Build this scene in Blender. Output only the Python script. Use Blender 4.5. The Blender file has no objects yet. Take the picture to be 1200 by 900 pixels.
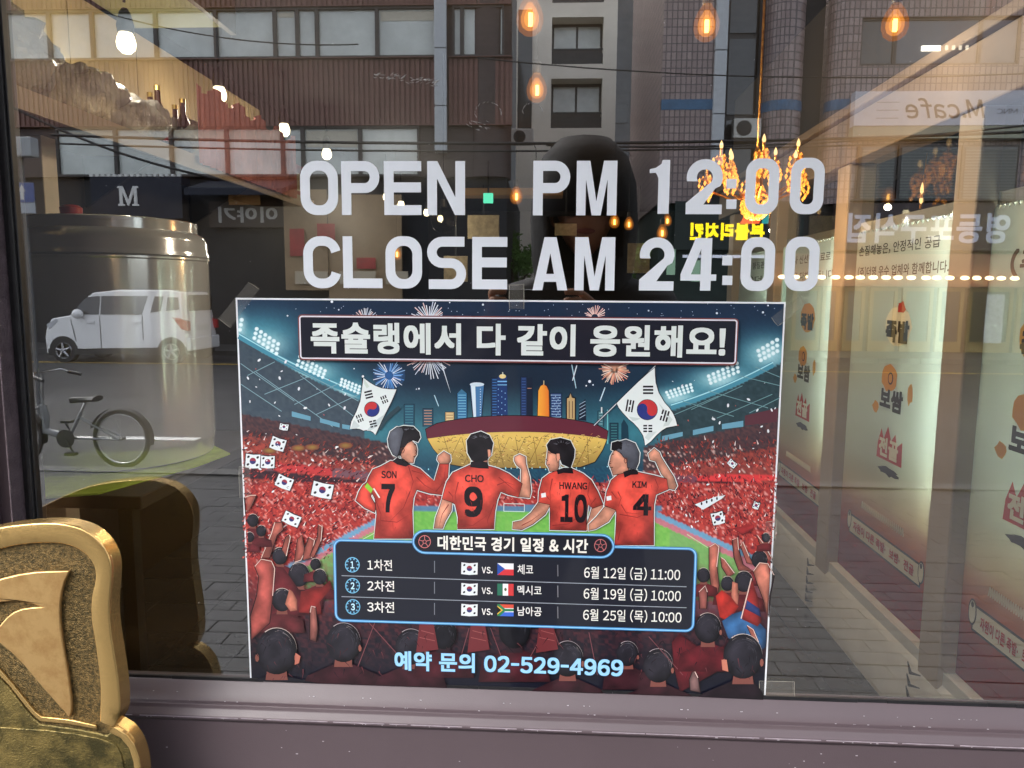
import bpy, math, random
from mathutils import Vector, Matrix
from mathutils.geometry import tessellate_polygon
R = math.radians
SC = bpy.context.scene
C = SC.collection
rnd = random.Random(7)

# ------------------------------------------------------------------ camera
CAMP = Vector((0.0, -0.8116, 1.52))
RW = Matrix(((0.9985836, -0.0135231, 0.0514581), (0.0527201, 0.1211698, -0.9912308), (0.0071694, 0.9925397, 0.1217111)))
FPX = 870.0
cd = bpy.data.cameras.new('camera'); cam = bpy.data.objects.new('camera', cd); C.objects.link(cam)
cam.matrix_world = Matrix.Translation(CAMP) @ RW.to_4x4()
cd.sensor_width = 36.0; cd.lens = FPX / 1200 * 36.0; cd.clip_start = 0.005; cd.clip_end = 400.0
SC.camera = cam

# ------------------------------------------------------------------ light
w = bpy.data.worlds.new('World'); SC.world = w; w.use_nodes = True
nt = w.node_tree; bg = nt.nodes['Background']
sky = nt.nodes.new('ShaderNodeTexSky'); sky.sky_type = 'NISHITA'; sky.sun_disc = False
sky.sun_elevation = R(48); sky.sun_rotation = R(228); sky.dust_density = 3.0; sky.air_density = 1.0
hs = nt.nodes.new('ShaderNodeHueSaturation'); hs.inputs['Saturation'].default_value = 0.32; nt.links.new(sky.outputs[0], hs.inputs['Color']); nt.links.new(hs.outputs[0], bg.inputs[0]); bg.inputs[1].default_value = 0.14
sd = bpy.data.lights.new('sun', 'SUN'); sd.energy = .3; sd.angle = R(20); sd.color = (1.0, 0.96, 0.9)
sun = bpy.data.objects.new('sun', sd); C.objects.link(sun)
az = R(228); el = R(48)
sdir = Vector((math.sin(az) * math.cos(el), math.cos(az) * math.cos(el), math.sin(el)))
sun.rotation_euler = sdir.to_track_quat('Z', 'Y').to_euler()
SC.view_settings.view_transform = 'Standard'; SC.view_settings.look = 'None'
SC.view_settings.exposure = 2.62; SC.view_settings.gamma = 1.0
SC.render.engine = 'CYCLES'
cy = SC.cycles
cy.max_bounces = 8; cy.transparent_max_bounces = 12; cy.glossy_bounces = 5; cy.diffuse_bounces = 3
cy.caustics_reflective = False; cy.caustics_refractive = False; cy.sample_clamp_indirect = 4.0
cy.use_denoising = True

# ------------------------------------------------------------------ helpers
def lin(c):
    return tuple((v / 255 / 12.92) if v / 255 <= 0.04045 else ((v / 255 + 0.055) / 1.055) ** 2.4 for v in c[:3])

def at(px, py, D):
    """point seen through photo position px, py at depth D metres (along the shop's depth axis)"""
    d = RW @ Vector(((px - 600) / FPX, -(py - 450) / FPX, -1.0))
    return CAMP + d * (D / d.y)

def out(px, py, D):
    """same, for a thing standing in the street whose mirror image is seen in the glass"""
    p = at(px, py, D); return Vector((p.x, -p.y, p.z))

def wl(o):
    v = Vector((0, 0, 0))
    while o is not None:
        v += o.location; o = o.parent
    return v

def tag(o, label=None, cat=None, group=None, kind=None):
    if label: o['label'] = label
    if cat: o['category'] = cat
    if group: o['group'] = group
    if kind: o['kind'] = kind
    return o

def thing(name, label, cat, loc=(0, 0, 0), group=None, rz=0.0):
    o = bpy.data.objects.new(name, None); C.objects.link(o); o.location = loc; o.rotation_euler = (0, 0, rz)
    o.empty_display_size = 0.05
    return tag(o, label, cat, group)

def dup(root, loc=None, label=None, rz=None, parent=None):
    c = root.copy(); C.objects.link(c)
    if loc is not None: c.location = loc
    if rz is not None: c.rotation_euler = (0, 0, rz)
    if label: c['label'] = label
    if parent is not None: c.parent = parent
    for ch in [x for x in bpy.data.objects if x.parent == root and x != c]:
        dup(ch, parent=c)
    return c

class MB:
    def __init__(s): s.v = []; s.f = []; s.m = []; s.c = None
    def face(s, idx, mi=0): s.f.append(tuple(idx)); s.m.append(mi)
    def poly(s, pts, mi=0):
        n = len(s.v); s.v += [tuple(p) for p in pts]; s.face(range(n, n + len(pts)), mi)
    def box(s, x0, x1, y0, y1, z0, z1, mi=0):
        if x0 > x1: x0, x1 = x1, x0
        if y0 > y1: y0, y1 = y1, y0
        if z0 > z1: z0, z1 = z1, z0
        n = len(s.v)
        s.v += [(x0, y0, z0), (x1, y0, z0), (x1, y1, z0), (x0, y1, z0), (x0, y0, z1), (x1, y0, z1), (x1, y1, z1), (x0, y1, z1)]
        for q in ((0, 3, 2, 1), (4, 5, 6, 7), (0, 1, 5, 4), (1, 2, 6, 5), (2, 3, 7, 6), (3, 0, 4, 7)): s.face([n + i for i in q], mi)
        return s
    def tube(s, pts, r, n=8, mi=0, cap=True):
        pts = [Vector(p) for p in pts]; rs = r if isinstance(r, (list, tuple)) else [r] * len(pts)
        base = len(s.v); prev = None
        for i, p in enumerate(pts):
            t = (pts[min(i + 1, len(pts) - 1)] - pts[max(i - 1, 0)])
            if t.length < 1e-9: t = Vector((0, 0, 1))
            t.normalize()
            if prev is None:
                a = Vector((0, 0, 1)) if abs(t.z) < 0.9 else Vector((1, 0, 0))
                u = t.cross(a).normalized()
            else:
                u = (prev - t * prev.dot(t))
                u = u.normalized() if u.length > 1e-6 else t.orthogonal().normalized()
            prev = u; vv = t.cross(u)
            for k in range(n):
                a = 2 * math.pi * k / n
                s.v.append(tuple(p + (u * math.cos(a) + vv * math.sin(a)) * rs[i]))
        for i in range(len(pts) - 1):
            for k in range(n):
                a = base + i * n + k; b = base + i * n + (k + 1) % n
                s.face((a, b, b + n, a + n), mi)
        if cap:
            s.face([base + k for k in range(n)][::-1], mi); e = base + (len(pts) - 1) * n
            s.face([e + k for k in range(n)], mi)
        return s
    def lathe(s, prof, c=(0, 0, 0), n=24, mi=0, axis='z'):
        base = len(s.v)
        for r, h in prof:
            for k in range(n):
                a = 2 * math.pi * k / n
                if axis == 'z': p = (c[0] + r * math.cos(a), c[1] + r * math.sin(a), c[2] + h)
                elif axis == 'y': p = (c[0] + r * math.cos(a), c[1] + h, c[2] + r * math.sin(a))
                else: p = (c[0] + h, c[1] + r * math.cos(a), c[2] + r * math.sin(a))
                s.v.append(p)
        for i in range(len(prof) - 1):
            for k in range(n):
                a = base + i * n + k; b = base + i * n + (k + 1) % n
                s.face((a, b, b + n, a + n), mi)
        for i, rev in ((0, True), (len(prof) - 1, False)):
            if prof[i][0] > 1e-5:
                q = [base + i * n + k for k in range(n)]
                s.face(q[::-1] if rev else q, mi)
        return s
    def prism(s, pts, d0, d1, plane='xz', mi=0):
        """closed outline extruded between two depths"""
        def P(a, b, d): return {'xz': (a, d, b), 'xy': (a, b, d), 'yz': (d, a, b)}[plane]
        n = len(pts); base = len(s.v)
        s.v += [P(a, b, d0) for a, b in pts] + [P(a, b, d1) for a, b in pts]
        tris = tessellate_polygon([[Vector((a, b, 0)) for a, b in pts]])
        for t in tris:
            s.face([base + i for i in t], mi); s.face([base + n + i for i in t][::-1], mi)
        for i in range(n):
            j = (i + 1) % n; s.face((base + i, base + j, base + n + j, base + n + i), mi)
        return s
    def build(s, name, mats, parent=None, smooth=False, bevel=0.0, seg=2, sub=0):
        me = bpy.data.meshes.new(name)
        off = wl(parent) if parent is not None else Vector((0, 0, 0))
        me.from_pydata([(a - off.x, b - off.y, c - off.z) for a, b, c in s.v], [], s.f)
        mats = mats if isinstance(mats, (list, tuple)) else [mats]
        for m in mats: me.materials.append(m)
        if len(mats) > 1: me.polygons.foreach_set('material_index', s.m)
        import bmesh
        bm = bmesh.new(); bm.from_mesh(me); bmesh.ops.recalc_face_normals(bm, faces=bm.faces); bm.to_mesh(me); bm.free()
        if smooth:
            me.polygons.foreach_set('use_smooth', [True] * len(me.polygons))
            if smooth != 'all': me.set_sharp_from_angle(angle=R(38))
        me.update()
        o = bpy.data.objects.new(name, me); C.objects.link(o)
        if parent is not None: o.parent = parent
        if sub:
            md = o.modifiers.new('sub', 'SUBSURF'); md.levels = sub; md.render_levels = sub
        if bevel:
            md = o.modifiers.new('bevel', 'BEVEL'); md.width = bevel; md.segments = seg; md.limit_method = 'ANGLE'; md.angle_limit = R(35)
        return o

def ball(c, r, n=12, m=8):
    mb = MB(); rr = r if isinstance(r, (tuple, list)) else (r, r, r)
    prof = [(math.sin(math.pi * i / m), -math.cos(math.pi * i / m)) for i in range(m + 1)]
    mb.lathe([(max(a, 1e-6), b) for a, b in prof], n=n)
    mb.v = [(c[0] + x * rr[0], c[1] + y * rr[1], c[2] + z * rr[2]) for x, y, z in mb.v]
    return mb

# text as mesh data: 2D points and faces fitted to a unit box, set glyph by glyph
_gc = {}; _tc = {}
def _one(ch):
    if ch in _gc: return _gc[ch]
    q = chr(ord(ch) + 0xFEE0) if 33 <= ord(ch) <= 126 else ch
    cu = bpy.data.curves.new('t', 'FONT'); cu.body = q; cu.size = 1; cu.resolution_u = 4
    o = bpy.data.objects.new('t', cu); C.objects.link(o)
    me = bpy.data.meshes.new_from_object(o.evaluated_get(bpy.context.evaluated_depsgraph_get()))
    v = [(p.co.x, p.co.y) for p in me.vertices]; f = [tuple(p.vertices) for p in me.polygons]
    bpy.data.objects.remove(o); bpy.data.curves.remove(cu); bpy.data.meshes.remove(me)
    x0 = min(a for a, b in v); x1 = max(a for a, b in v)
    if 33 <= ord(ch) <= 126: v = [(a - x0 + .05, b) for a, b in v]; adv = x1 - x0 + .10
    else: adv = .93
    if ch == '-': v = [(.05 + (a - .05) * .45, b) for a, b in v]; adv = .10 + (x1 - x0) * .45
    if ch in '1': adv += .03
    _gc[ch] = (v, f, adv); return _gc[ch]
def glyphs(s, bold=0.0):
    k = (s, bold)
    if k in _tc: return _tc[k]
    V = []; F = []; x = 0.0
    offs = [(0, 0)] if bold <= 0 else [(bold * a, bold * c) for a, c in ((-1, -1), (-1, 1), (1, -1), (1, 1), (-1, 0), (1, 0), (0, 1), (0, -1))]
    for ch in s:
        if ch == ' ': x += .30; continue
        v, f, adv = _one(ch)
        for ki, (dx, dy) in enumerate(offs):
            n = len(V); V += [(a + x + dx, b + dy, ki) for a, b in v]; F += [tuple(n + i for i in q) for q in f]
        x += adv + bold * .6
    x0 = min(a[0] for a in V); x1 = max(a[0] for a in V); y0 = min(a[1] for a in V); y1 = max(a[1] for a in V)
    V = [((a - x0) / (x1 - x0), (b - y0) / (y1 - y0), k_) for a, b, k_ in V]
    _tc[k] = (V, F); return _tc[k]

def sign_text(name, s, start, xdir, width, height, mat, parent, bold=0.02, n=(0, 1, 0), gap=0.0008):
    """lettering lying on a board: start is its lower left corner as read, n the way it faces"""
    v, f = glyphs(s, bold); mb = MB(); start = Vector(start); xdir = Vector(xdir).normalized(); n = Vector(n)
    mb.v = [tuple(start + xdir * a * width + Vector((0, 0, b * height)) + n * (gap * k)) for a, b, k in v]
    mb.f = list(f); mb.m = [0] * len(f)
    return mb.build(name, mat, parent)

# ------------------------------------------------------------------ materials
def mat(name, col, rough=0.6, metal=0.0, spec=0.5, noise=0.0, nscale=8.0, bump=0.0, bscale=60.0, coat=0.0, emit=None, estr=0.0, trans=0.0, col2=None, alpha=1.0):
    m = bpy.data.materials.new(name); m.use_nodes = True; t = m.node_tree; b = t.nodes['Principled BSDF']
    b.inputs['Base Color'].default_value = (*col, 1); b.inputs['Roughness'].default_value = rough
    b.inputs['Metallic'].default_value = metal; b.inputs['Specular IOR Level'].default_value = spec
    b.inputs['Coat Weight'].default_value = coat; b.inputs['Coat Roughness'].default_value = 0.05
    b.inputs['Transmission Weight'].default_value = trans; b.inputs['Alpha'].default_value = alpha
    if emit: b.inputs['Emission Color'].default_value = (*emit, 1); b.inputs['Emission Strength'].default_value = estr
    if noise or bump:
        tc = t.nodes.new('ShaderNodeTexCoord')
    if noise:
        nz = t.nodes.new('ShaderNodeTexNoise'); nz.inputs['Scale'].default_value = nscale; nz.inputs['Detail'].default_value = 6
        nz.inputs['Roughness'].default_value = 0.65
        t.links.new(tc.outputs['Object'], nz.inputs['Vector'])
        rp = t.nodes.new('ShaderNodeValToRGB'); t.links.new(nz.outputs['Fac'], rp.inputs['Fac'])
        c2 = col2 or tuple(min(1, c * (1 + noise)) for c in col)
        c1 = col if col2 else tuple(c * (1 - noise) for c in col)
        rp.color_ramp.elements[0].position = 0.32; rp.color_ramp.elements[1].position = 0.68
        rp.color_ramp.elements[0].color = (*c1, 1); rp.color_ramp.elements[1].color = (*c2, 1)
        t.links.new(rp.outputs['Color'], b.inputs['Base Color'])
    if bump:
        n2 = t.nodes.new('ShaderNodeTexNoise'); n2.inputs['Scale'].default_value = bscale; n2.inputs['Detail'].default_value = 8
        t.links.new(tc.outputs['Object'], n2.inputs['Vector'])
        bp = t.nodes.new('ShaderNodeBump'); bp.inputs['Strength'].default_value = bump; bp.inputs['Distance'].default_value = 0.01
        t.links.new(n2.outputs['Fac'], bp.inputs['Height']); t.links.new(bp.outputs['Normal'], b.inputs['Normal'])
    return m

def glass_mat(name, ior, tint):
    """thin clear glass: Schlick reflectance, the same seen from either side"""
    m = bpy.data.materials.new(name); m.use_nodes = True; t = m.node_tree; t.nodes.clear()
    o = t.nodes.new('ShaderNodeOutputMaterial'); mx = t.nodes.new('ShaderNodeMixShader'); ge = t.nodes.new('ShaderNodeNewGeometry')
    tr = t.nodes.new('ShaderNodeBsdfTransparent'); gl = t.nodes.new('ShaderNodeBsdfGlossy')
    r0 = ((ior - 1) / (ior + 1)) ** 2
    def M(op, a, b=None):
        q = t.nodes.new('ShaderNodeMath'); q.operation = op
        for k, v in enumerate((a, b)):
            if v is None: continue
            if isinstance(v, (int, float)): q.inputs[k].default_value = v
            else: t.links.new(v, q.inputs[k])
        return q.outputs[0]
    dt = t.nodes.new('ShaderNodeVectorMath'); dt.operation = 'DOT_PRODUCT'; t.links.new(ge.outputs['Normal'], dt.inputs[0]); t.links.new(ge.outputs['Incoming'], dt.inputs[1])
    c = M('ABSOLUTE', dt.outputs['Value']); f = M('ADD', M('MULTIPLY', M('POWER', M('SUBTRACT', 1.0, c), 5.0), 1 - r0), r0)
    tr.inputs['Color'].default_value = (*tint, 1)
    gl.inputs['Roughness'].default_value = 0.0; gl.inputs['Color'].default_value = (0.97, 0.98, 1, 1)
    t.links.new(f, mx.inputs[0]); t.links.new(tr.outputs[0], mx.inputs[1]); t.links.new(gl.outputs[0], mx.inputs[2])
    t.links.new(mx.outputs[0], o.inputs[0]); return m

def clear_mat(name, col):
    m = bpy.data.materials.new(name); m.use_nodes = True; t = m.node_tree; t.nodes.clear()
    o = t.nodes.new('ShaderNodeOutputMaterial'); tr = t.nodes.new('ShaderNodeBsdfTransparent'); tr.inputs['Color'].default_value = (*col, 1)
    t.links.new(tr.outputs[0], o.inputs[0]); return m

def emis(name, col, s):
    m = bpy.data.materials.new(name); m.use_nodes = True; t = m.node_tree; t.nodes.clear()
    o = t.nodes.new('ShaderNodeOutputMaterial'); e = t.nodes.new('ShaderNodeEmission'); e.inputs[0].default_value = (*col, 1); e.inputs[1].default_value = s
    t.links.new(e.outputs[0], o.inputs[0]); return m
# ================================================================== STOREFRONT
GX0, GX1, GZ0, GZ1 = -0.596, 2.35, 1.0635, 2.72
M_frame = mat('aubergine_paint', lin((86, 74, 78)), 0.42, noise=0.06, nscale=5, bump=0.06, bscale=900)
M_frame2 = mat('aubergine_paint_worn', lin((98, 85, 90)), 0.45, noise=0.35, nscale=70, bump=0.3, bscale=420)
M_gask = mat('black_rubber', (0.012, 0.012, 0.014), 0.5, noise=0.4, nscale=90)
M_facade = mat('dark_facade_panel', lin((70, 58, 62)), 0.5, noise=0.2, nscale=3, bump=0.2)
M_glass = glass_mat('coated_glass', 3.0, (0.97, 0.985, 0.975))
M_clear = clear_mat('clear_edge', (0.985, 0.99, 0.985))

shop = thing('shop_window', 'large fixed shop window in a dark aubergine metal frame carrying the opening hours', 'window', (0.0, 0.0, 0.0))
g = MB(); g.box(GX0 - 0.004, GX1, 0.0, 0.008, GZ0 - 0.004, GZ1, 1)
g.m[2] = 0
pane = g.build('glass_pane', [M_glass, M_clear], shop)

# sill: rounded bevel, raised bead, flat kick panel below (profile in y,z swept along x)
def zs(py, D): return at(640, py, D).z
prof = [(0.012, GZ0 - 0.03), (0.012, GZ0 + 0.0005), (-0.0015, GZ0 + 0.0005), (-0.004, GZ0 - 0.0015),
        (-0.010, zs(826, .8016)), (-0.017, zs(836, .7946)), (-0.0235, zs(840, .7881)), (-0.0245, zs(845, .7871)), (-0.0300, zs(853, .7816)), (-0.0312, zs(855.5, .7804)),
        (-0.0312, zs(858, .7804)), (-0.0275, zs(860, .7841)), (-0.0275, 0.78), (0.012, 0.78)]
s = MB(); n = len(prof); xs = [-0.66 + i * 0.1 for i in range(31)]
for x in xs: s.v += [(x, y, z) for y, z in prof]
for i in range(len(xs) - 1):
    for k in range(n):
        a = i * n + k; b = i * n + (k + 1) % n; s.face((a, b, b + n, a + n))
s.face(range(n)); s.face([(len(xs) - 1) * n + k for k in range(n)])
sill = s.build('sill', M_frame, shop, smooth=True, bevel=0.0006, seg=1)
# pale broken strip along the bead, painting in the lip's highlight
M_fr_n = M_frame.node_tree
M_lip_hl = mat('lip_highlight_paint', lin((168, 156, 164)), .45, noise=.35, nscale=60)
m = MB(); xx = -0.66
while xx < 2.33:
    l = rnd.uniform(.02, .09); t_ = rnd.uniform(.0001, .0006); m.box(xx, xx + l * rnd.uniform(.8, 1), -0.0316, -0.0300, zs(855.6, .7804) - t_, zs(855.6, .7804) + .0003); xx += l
tag(m.build('lip_highlight', M_lip_hl, sill), kind='stuff')
# paint chips and specks on the sill
M_chip = mat('bare_chip', lin((190, 184, 190)), 0.5)
ch = MB()
for i in range(90):
    px = rnd.uniform(150, 1195); t = rnd.random()
    y0, z0 = (-0.0312, zs(857, .7804)) if t < .25 else random.Random(i).choice([(-0.0105, zs(826, .8016) + .0006), (-0.0175, zs(836, .7946) + .0006), (-0.0285, 1.02 - rnd.random() * 0.03)])
    x = at(px, 850, .785).x; r = rnd.uniform(0.0002, 0.0006)
    ch.box(x - r * rnd.uniform(1, 4), x + r, y0 - 0.0004, y0, z0 - r * .6, z0 + r * .6)
tag(ch.build('paint_chip', M_chip, sill), kind='stuff')
gk = MB()
k = 0
xx = -0.6
while xx < GX1:
    l = rnd.uniform(.03, .12); gk.box(xx, xx + l - 0.0005, -0.0022 - rnd.random() * 0.0006, 0.0, GZ0 - 0.001, GZ0 + 0.0028 + rnd.random() * 0.0012); xx += l
gk.build('gasket', M_gask, shop)
# left jamb : strips receding in steps
def XJ(px, py, D): return at(px, py, D).x
j = MB(); j.box(-0.6075, GX0 + 0.0035, -0.004, 0.012, GZ0 - .02, GZ1); j.box(-0.600, GX0 + 0.0012, -0.0075, -0.004, GZ0 - .02, GZ1)
j.build('gasket', M_gask, shop, bevel=0.0008)
jl, jr = XJ(12.5, 600, .7866), -0.6070
j = MB(); j.box(jl, jr, -0.025, 0.012, GZ0 - .28, GZ1); j.build('jamb', M_frame2, shop, bevel=0.0025)
j = MB(); j.box(jl - 0.022, jl - 0.0004, -0.010, 0.012, GZ0 - .28, GZ1); j.build('jamb_rebate', M_frame, shop)
j = MB(); j.box(jl - 0.10, jl - 0.0224, -0.030, 0.012, GZ0 - .28, GZ1 + .1); j.build('jamb', M_frame2, shop, bevel=0.003)
j = MB(); j.box(-0.72, GX1 + .06, -0.028, 0.012, GZ1 + 0.0004, GZ1 + 0.09); j.build('head_rail', M_frame, shop, bevel=0.003)
j = MB(); j.box(GX1 + 0.0004, GX1 + 0.06, -0.028, 0.012, 0.78, GZ1); j.build('jamb', M_frame, shop, bevel=0.003)
j = MB()
for a, b in ((-0.72, 0.1), (0.104, 1.2), (1.204, 2.41)): j.box(a, b, -0.0262, 0.012, 0.02, 0.7796)
j.build('kick_panel', M_frame, shop, bevel=0.003)
# white scuff marks and dust on the glass
M_scuff = mat('scuff', lin((205, 205, 205)), 0.8, spec=0.1)
sc_ = MB()
def scuff(px, py, l, a, wd, ):
    p = at(px, py, .8106); q = at(px + l * math.cos(a), py + l * math.sin(a), .8106)
    sc_.tube([p, (p + q) / 2, q], [wd * .3, wd, wd * .2], 4)
for i in range(70):
    u = rnd.random() ** 1.3
    scuff(436 + 74 * (1 - u) + rnd.uniform(-2, 2), 88 + 9 * (1 - u) + rnd.uniform(-3, 3), rnd.uniform(2, 7), rnd.uniform(-.9, .5), 0.00018)
for i in range(18): scuff(rnd.uniform(545, 572), rnd.uniform(141, 152), rnd.uniform(2, 7), rnd.uniform(0.1, .9), 0.00016)
for cx, cy_, r_ in ((572, 132, 15), (624, 130, 11)):
    for i in range(22):
        a = rnd.uniform(2.6, 6.4); scuff(cx + r_ * math.cos(a), cy_ + r_ * .8 * math.sin(a), rnd.uniform(2, 5), a + 1.4, 0.00013)
for i in range(90): scuff(rnd.uniform(60, 1190), rnd.uniform(5, 780), rnd.uniform(.6, 1.8), rnd.uniform(0, 6), rnd.uniform(.0001, .00025))
tag(sc_.build('scuff', M_scuff, pane), kind='stuff')

# facade round the window, so the room behind is closed
M_wall = mat('render_wall', lin((120, 112, 108)), 0.8, noise=0.2, bump=0.3)
fw = MB(); fw.box(-3.2, -0.7204, -0.01, 0.14, 0.0, 3.2); tag(fw.build('shop_front_wall', M_facade), kind='structure')
fw = MB(); fw.box(2.412, 4.6, -0.01, 0.14, 0.0, 3.2); tag(fw.build('shop_front_wall', M_facade), kind='structure')
fw = MB(); fw.box(-3.2, 4.6, -0.02, 0.2, 3.2005, 12.0); tag(fw.build('upper_front_wall', M_wall), kind='structure')
fw = MB(); fw.box(-0.7200, 2.4116, -0.005, 0.14, 2.8145, 3.2); tag(fw.build('shop_front_wall', M_facade), kind='structure')

# canvas canopy added out of view to shade the window from the sky
M_can = mat('canopy_canvas', lin((92, 40, 44)), .8, noise=.1); M_cfr = mat('canopy_frame', (.05, .05, .05), .4)
cn = thing('added_shade_canopy', 'unseen dark red canvas canopy added to shade the shop window', 'canopy', (.9, -.03, 2.9))
m = MB(); m.prism([(-.022, 3.18), (-.022, 3.165), (-1.12, 2.80), (-1.12, 2.815)], -1.6, 3.6, 'yz'); m.build('canvas', M_can, cn)
m = MB(); m.box(-1.6, 3.6, -1.1255, -1.1205, 2.66, 2.814); m.build('valance', M_can, cn)
for x in (-1.58, 1.0, 3.58):
    m = MB(); m.tube([(x, -.024, 2.80), (x, -1.11, 2.795)], .012, 8); m.tube([(x, -.024, 3.15), (x, -1.11, 2.80)], .012, 8); m.build('support_arm', M_cfr, cn, smooth=True)

# ================================================================== VINYL OPENING HOURS
M_vin = mat('white_vinyl', lin((224, 229, 236)), 0.38, noise=0.02, nscale=30)
def outline_mesh(name, loops, mat_, parent, y0, thick):
    """flat letter from closed loops (holes included) given in the window plane"""
    cu = bpy.data.curves.new(name, 'CURVE'); cu.dimensions = '2D'; cu.fill_mode = 'BOTH'; cu.extrude = thick / 2
    for lp in loops:
        sp = cu.splines.new('POLY'); sp.points.add(len(lp) - 1); sp.use_cyclic_u = True
        for i, (a, b) in enumerate(lp): sp.points[i].co = (a, b, 0, 1)
    o = bpy.data.objects.new('t', cu); C.objects.link(o)
    me = bpy.data.meshes.new_from_object(o.evaluated_get(bpy.context.evaluated_depsgraph_get()))
    bpy.data.objects.remove(o); bpy.data.curves.remove(cu)
    off = wl(parent)
    for v in me.vertices: v.co = Vector((v.co.x - off.x, y0 - v.co.z - off.y, v.co.y - off.z))
    me.materials.clear(); me.materials.append(mat_); me.name = name
    import bmesh
    bm = bmesh.new(); bm.from_mesh(me); bmesh.ops.remove_doubles(bm, verts=bm.verts, dist=1e-6); bmesh.ops.recalc_face_normals(bm, faces=bm.faces); bm.to_mesh(me); bm.free()
    ob = bpy.data.objects.new(name, me); C.objects.link(ob); ob.parent = parent; return ob

def arc(cx, cy_, rx, ry, a0, a1, n=9):
    return [(cx + rx * math.cos(R(a0 + (a1 - a0) * i / n)), cy_ + ry * math.sin(R(a0 + (a1 - a0) * i / n))) for i in range(n + 1)]
def rrect(x0, y0, x1, y1, r, ry=None, n=6):
    ry = ry or r
    return arc(x1 - r, y1 - ry, r, ry, 0, 90, n) + arc(x0 + r, y1 - ry, r, ry, 90, 180, n) + arc(x0 + r, y0 + ry, r, ry, 180, 270, n) + arc(x1 - r, y0 + ry, r, ry, 270, 360, n)
def glyph(ch, w_, h, t):
    """outline loops of a bold condensed grotesque letter, origin bottom left"""
    if ch in 'O0':
        r = w_ * (.42 if ch == 'O' else .40); ri = max(r - t * .8, t * .35)
        return [rrect(0, 0, w_, h, r, r * 1.05, 8), rrect(t, t * .98, w_ - t, h - t * .98, ri, ri * 1.1, 7)]
    if ch == 'P':
        bh = h * .59; r = bh / 2
        return [[(0, 0), (t, 0), (t, h - bh)] + arc(w_ - r * .95, h - r, r * .95, r, -90, 90, 14) + [(0, h)],
                [(t, h - bh + t)] + arc(w_ - r * .95, h - r, r * .95 - t, r - t, -90, 90, 12) + [(t, h - t)]]
    if ch == 'E':
        m = h * .5
        return [[(0, 0), (w_, 0), (w_, t), (t, t), (t, m - t * .42), (w_ * .99, m - t * .42), (w_ * .99, m + t * .58), (t, m + t * .58), (t, h - t), (w_, h - t), (w_, h), (0, h)]]
    if ch == 'N':
        return [[(0, 0), (t, 0), (t, h * .68), (w_ - t * 1.04, 0), (w_, 0), (w_, h), (w_ - t, h), (w_ - t, h * .33), (t * 1.05, h), (0, h)]]
    if ch == 'L': return [[(0, 0), (w_, 0), (w_, t), (t, t), (t, h), (0, h)]]
    if ch == 'M':
        return [[(0, 0), (t * .95, 0), (t * .95, h * .66), (w_ * .5 - t * .46, 0), (w_ * .5 + t * .46, 0), (w_ - t * .95, h * .66), (w_ - t * .95, 0), (w_, 0), (w_, h), (w_ - t * 1.35, h), (w_ * .5, h * .26), (t * 1.35, h), (0, h)]]
    if ch == 'A':
        c = w_ / 2; q = t * .62
        def xe(z): return c * z / h * .72
        return [[(0, 0), (t * 1.02, 0), (xe(h * .16) + t * .96, h * .16), (w_ - xe(h * .16) - t * .96, h * .16), (w_ - t * 1.02, 0), (w_, 0), (c + q, h), (c - q, h)],
                [(xe(h * .31) + t * 1.0, h * .31), (w_ - xe(h * .31) - t * 1.0, h * .31), (c, h * .70)]]
    if ch == 'C':
        r = w_ * .46; ro = r; ri = r - t
        o = arc(w_ - ro, h - ro, ro, ro, 12, 90, 7) + arc(ro, h - ro, ro, ro, 90, 180) + arc(ro, ro, ro, ro, 180, 270) + arc(w_ - ro, ro, ro, ro, 270, 348, 7)
        i_ = arc(w_ - ro, ro, ri, ri, 348, 270, 6) + arc(ro, ro, ri, ri, 270, 180, 6) + arc(ro, h - ro, ri, ri, 180, 90, 6) + arc(w_ - ro, h - ro, ri, ri, 90, 12, 6)
        i_[0] = (w_ - t, i_[0][1] + t * .1); i_[-1] = (w_ - t, i_[-1][1] - t * .1)
        return [o + i_]
    if ch == 'S':
        m = h * .5; ru = (h - m + t / 2) / 2; rl = (m + t / 2) / 2
        return [[(w_ * .96, h), ] + arc(ru, h - ru, ru, ru, 90, 270, 12) + arc(w_ - rl, rl, rl - t, rl - t, 90, -90, 10) + [(w_ * .04, t), (w_ * .04, 0)] +
                arc(w_ - rl, rl, rl, rl, -90, 90, 12) + arc(ru, h - ru, ru - t, ru - t, 270, 90, 10) + [(w_ * .96, h - t)]]
    if ch == '1':
        return [[(w_ - t * 1.12, 0), (w_, 0), (w_, h)] + [(w_ - t * .75, h), (w_ * .58, h * .93), (w_ * .30, h * .855), (0, h * .83), (0, h * .755), (w_ * .3, h * .765), (w_ - t * 1.25, h * .72), (w_ - t * 1.12, h * .66)]]
    if ch == '2':
        r = w_ / 2 * .97
        return [[(0, 0), (w_, 0), (w_, t * .95), (t * 1.75, t * .95), (w_ * .80, h * .47)] + arc(w_ - r, h - r * 1.02, r, r * 1.02, -28, 90, 10) + arc(r, h - r * 1.02, r, r * 1.02, 90, 192, 9) +
                [(t * 1.12, h - r * 1.24)] + arc(r, h - r * 1.02, r - t, r * 1.02 - t, 185, 90, 7) + arc(w_ - r, h - r * 1.02, r - t, r * 1.02 - t, 90, -32, 8) + [(0, t * 1.1)]]
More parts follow.
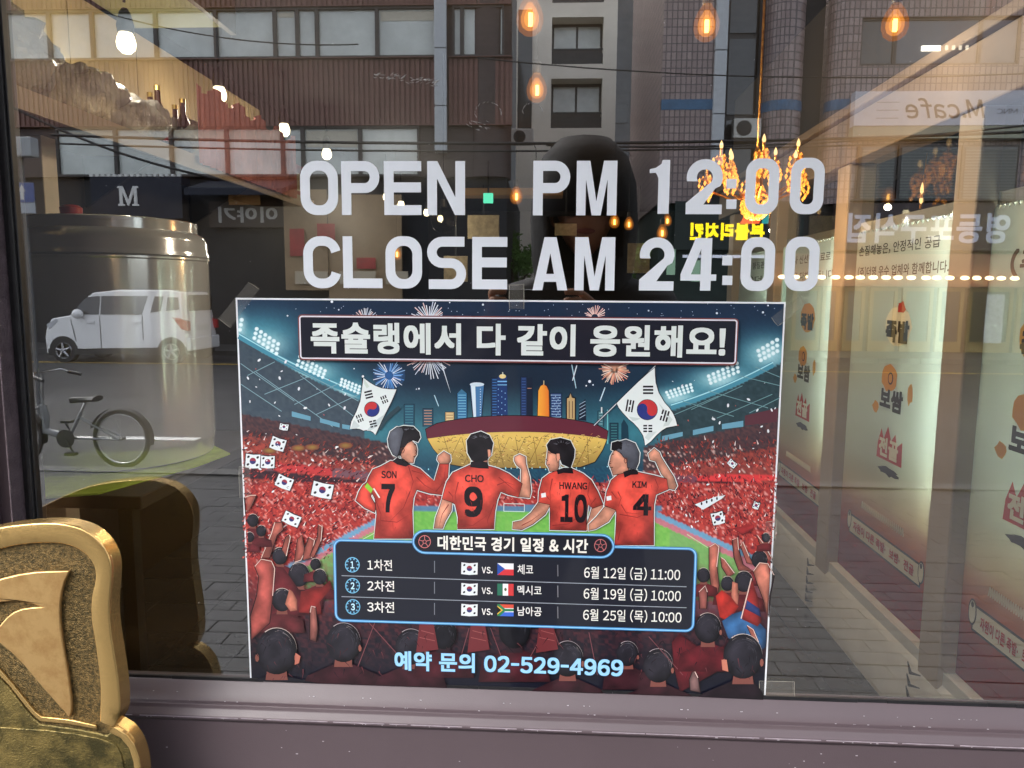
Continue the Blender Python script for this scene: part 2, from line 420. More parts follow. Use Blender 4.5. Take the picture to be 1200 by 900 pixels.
    if ch == '4':
        return [[(w_ * .56, 0), (w_ * .56 + t * 1.05, 0), (w_ * .56 + t * 1.05, h * .19), (w_, h * .19), (w_, h * .31), (w_ * .56 + t * 1.05, h * .31), (w_ * .56 + t * 1.05, h), (w_ * .40, h), (0, h * .31), (0, h * .19), (w_ * .56, h * .19)],
                [(w_ * .56, h * .31), (w_ * .29, h * .31), (w_ * .56, h * .80)]]
    if ch == ':':
        return [[(0, 0), (t, 0), (t, t * .95), (0, t * .95)], [(w_ - t, h * .57), (w_, h * .57), (w_, h * .57 + t * .95), (w_ - t, h * .57 + t * .95)]]
def lettering(label, rows, loc):
    root = thing('window_lettering', label, 'lettering', loc)
    for ch, x0, x1, yt, yb in rows:
        a = at(x0, yb, .8116); b = at(x1, yt, .8116)
        w_, h = b.x - a.x, b.z - a.z
        lps = [[(a.x + u, a.z + v) for u, v in lp] for lp in glyph(ch, w_, h, 0.01045)]
        o = outline_mesh('letter', lps, M_vin, root, -0.0004, 0.0005)
        o['label'] = 'white vinyl character ' + ('colon' if ch == ':' else ch)
    return root
lettering('upper line of white vinyl window lettering reading OPEN PM 12:00', [
    ('O', 353, 395.4, 188.5, 252), ('P', 401, 444.4, 188.8, 252), ('E', 450.6, 493.6, 188.8, 252), ('N', 501, 545, 188.8, 252),
    ('P', 624.4, 668.6, 188.4, 252.4), ('M', 675, 723.6, 188.4, 252.4), ('1', 760, 785.4, 187.5, 250.6), ('2', 803.2, 848, 186.6, 251),
    (':', 850.8, 863.5, 203, 245), ('0', 872, 914.2, 185.6, 251), ('0', 924.4, 967.4, 185, 251)], at(660, 252, .8116))
lettering('lower line of white vinyl window lettering reading CLOSE AM 24:00', [
    ('C', 356.6, 399, 276.8, 337.6), ('L', 402.8, 447.6, 277, 337.4), ('O', 452.4, 494.4, 277, 338), ('S', 500.8, 546.2, 277.6, 338.6), ('E', 553.4, 594.6, 277.8, 338.8),
    ('A', 624, 665.8, 278, 340), ('M', 673, 721.2, 278, 340.2), ('2', 748.6, 791, 278.4, 340.4), ('4', 796.8, 841, 279, 340.4),
    (':', 846.2, 858.6, 293.6, 334), ('0', 866.8, 909.2, 278, 340.8), ('0', 918, 961.4, 277.6, 341)], at(660, 340, .8116))
# ================================================================== POSTER  (flat print: coloured shapes lying on the sheet)
YP = -0.0012
DP = YP - CAMP.y
def PW(x, y):
    p = at(x, y, DP); return (p.x, p.z)
_N = lambda x, y: (math.sin(x * 12.9898 + y * 78.233) * 43758.5453) % 1.0
_lin0 = lin
def inkc(c): return _lin0(tuple(v * .98 + k for v, k in zip(c, (4, 4, 6))))  # slight lift of the blacks stands in for haze reflected by the laminate
class Print:
    def __init__(s): s.v = []; s.f = []; s.c = []; s.lv = 0
    def step(s): s.lv += 1
    @property
    def y(s): return YP - 0.0000035 * s.lv
    def raw(s, pts, faces, cols):
        n = len(s.v); s.v += [(a, s.y, b) for a, b in pts]
        for f in faces: s.f.append(tuple(n + i for i in f))
        s.c += cols
    def poly(s, pts, col, step=True, world=False):
        if step: s.step()
        wp = pts if world else [PW(*p) for p in pts]
        tr = tessellate_polygon([[Vector((a, b, 0)) for a, b in wp]])
        cols = [inkc(col(*p)) if callable(col) else None for p in pts] if callable(col) else [inkc(col)] * len(pts)
        s.raw(wp, tr, cols)
    def paint(s, pts, col, edge=.30, var=.16, side=.25, cell=2.4, step=True, sd=0):
        """a shape brushed in: tone drifts inside it and thickens towards its outline"""
        if step: s.step()
        n = len(pts); xs = [p[0] for p in pts]; ys = [p[1] for p in pts]; x0, x1, y0, y1 = min(xs), max(xs), min(ys), max(ys)
        if x1 - x0 < 2.5 * cell or y1 - y0 < 2.5 * cell: return s.poly(pts, col, step=False)
        def ins(x, y):
            r = False; j = n - 1
            for i in range(n):
                if (pts[i][1] > y) != (pts[j][1] > y) and x < (pts[j][0] - pts[i][0]) * (y - pts[i][1]) / (pts[j][1] - pts[i][1]) + pts[i][0]: r = not r
                j = i
            return r
        def dist(x, y):
            m_ = 1e9
            for i in range(n):
                ax, ay = pts[i]; bx, by_ = pts[(i + 1) % n]; dx, dy = bx - ax, by_ - ay; t = max(0, min(1, ((x - ax) * dx + (y - ay) * dy) / (dx * dx + dy * dy + 1e-9)))
                m_ = min(m_, math.hypot(x - ax - dx * t, y - ay - dy * t))
            return m_
        P2 = [Vector(p) for p in pts]; y = y0 + cell / 2; r_ = random.Random(int(x0 * 7 + y0 * 13) + sd)
        while y < y1:
            x = x0 + cell / 2
            while x < x1:
                qx, qy = x + r_.uniform(-.8, .8), y + r_.uniform(-.8, .8)
                if ins(qx, qy) and dist(qx, qy) > cell * .35: P2.append(Vector((qx, qy)))
                x += cell
            y += cell
        import mathutils
        V, E2, F, *_ = mathutils.geometry.delaunay_2d_cdt(P2, [(i, (i + 1) % n) for i in range(n)], [list(range(n))], 1, 1e-4)
        ph = x0 * .37 + y0 * .21; L = max(4.0, (x1 - x0) * .22); cols = []
        for v in V:
            x, y = v; b = col(x, y) if callable(col) else col; d = dist(x, y)
            k = 1 - edge * max(0, 1 - d / L) ** 1.3 + var * (math.sin(x * .17 + y * .06 + ph) * math.sin(y * .13 - x * .05 + ph * 2) + .35 * math.sin(x * .33 + math.sin(y * .21 + ph) * 2)) + side * ((x1 - x) / (x1 - x0) - .5) * .6 - side * ((y - y0) / (y1 - y0) - .5) * .5
            k += r_.uniform(-.04, .04); cols.append(inkc(tuple(max(0, min(255, q * k)) for q in b)))
        s.raw([PW(v[0], v[1]) for v in V], [tuple(f) for f in F], cols)
    def stroke(s, pts, w_, col, closed=False, step=True, taper=False):
        """w_ in photo pixels"""
        if step: s.step()
        n = len(pts); L = []; Rr = []
        for i, p in enumerate(pts):
            a = pts[(i - 1) % n] if (closed or i > 0) else p; b = pts[(i + 1) % n] if (closed or i < n - 1) else p
            dx, dy = b[0] - a[0], b[1] - a[1]; l = math.hypot(dx, dy) or 1; nx, ny = -dy / l, dx / l
            h = w_ / 2 * ((1 - i / max(1, n - 1)) * .9 + .1 if taper else 1)
            L.append(PW(p[0] + nx * h, p[1] + ny * h)); Rr.append(PW(p[0] - nx * h, p[1] - ny * h))
        fs = []
        for i in range(n if closed else n - 1):
            j = (i + 1) % n; fs.append((i, j, n + j, n + i))
        s.raw(L + Rr, fs, [inkc(col)] * (2 * n))
    def disc(s, cx, cy_, rx, ry, col, n=16, step=True, rot=0, rim=None):
        if step: s.step()
        pts = [PW(cx, cy_)]
        for k in range(n):
            a = 2 * math.pi * k / n; u, v = rx * math.cos(a), ry * math.sin(a)
            pts.append(PW(cx + u * math.cos(rot) - v * math.sin(rot), cy_ + u * math.sin(rot) + v * math.cos(rot)))
        s.raw(pts, [(0, 1 + k, 1 + (k + 1) % n) for k in range(n)], [inkc(col)] + [inkc(rim or col)] * n)
    def line(s, x0, y0, x1, y1, w_, col, step=True, taper=False): s.stroke([(x0, y0), (x1, y1)], w_, col, step=step, taper=taper)
    def text(s, txt, x0, y0, x1, y1, col, bold=0.02):
        """ink box top-left .. bottom-right in photo px; laid square on the sheet"""
        s.step(); v, f = glyphs(txt, bold); a = PW(x0, y0); b = PW(x1, y1)
        n = len(s.v); s.v += [(a[0] + u * (b[0] - a[0]), s.y - 0.0000035 * k, b[1] + t * (a[1] - b[1])) for u, t, k in v]
        s.f += [tuple(n + i for i in q) for q in f]; s.c += [inkc(col)] * len(v); s.lv += 8
    def rrect(s, x0, y0, x1, y1, r, col, line=None, lw=1.5, fill=True):
        a = PW(x0, y0); b = PW(x1, y1); k = 0.00093
        lp = rrect(a[0], b[1], b[0], a[1], r * k, n=6)
        if fill: s.poly(lp, col, world=True)
        if line:
            s.step(); h = lw * k / 2; o = rrect(a[0] - h, b[1] - h, b[0] + h, a[1] + h, r * k + h, n=6); i_ = rrect(a[0] + h, b[1] + h, b[0] - h, a[1] - h, r * k - h, n=6)
            n = len(o); s.raw(o + i_, [(q, (q + 1) % n, n + (q + 1) % n, n + q) for q in range(n)], [inkc(line)] * (2 * n))
    def build(s, name, m, parent):
        me = bpy.data.meshes.new(name); off = wl(parent)
        me.from_pydata([(a - off.x, b - off.y, c - off.z) for a, b, c in s.v], [], s.f)
        at_ = me.color_attributes.new('ink', 'FLOAT_COLOR', 'POINT')
        fl = []
        for c in s.c: fl += [c[0], c[1], c[2], 1.0]
        at_.data.foreach_set('color', fl); me.materials.append(m)
        # make every face look at the street
        import bmesh
        bm = bmesh.new(); bm.from_mesh(me)
        fl = [f for f in bm.faces if f.normal.y > 0]
        bmesh.ops.reverse_faces(bm, faces=fl); bm.to_mesh(me); bm.free()
        o = bpy.data.objects.new(name, me); C.objects.link(o); o.parent = parent; return o

def ink_mat():
    m = mat('laminated_ink', (1, 1, 1), 0.45); t = m.node_tree; b = t.nodes['Principled BSDF']
    a = t.nodes.new('ShaderNodeAttribute'); a.attribute_name = 'ink'; t.links.new(a.outputs['Color'], b.inputs['Base Color'])
    b.inputs['Coat Weight'].default_value = 1.0; b.inputs['Coat Roughness'].default_value = 0.06; b.inputs['Specular IOR Level'].default_value = 0.2
    # gentle cockle of the laminate
    tc = t.nodes.new('ShaderNodeTexCoord'); nz = t.nodes.new('ShaderNodeTexNoise'); nz.inputs['Scale'].default_value = 14
    t.links.new(tc.outputs['Object'], nz.inputs['Vector'])
    bp = t.nodes.new('ShaderNodeBump'); bp.inputs['Strength'].default_value = 0.05; bp.inputs['Distance'].default_value = 0.01
    t.links.new(nz.outputs['Fac'], bp.inputs['Height']); t.links.new(bp.outputs['Normal'], b.inputs['Coat Normal'])
    return m
M_ink = ink_mat()
M_paper = mat('white_paper', lin((232, 234, 238)), 0.4)
poster = thing('match_poster', 'glossy football cheering poster with match schedule taped to the outside of the glass', 'poster', at(595, 800, DP))
TL, TR, BR, BL = (276, 349), (921, 354), (897, 819.5), (293, 798.5)
def Q(u, v):
    a = PW(*TL); b = PW(*BR); return (a[0] + (b[0] - a[0]) * u, a[1] + (b[1] - a[1]) * v)
a_, b_ = PW(*TL), PW(*BR)
XL, XR_, ZT, ZB = (a_[0] + PW(*BL)[0]) / 2, (PW(*TR)[0] + b_[0]) / 2, a_[1], GZ0 + 0.0008
sh = MB(); sh.box(XL, XR_, YP + 0.0001, -0.0002, ZB, ZT); sh.build('sheet', M_paper, poster)

def mix(a, b, t):
    t = max(0, min(1, t)); return tuple(a[i] + (b[i] - a[i]) * t for i in range(3))
def gs(x, y, cx, cy_, rx, ry): return math.exp(-(((x - cx) / rx) ** 2 + ((y - cy_) / ry) ** 2))
def rdgeL(x): return 391 + (x - 277) * .60 - max(0, x - 277) ** 2 * .00078
def rdgeR(x): return 420 + (917 - x) * .56 - (917 - x) ** 2 * .00100
def bgcol(x, y):
    n1 = _N(round(x * .7), round(y * .7)); n2 = _N(round(x * .25) + 7, round(y * .3)); n3 = _N(round(x * 2.1), round(y * 2.2))
    c = mix((26, 44, 68), (28, 54, 74), (y - 350) / 100)
    c = mix(c, (24, 34, 48), gs(x, y, 600, 440, 150, 60) * .7)
    c = mix(c, (70, 150, 160), max(0, 1 - abs(y - 500) / 55) * .75)
    c = mix(c, (84, 168, 184), .8 * (gs(x, y, 300, 388, 60, 26) + gs(x, y, 368, 430, 42, 18) + gs(x, y, 412, 453, 34, 16))); c = mix(c, (196, 236, 238), .8 * (gs(x, y, 311, 400, 24, 13) + gs(x, y, 365, 430, 24, 9) + gs(x, y, 411, 453, 17, 7) + gs(x, y, 280, 379, 7, 13)))
    c = mix(c, (84, 168, 184), .8 * (gs(x, y, 903, 410, 46, 24) + gs(x, y, 848, 440, 42, 17) + gs(x, y, 797, 461, 36, 15))); c = mix(c, (196, 236, 238), .8 * (gs(x, y, 903, 410, 20, 14) + gs(x, y, 848, 439, 24, 10) + gs(x, y, 797, 460, 20, 8)))
    inL = x < 430 and y > rdgeL(x); inR = x > 780 and y > rdgeR(x)
    if inL or inR: c = mix((58, 72, 84), (70, 84, 92), n2)
    if inR: c = mix((36, 58, 62), (46, 68, 74), n2)
    # stands
    top = 478 + (x - 281) * .19 if x < 500 else (486 + (910 - x) * .20)
    if (x < 470 or x > 760) and y > top:
        c = mix((52, 42, 48), (96, 62, 60), n1)
        if y > top + 30: c = mix((110, 48, 44), (176, 74, 62), n1)
        if y > 505 and (x < 340): c = mix(c, (190, 76, 60), n3 * .8)
        if n3 > .93 and y > 515: c = (205, 170, 160)
    if x < 470:
        if abs(y - (537 + (x - 300) * .10)) < 5: c = (200, 60, 60) if 320 < x < 392 else (120, 84, 92)
        if 6 < y - (537 + (x - 300) * .10) < 17: c = mix((40, 30, 38), (80, 44, 50), n1)
    if x > 760:
        if abs(y - (553 + (x - 820) * -.01)) < 4: c = (226, 60, 60) if x > 822 else (120, 66, 80)
        if 4 < y - 553 < 17: c = mix((28, 20, 28), (66, 30, 36), n1)
    if 470 <= x <= 760 and 540 < y:
        c = mix((30, 62, 84), (40, 90, 110), n1)
    if y > 556 - (0 if 470 < x < 760 else -2) and y < 760:
        if y > 558:
            c = mix((150, 44, 42), (206, 72, 60), n1)
            if n3 > .90: c = (226, 150, 140)
            if n3 < .13: c = (120, 40, 44)
    if 460 < x < 780 and 585 < y < 592: c = (90, 130, 160)
    # pitch
    pl = 640 - (x - 395) * .52 if x < 480 else 592
    pr = 592 if x < 745 else 592 + (x - 745) * .47
    pt = max(pl if x < 480 else 592, pr)
    if x < 480: pt = pl
    if x > 745: pt = pr
    if y > pt and y < 700 and 340 < x < 870:
        c = mix((104, 178, 74), (140, 200, 92), n2 * .5 + (y - 590) / 120)
        if x < 430 or x > 790: c = mix(c, (120, 160, 110), .5)
    elif y > pt - 14 and (x < 480 or x > 745) and 330 < x < 900 and y < 720:
        c = (110, 160, 190) if (y - pt + 14) < 7 else (200, 120, 130)
    # dark crowd at the foot
    k = (y - 655) / 75 + (n2 - .5) * .25
    if x < 400 or x > 815: k = (y - 640 - (0 if x < 400 else 10)) / 80 + (n2 - .5) * .3
    if y > 610: c = mix(c, mix((26, 26, 34), (110, 46, 48), n2 * (1 - (y - 700) / 100) if y > 700 else n2), k)
    if y > 775: c = mix(c, (16, 18, 30), (y - 775) / 30)
    c = mix(c, (c[0] * .8, c[1] * .8, c[2] * .8), n1 * .3)
    return c
P = Print()
# background ink as a fine grid
NXg, NYg = 300, 216
gv = []; gc = []; gf = []
for jy in range(NYg + 1):
    for ix in range(NXg + 1):
        u, v = ix / NXg, jy / NYg
        x = (TL[0] + (TR[0] - TL[0]) * u) * (1 - v) + (BL[0] + (BR[0] - BL[0]) * u) * v
        y = (TL[1] + (TR[1] - TL[1]) * u) * (1 - v) + (BL[1] + (BR[1] - BL[1]) * u) * v
        m_ = 0.0019
        gv.append((XL + m_ + (XR_ - XL - 2 * m_) * u, ZT - m_ - (ZT - m_ - ZB - .0002) * v)); gc.append(inkc(bgcol(x, y)))
for jy in range(NYg):
    for ix in range(NXg):
        a = jy * (NXg + 1) + ix; gf.append((a, a + 1, a + NXg + 2, a + NXg + 1))
P.step(); P.raw(gv, gf, gc)
P.lv += 8
def inside(x, y): return 281 < x < 914 and 353 < y < 800

# roof edge bands and trusses
P.stroke([(x, rdgeL(x) + .8) for x in range(280, 425, 12)], 7, (70, 140, 160)); P.stroke([(x, rdgeL(x) - 1.4) for x in range(280, 425, 12)], 1.3, (170, 226, 232))
P.stroke([(x, rdgeR(x) + .8) for x in range(786, 917, 12)], 7, (70, 140, 160)); P.stroke([(x, rdgeR(x) - 1.4) for x in range(786, 917, 12)], 1.3, (170, 226, 232))
for q in ((282, 426, 345, 470), (300, 436, 390, 500), (282, 450, 330, 482), (325, 420, 420, 470), (352, 440, 420, 492), (290, 440, 322, 424), (310, 462, 360, 442), (345, 474, 400, 448), (370, 486, 425, 460)):
    P.line(*q, .8, (130, 165, 172))
for q in ((800, 470, 860, 488), (830, 458, 900, 478), (865, 440, 914, 452), (885, 430, 914, 442), (810, 480, 870, 452), (840, 490, 905, 462), (790, 486, 842, 464), (878, 484, 914, 466)):
    P.line(*q, .8, (110, 150, 152))
for q in ([(342, 482), (364, 488), (364, 493), (342, 488)], [(375, 490), (398, 496), (398, 501), (375, 495)], [(401, 497), (412, 499), (412, 504), (401, 502)], [(776, 511), (800, 506), (800, 511), (776, 517)], [(812, 504), (836, 499), (836, 505), (812, 510)], [(846, 497), (871, 493), (871, 500), (846, 503)]):
    P.poly(q, (104, 158, 178))
P.poly([(873, 487), (912, 478), (911, 494), (873, 499)], (86, 44, 52))
# floodlight banks
def bank(tl, tr, bl, br, nx, ny, r):
    P.step()
    for i in range(nx):
        for k in range(ny):
            u = (i + .5) / nx; v = (k + .5) / ny
            x = (tl[0] + (tr[0] - tl[0]) * u) * (1 - v) + (bl[0] + (br[0] - bl[0]) * u) * v
            y = (tl[1] + (tr[1] - tl[1]) * u) * (1 - v) + (bl[1] + (br[1] - bl[1]) * u) * v
            if inside(x, y): P.disc(x, y, r, r, (250, 255, 255), 8, step=False, rim=(206, 240, 242))
for tl, tr, bl, br, nx, ny, r in (((299, 381), (329, 402), (295, 397), (326, 419), 6, 3, 2.5), ((277, 366), (286, 374), (277, 384), (282, 391), 2, 3, 2.6),
        ((350, 414), (384, 434), (345, 429), (380, 445), 7, 3, 2.2), ((399, 442), (424, 452), (397, 452), (421, 463), 6, 3, 1.9),
        ((885, 410), (919, 390), (890, 426), (918, 411), 6, 3, 2.6), ((827, 440), (866, 422), (831, 452), (868, 437), 7, 3, 2.3), ((778, 459), (811, 448), (783, 468), (814, 459), 7, 3, 1.9)):
    bank(tl, tr, bl, br, nx, ny, r)
# fireworks
def burst(cx, cy_, r0, r1, n, cols, a0=0, a1=360, w_=1.0):
    P.step()
    for i in range(n):
        a = R(a0 + (a1 - a0) * (i + rnd.random() * .7) / n); q = rnd.uniform(.7, 1)
        x1, y1 = cx + math.cos(a) * r1 * q, cy_ + math.sin(a) * r1 * q
        if inside(x1, y1) and not (356 < x1 < 858 and 372 < y1 < 424):
            P.line(cx + math.cos(a) * r0, cy_ + math.sin(a) * r0, x1, y1, w_, rnd.choice(cols), step=False, taper=False)
WH = [(230, 235, 240), (200, 210, 225), (235, 205, 200)]
burst(428, 376, 3, 18, 16, WH, 190, 350, .9); burst(503, 376, 6, 24, 20, WH, 190, 350, 1.1); burst(697, 372, 4, 15, 14, [(240, 190, 180), (250, 225, 215)], 190, 350, 1)
burst(503, 416, 8, 30, 22, WH, 12, 168, .9); P.line(517, 425, 528, 460, 1.4, (215, 225, 230), taper=True); P.line(509, 463, 514, 476, 1, (180, 215, 225)); P.line(670, 427, 675, 455, 1, (180, 215, 225)); P.line(676, 428, 671, 446, 1.2, (220, 230, 235)); P.line(709, 454, 703, 470, 1.2, (200, 225, 235))
P.disc(456, 440, 19, 16, (44, 92, 150), 20, rim=(34, 62, 92)); burst(456, 440, 5, 20, 34, [(150, 190, 230), (90, 150, 220), (230, 235, 240)], 0, 360, .8)
P.disc(720, 433, 15, 13, (214, 150, 118), 20, rim=(52, 60, 74)); burst(720, 433, 2, 19, 44, [(245, 190, 150), (240, 160, 130), (250, 225, 205)], 0, 360, .9)
P.step()
for i in range(60):
    x, y = rnd.uniform(285, 910), rnd.uniform(356, 372); P.disc(x, y, .5, .5, (200, 215, 230), 5, step=False)
for x, y, r in ((389, 353.5, 1.6), (337, 370, 1), (397, 363, .9), (415, 432, .8), (566, 357, 1.2), (527, 354.5, .8), (760, 364, 1), (840, 367, 1.3), (894, 366, 1.3), (900, 358, 1), (691, 447, 1.8), (687, 452, 1), (695, 451, .8), (488, 456, .7), (491, 455.5, 1)):
    P.disc(x, y, r, r, (235, 240, 245), 8, step=False)

# skyline
def tower(x0, x1, y0, y1, col, lit, top=None):
    P.poly([(x0 - .7, y0 - .7), (x1 + .7, y0 - .7), (x1 + .7, y1), (x0 - .7, y1)] if not top else top, (14, 22, 34))
    if not top: P.poly([(x0, y0), (x1, y0), (x1, y1), (x0, y1)], col)
    P.step()
    for k in range(int((y1 - y0) / 3.2)):
        P.line(x0 + 1, y0 + 2 + k * 3.2, x1 - 1, y0 + 2 + k * 3.2, .8, lit, step=False)
tower(474, 485, 474, 503, (40, 84, 104), (70, 130, 140)); tower(496, 507, 479, 500, (44, 78, 96), (200, 150, 110)); tower(522, 532, 483, 494, (190, 160, 110), (240, 220, 160))
tower(536, 547, 461, 491, (50, 110, 150), (130, 190, 215)); P.poly([(536, 461), (541, 456), (547, 461)], (60, 110, 140))
P.poly([(550, 450), (568, 450), (565, 490), (554, 490)], (14, 26, 44)); P.poly([(551, 451), (567, 451), (564, 490), (555, 490)], (70, 120, 165)); P.poly([(552, 452), (557, 452), (558, 490), (555, 490)], (215, 230, 235)); P.disc(559, 450.5, 8.5, 2.4, (205, 222, 230))
P.step(); [P.disc(563, 456 + k * 3, .6, .6, (210, 230, 240), 5, step=False) for k in range(11)]
tower(576, 583, 443, 489, (26, 48, 84), (60, 120, 180)); P.poly([(582, 445), (585, 440), (590, 438), (594, 441), (595, 489), (582, 489)], (24, 52, 104)); P.disc(589, 441, 4, 2.6, (230, 210, 140)); P.line(583, 447, 594, 447, 1.4, (130, 190, 230)); P.line(583, 451, 594, 451, 1, (130, 190, 230)); P.line(589, 436, 589.5, 440, 1, (220, 220, 200))
P.step(); [P.disc(584 + (k % 3) * 4, 456 + k * 2.3, .6, .6, (150, 200, 240), 5, step=False) for k in range(14)]
tower(610.5, 617, 442, 488, (34, 52, 92), (60, 90, 140)); P.poly([(617, 444), (624, 441), (624.5, 488), (617, 488)], (24, 34, 50)); P.line(618, 455, 623, 455, .8, (190, 130, 100))
P.poly([(629, 490), (630, 458), (632.5, 452), (637, 449.5), (641.5, 452), (644, 458), (644.5, 490)], (30, 30, 36)); P.poly([(630, 490), (631, 458), (633.5, 452.5), (637, 450.5), (640.5, 452.5), (643, 458), (643.5, 490)], lambda x, y: (242, 170, 60) if x < 637 else (232, 120, 44)); P.line(637.3, 446, 637.3, 451, .9, (240, 220, 160))
tower(645.5, 658, 461, 490, (40, 66, 110), (150, 180, 210)); P.step(); [P.disc(646 + (k * 5 % 12), 463 + k * 1.3, .6, .6, (190, 210, 225), 5, step=False) for k in range(20)]
P.poly([(663, 492), (663, 466), (666, 464), (668.5, 459), (671, 464), (675, 466), (675, 492)], (30, 32, 36)); P.poly([(664.5, 492), (664.5, 467), (667, 466), (668.5, 461), (670, 466), (673.5, 467), (673.5, 492)], (190, 160, 110)); P.line(667, 470, 667, 490, .9, (70, 50, 40)); P.line(671, 470, 671, 490, .9, (70, 50, 40))
P.poly([(677.5, 492), (679, 476), (686, 467), (687, 493)], (24, 34, 50)); P.step(); [P.line(679, 490 - k * 4, 686, 486 - k * 4, .7, (170, 190, 205), step=False) for k in range(5)]
tower(701, 707, 482, 500, (60, 110, 120), (150, 190, 190)); P.line(705, 477, 705, 484, 1.5, (210, 225, 220)); tower(715, 724, 496, 520, (30, 64, 78), (70, 130, 130)); P.poly([(728, 520), (728, 497), (731, 491), (736, 499), (737, 520)], (26, 56, 70)); P.line(712, 480, 712, 520, 1.4, (110, 190, 190))

# stadium bowl
rimT = [(499, 503)] + [(499 + (712 - 499) * t, 503 - 16.5 * math.sin(math.pi * t) ** .55 + 1.6 * t) for t in [i / 16 for i in range(1, 16)]] + [(712, 505)]
bowl = rimT + [(711, 515), (706, 527), (697, 541), (680, 547), (640, 548.5), (590, 548), (545, 547), (523, 543), (508, 526), (501, 514)]
P.poly([(x + (x - 605) * .008, y + (y - 520) * .03) for x, y in bowl], (14, 14, 18)); P.poly(bowl, lambda x, y: mix((226, 190, 96), (150, 122, 62), (y - 515) / 32))
P.poly(rimT + [(711, 515)] + [(499 + (712 - 499) * t, 515.5 - 9.5 * math.sin(math.pi * t) ** .7) for t in [i / 16 for i in range(15, 0, -1)]] + [(501, 514)], (98, 40, 52))
P.step()
for i in range(420):
    x = rnd.uniform(512, 702); y = rnd.uniform(509, 545)
    if (abs(x - 606) / 98) ** 3 + max(0, (y - 512) / 36) ** 3 < 1: P.line(x, y, x + rnd.uniform(1, 4), y + rnd.uniform(-2.5, 2.5), .6, rnd.choice([(112, 84, 40), (238, 208, 130), (92, 66, 36), (180, 120, 70)]), step=False)
P.step()
for k in range(9): P.line(520 + k * 21, 512, 530 + k * 20, 545, .5, (100, 76, 40), step=False); P.line(540 + k * 19, 512, 524 + k * 19, 545, .5, (100, 76, 40), step=False)
P.step()
for k in range(40): P.disc(rnd.uniform(470, 745), rnd.uniform(546, 552), .8, 1.1, (150, 215, 225), 5, step=False)
# crowd speckle
for k in range(36):
    P.step()
    for i in range(95):
        side = rnd.random()
        if side < .42: x = rnd.uniform(284, 440); y = rnd.uniform(505 + (x - 284) * .12, 655)
        elif side < .86: x = rnd.uniform(770, 910); y = rnd.uniform(515, 640)
        else: x = rnd.uniform(500, 745); y = rnd.uniform(560, 586)
        if x > 390 and x < 440 and y > 640 - (x - 395) * .52 - 14: continue
        if x > 770 and y > 604 + (x - 770) * .47 - 14: continue
        if abs(y - 553) < 5 and x > 822: continue
        dk = y < 540
        c = rnd.choice([(190, 58, 52), (220, 82, 68), (134, 38, 42), (70, 24, 32), (46, 22, 30), (224, 112, 96), (96, 30, 36)] if not dk else [(120, 52, 46), (84, 44, 46), (160, 66, 52), (60, 44, 48)])
        if rnd.random() < .06: c = (236, 220, 214)
        l = rnd.uniform(2, 6); a = rnd.uniform(-1.2, -.3) if x < 600 else rnd.uniform(-2.6, -1)
        P.line(x, y, x + math.cos(a) * l, y + math.sin(a) * l, rnd.uniform(.8, 2.2), c, step=False, taper=True)
P.step()
for x, y in ((316, 528), (350, 525), (366, 524), (405, 522)): P.disc(x, y, 9, 4, (150, 120, 56), 8, step=False, rim=(120, 62, 50))
P.step()
for k in range(12): P.disc(rnd.uniform(585, 596), rnd.uniform(590, 600), .1, .1, (1, 1, 1), 4, step=False)
P.rrect(590.5, 590, 614.5, 599.5, .5, (0, 0, 0), (214, 232, 226), .8, fill=False)
P.line(410, 640, 440, 624, .9, (190, 220, 160)); P.line(805, 626, 830, 642, .9, (190, 220, 160))

# little flags and confetti
def tri(cx, cy_, w_, h, ang, pat, col=(24, 22, 28)):
    P.step(); ca, sa = math.cos(R(ang)), math.sin(R(ang))
    for i, k in enumerate(pat):
        oy = (i - 1) * h / 2.6
        for a, b in (((-.5, .5),) if k else ((-.5, -.07), (.07, .5))):
            p = [(a * w_, oy - h * .11), (b * w_, oy - h * .11), (b * w_, oy + h * .11), (a * w_, oy + h * .11)]
            P.poly([(cx + u * ca - v * sa, cy_ + u * sa + v * ca) for u, v in p], col, step=False)
def taeguk(cx, cy_, r, ang, ry=None):
    P.disc(cx, cy_, r + .7, r + .7, (30, 26, 40), 24)
    P.disc(cx, cy_, r, r, (196, 52, 52), 28); ca, sa = math.cos(R(ang)), math.sin(R(ang))
    pts = []
    for i in range(17): a = math.pi * i / 16; pts.append((r * math.cos(a), r * math.sin(a)))
    for i in range(9): a = math.pi * (1 + i / 8); pts.append((-r / 2 + r / 2 * math.cos(a), r / 2 * math.sin(a)))
    for i in range(9): a = math.pi * (1 - i / 8); pts.append((r / 2 + r / 2 * math.cos(a), r / 2 * math.sin(a)))
    P.poly([(cx + u * ca - v * sa, cy_ + u * sa + v * ca) for u, v in pts], (40, 52, 122))
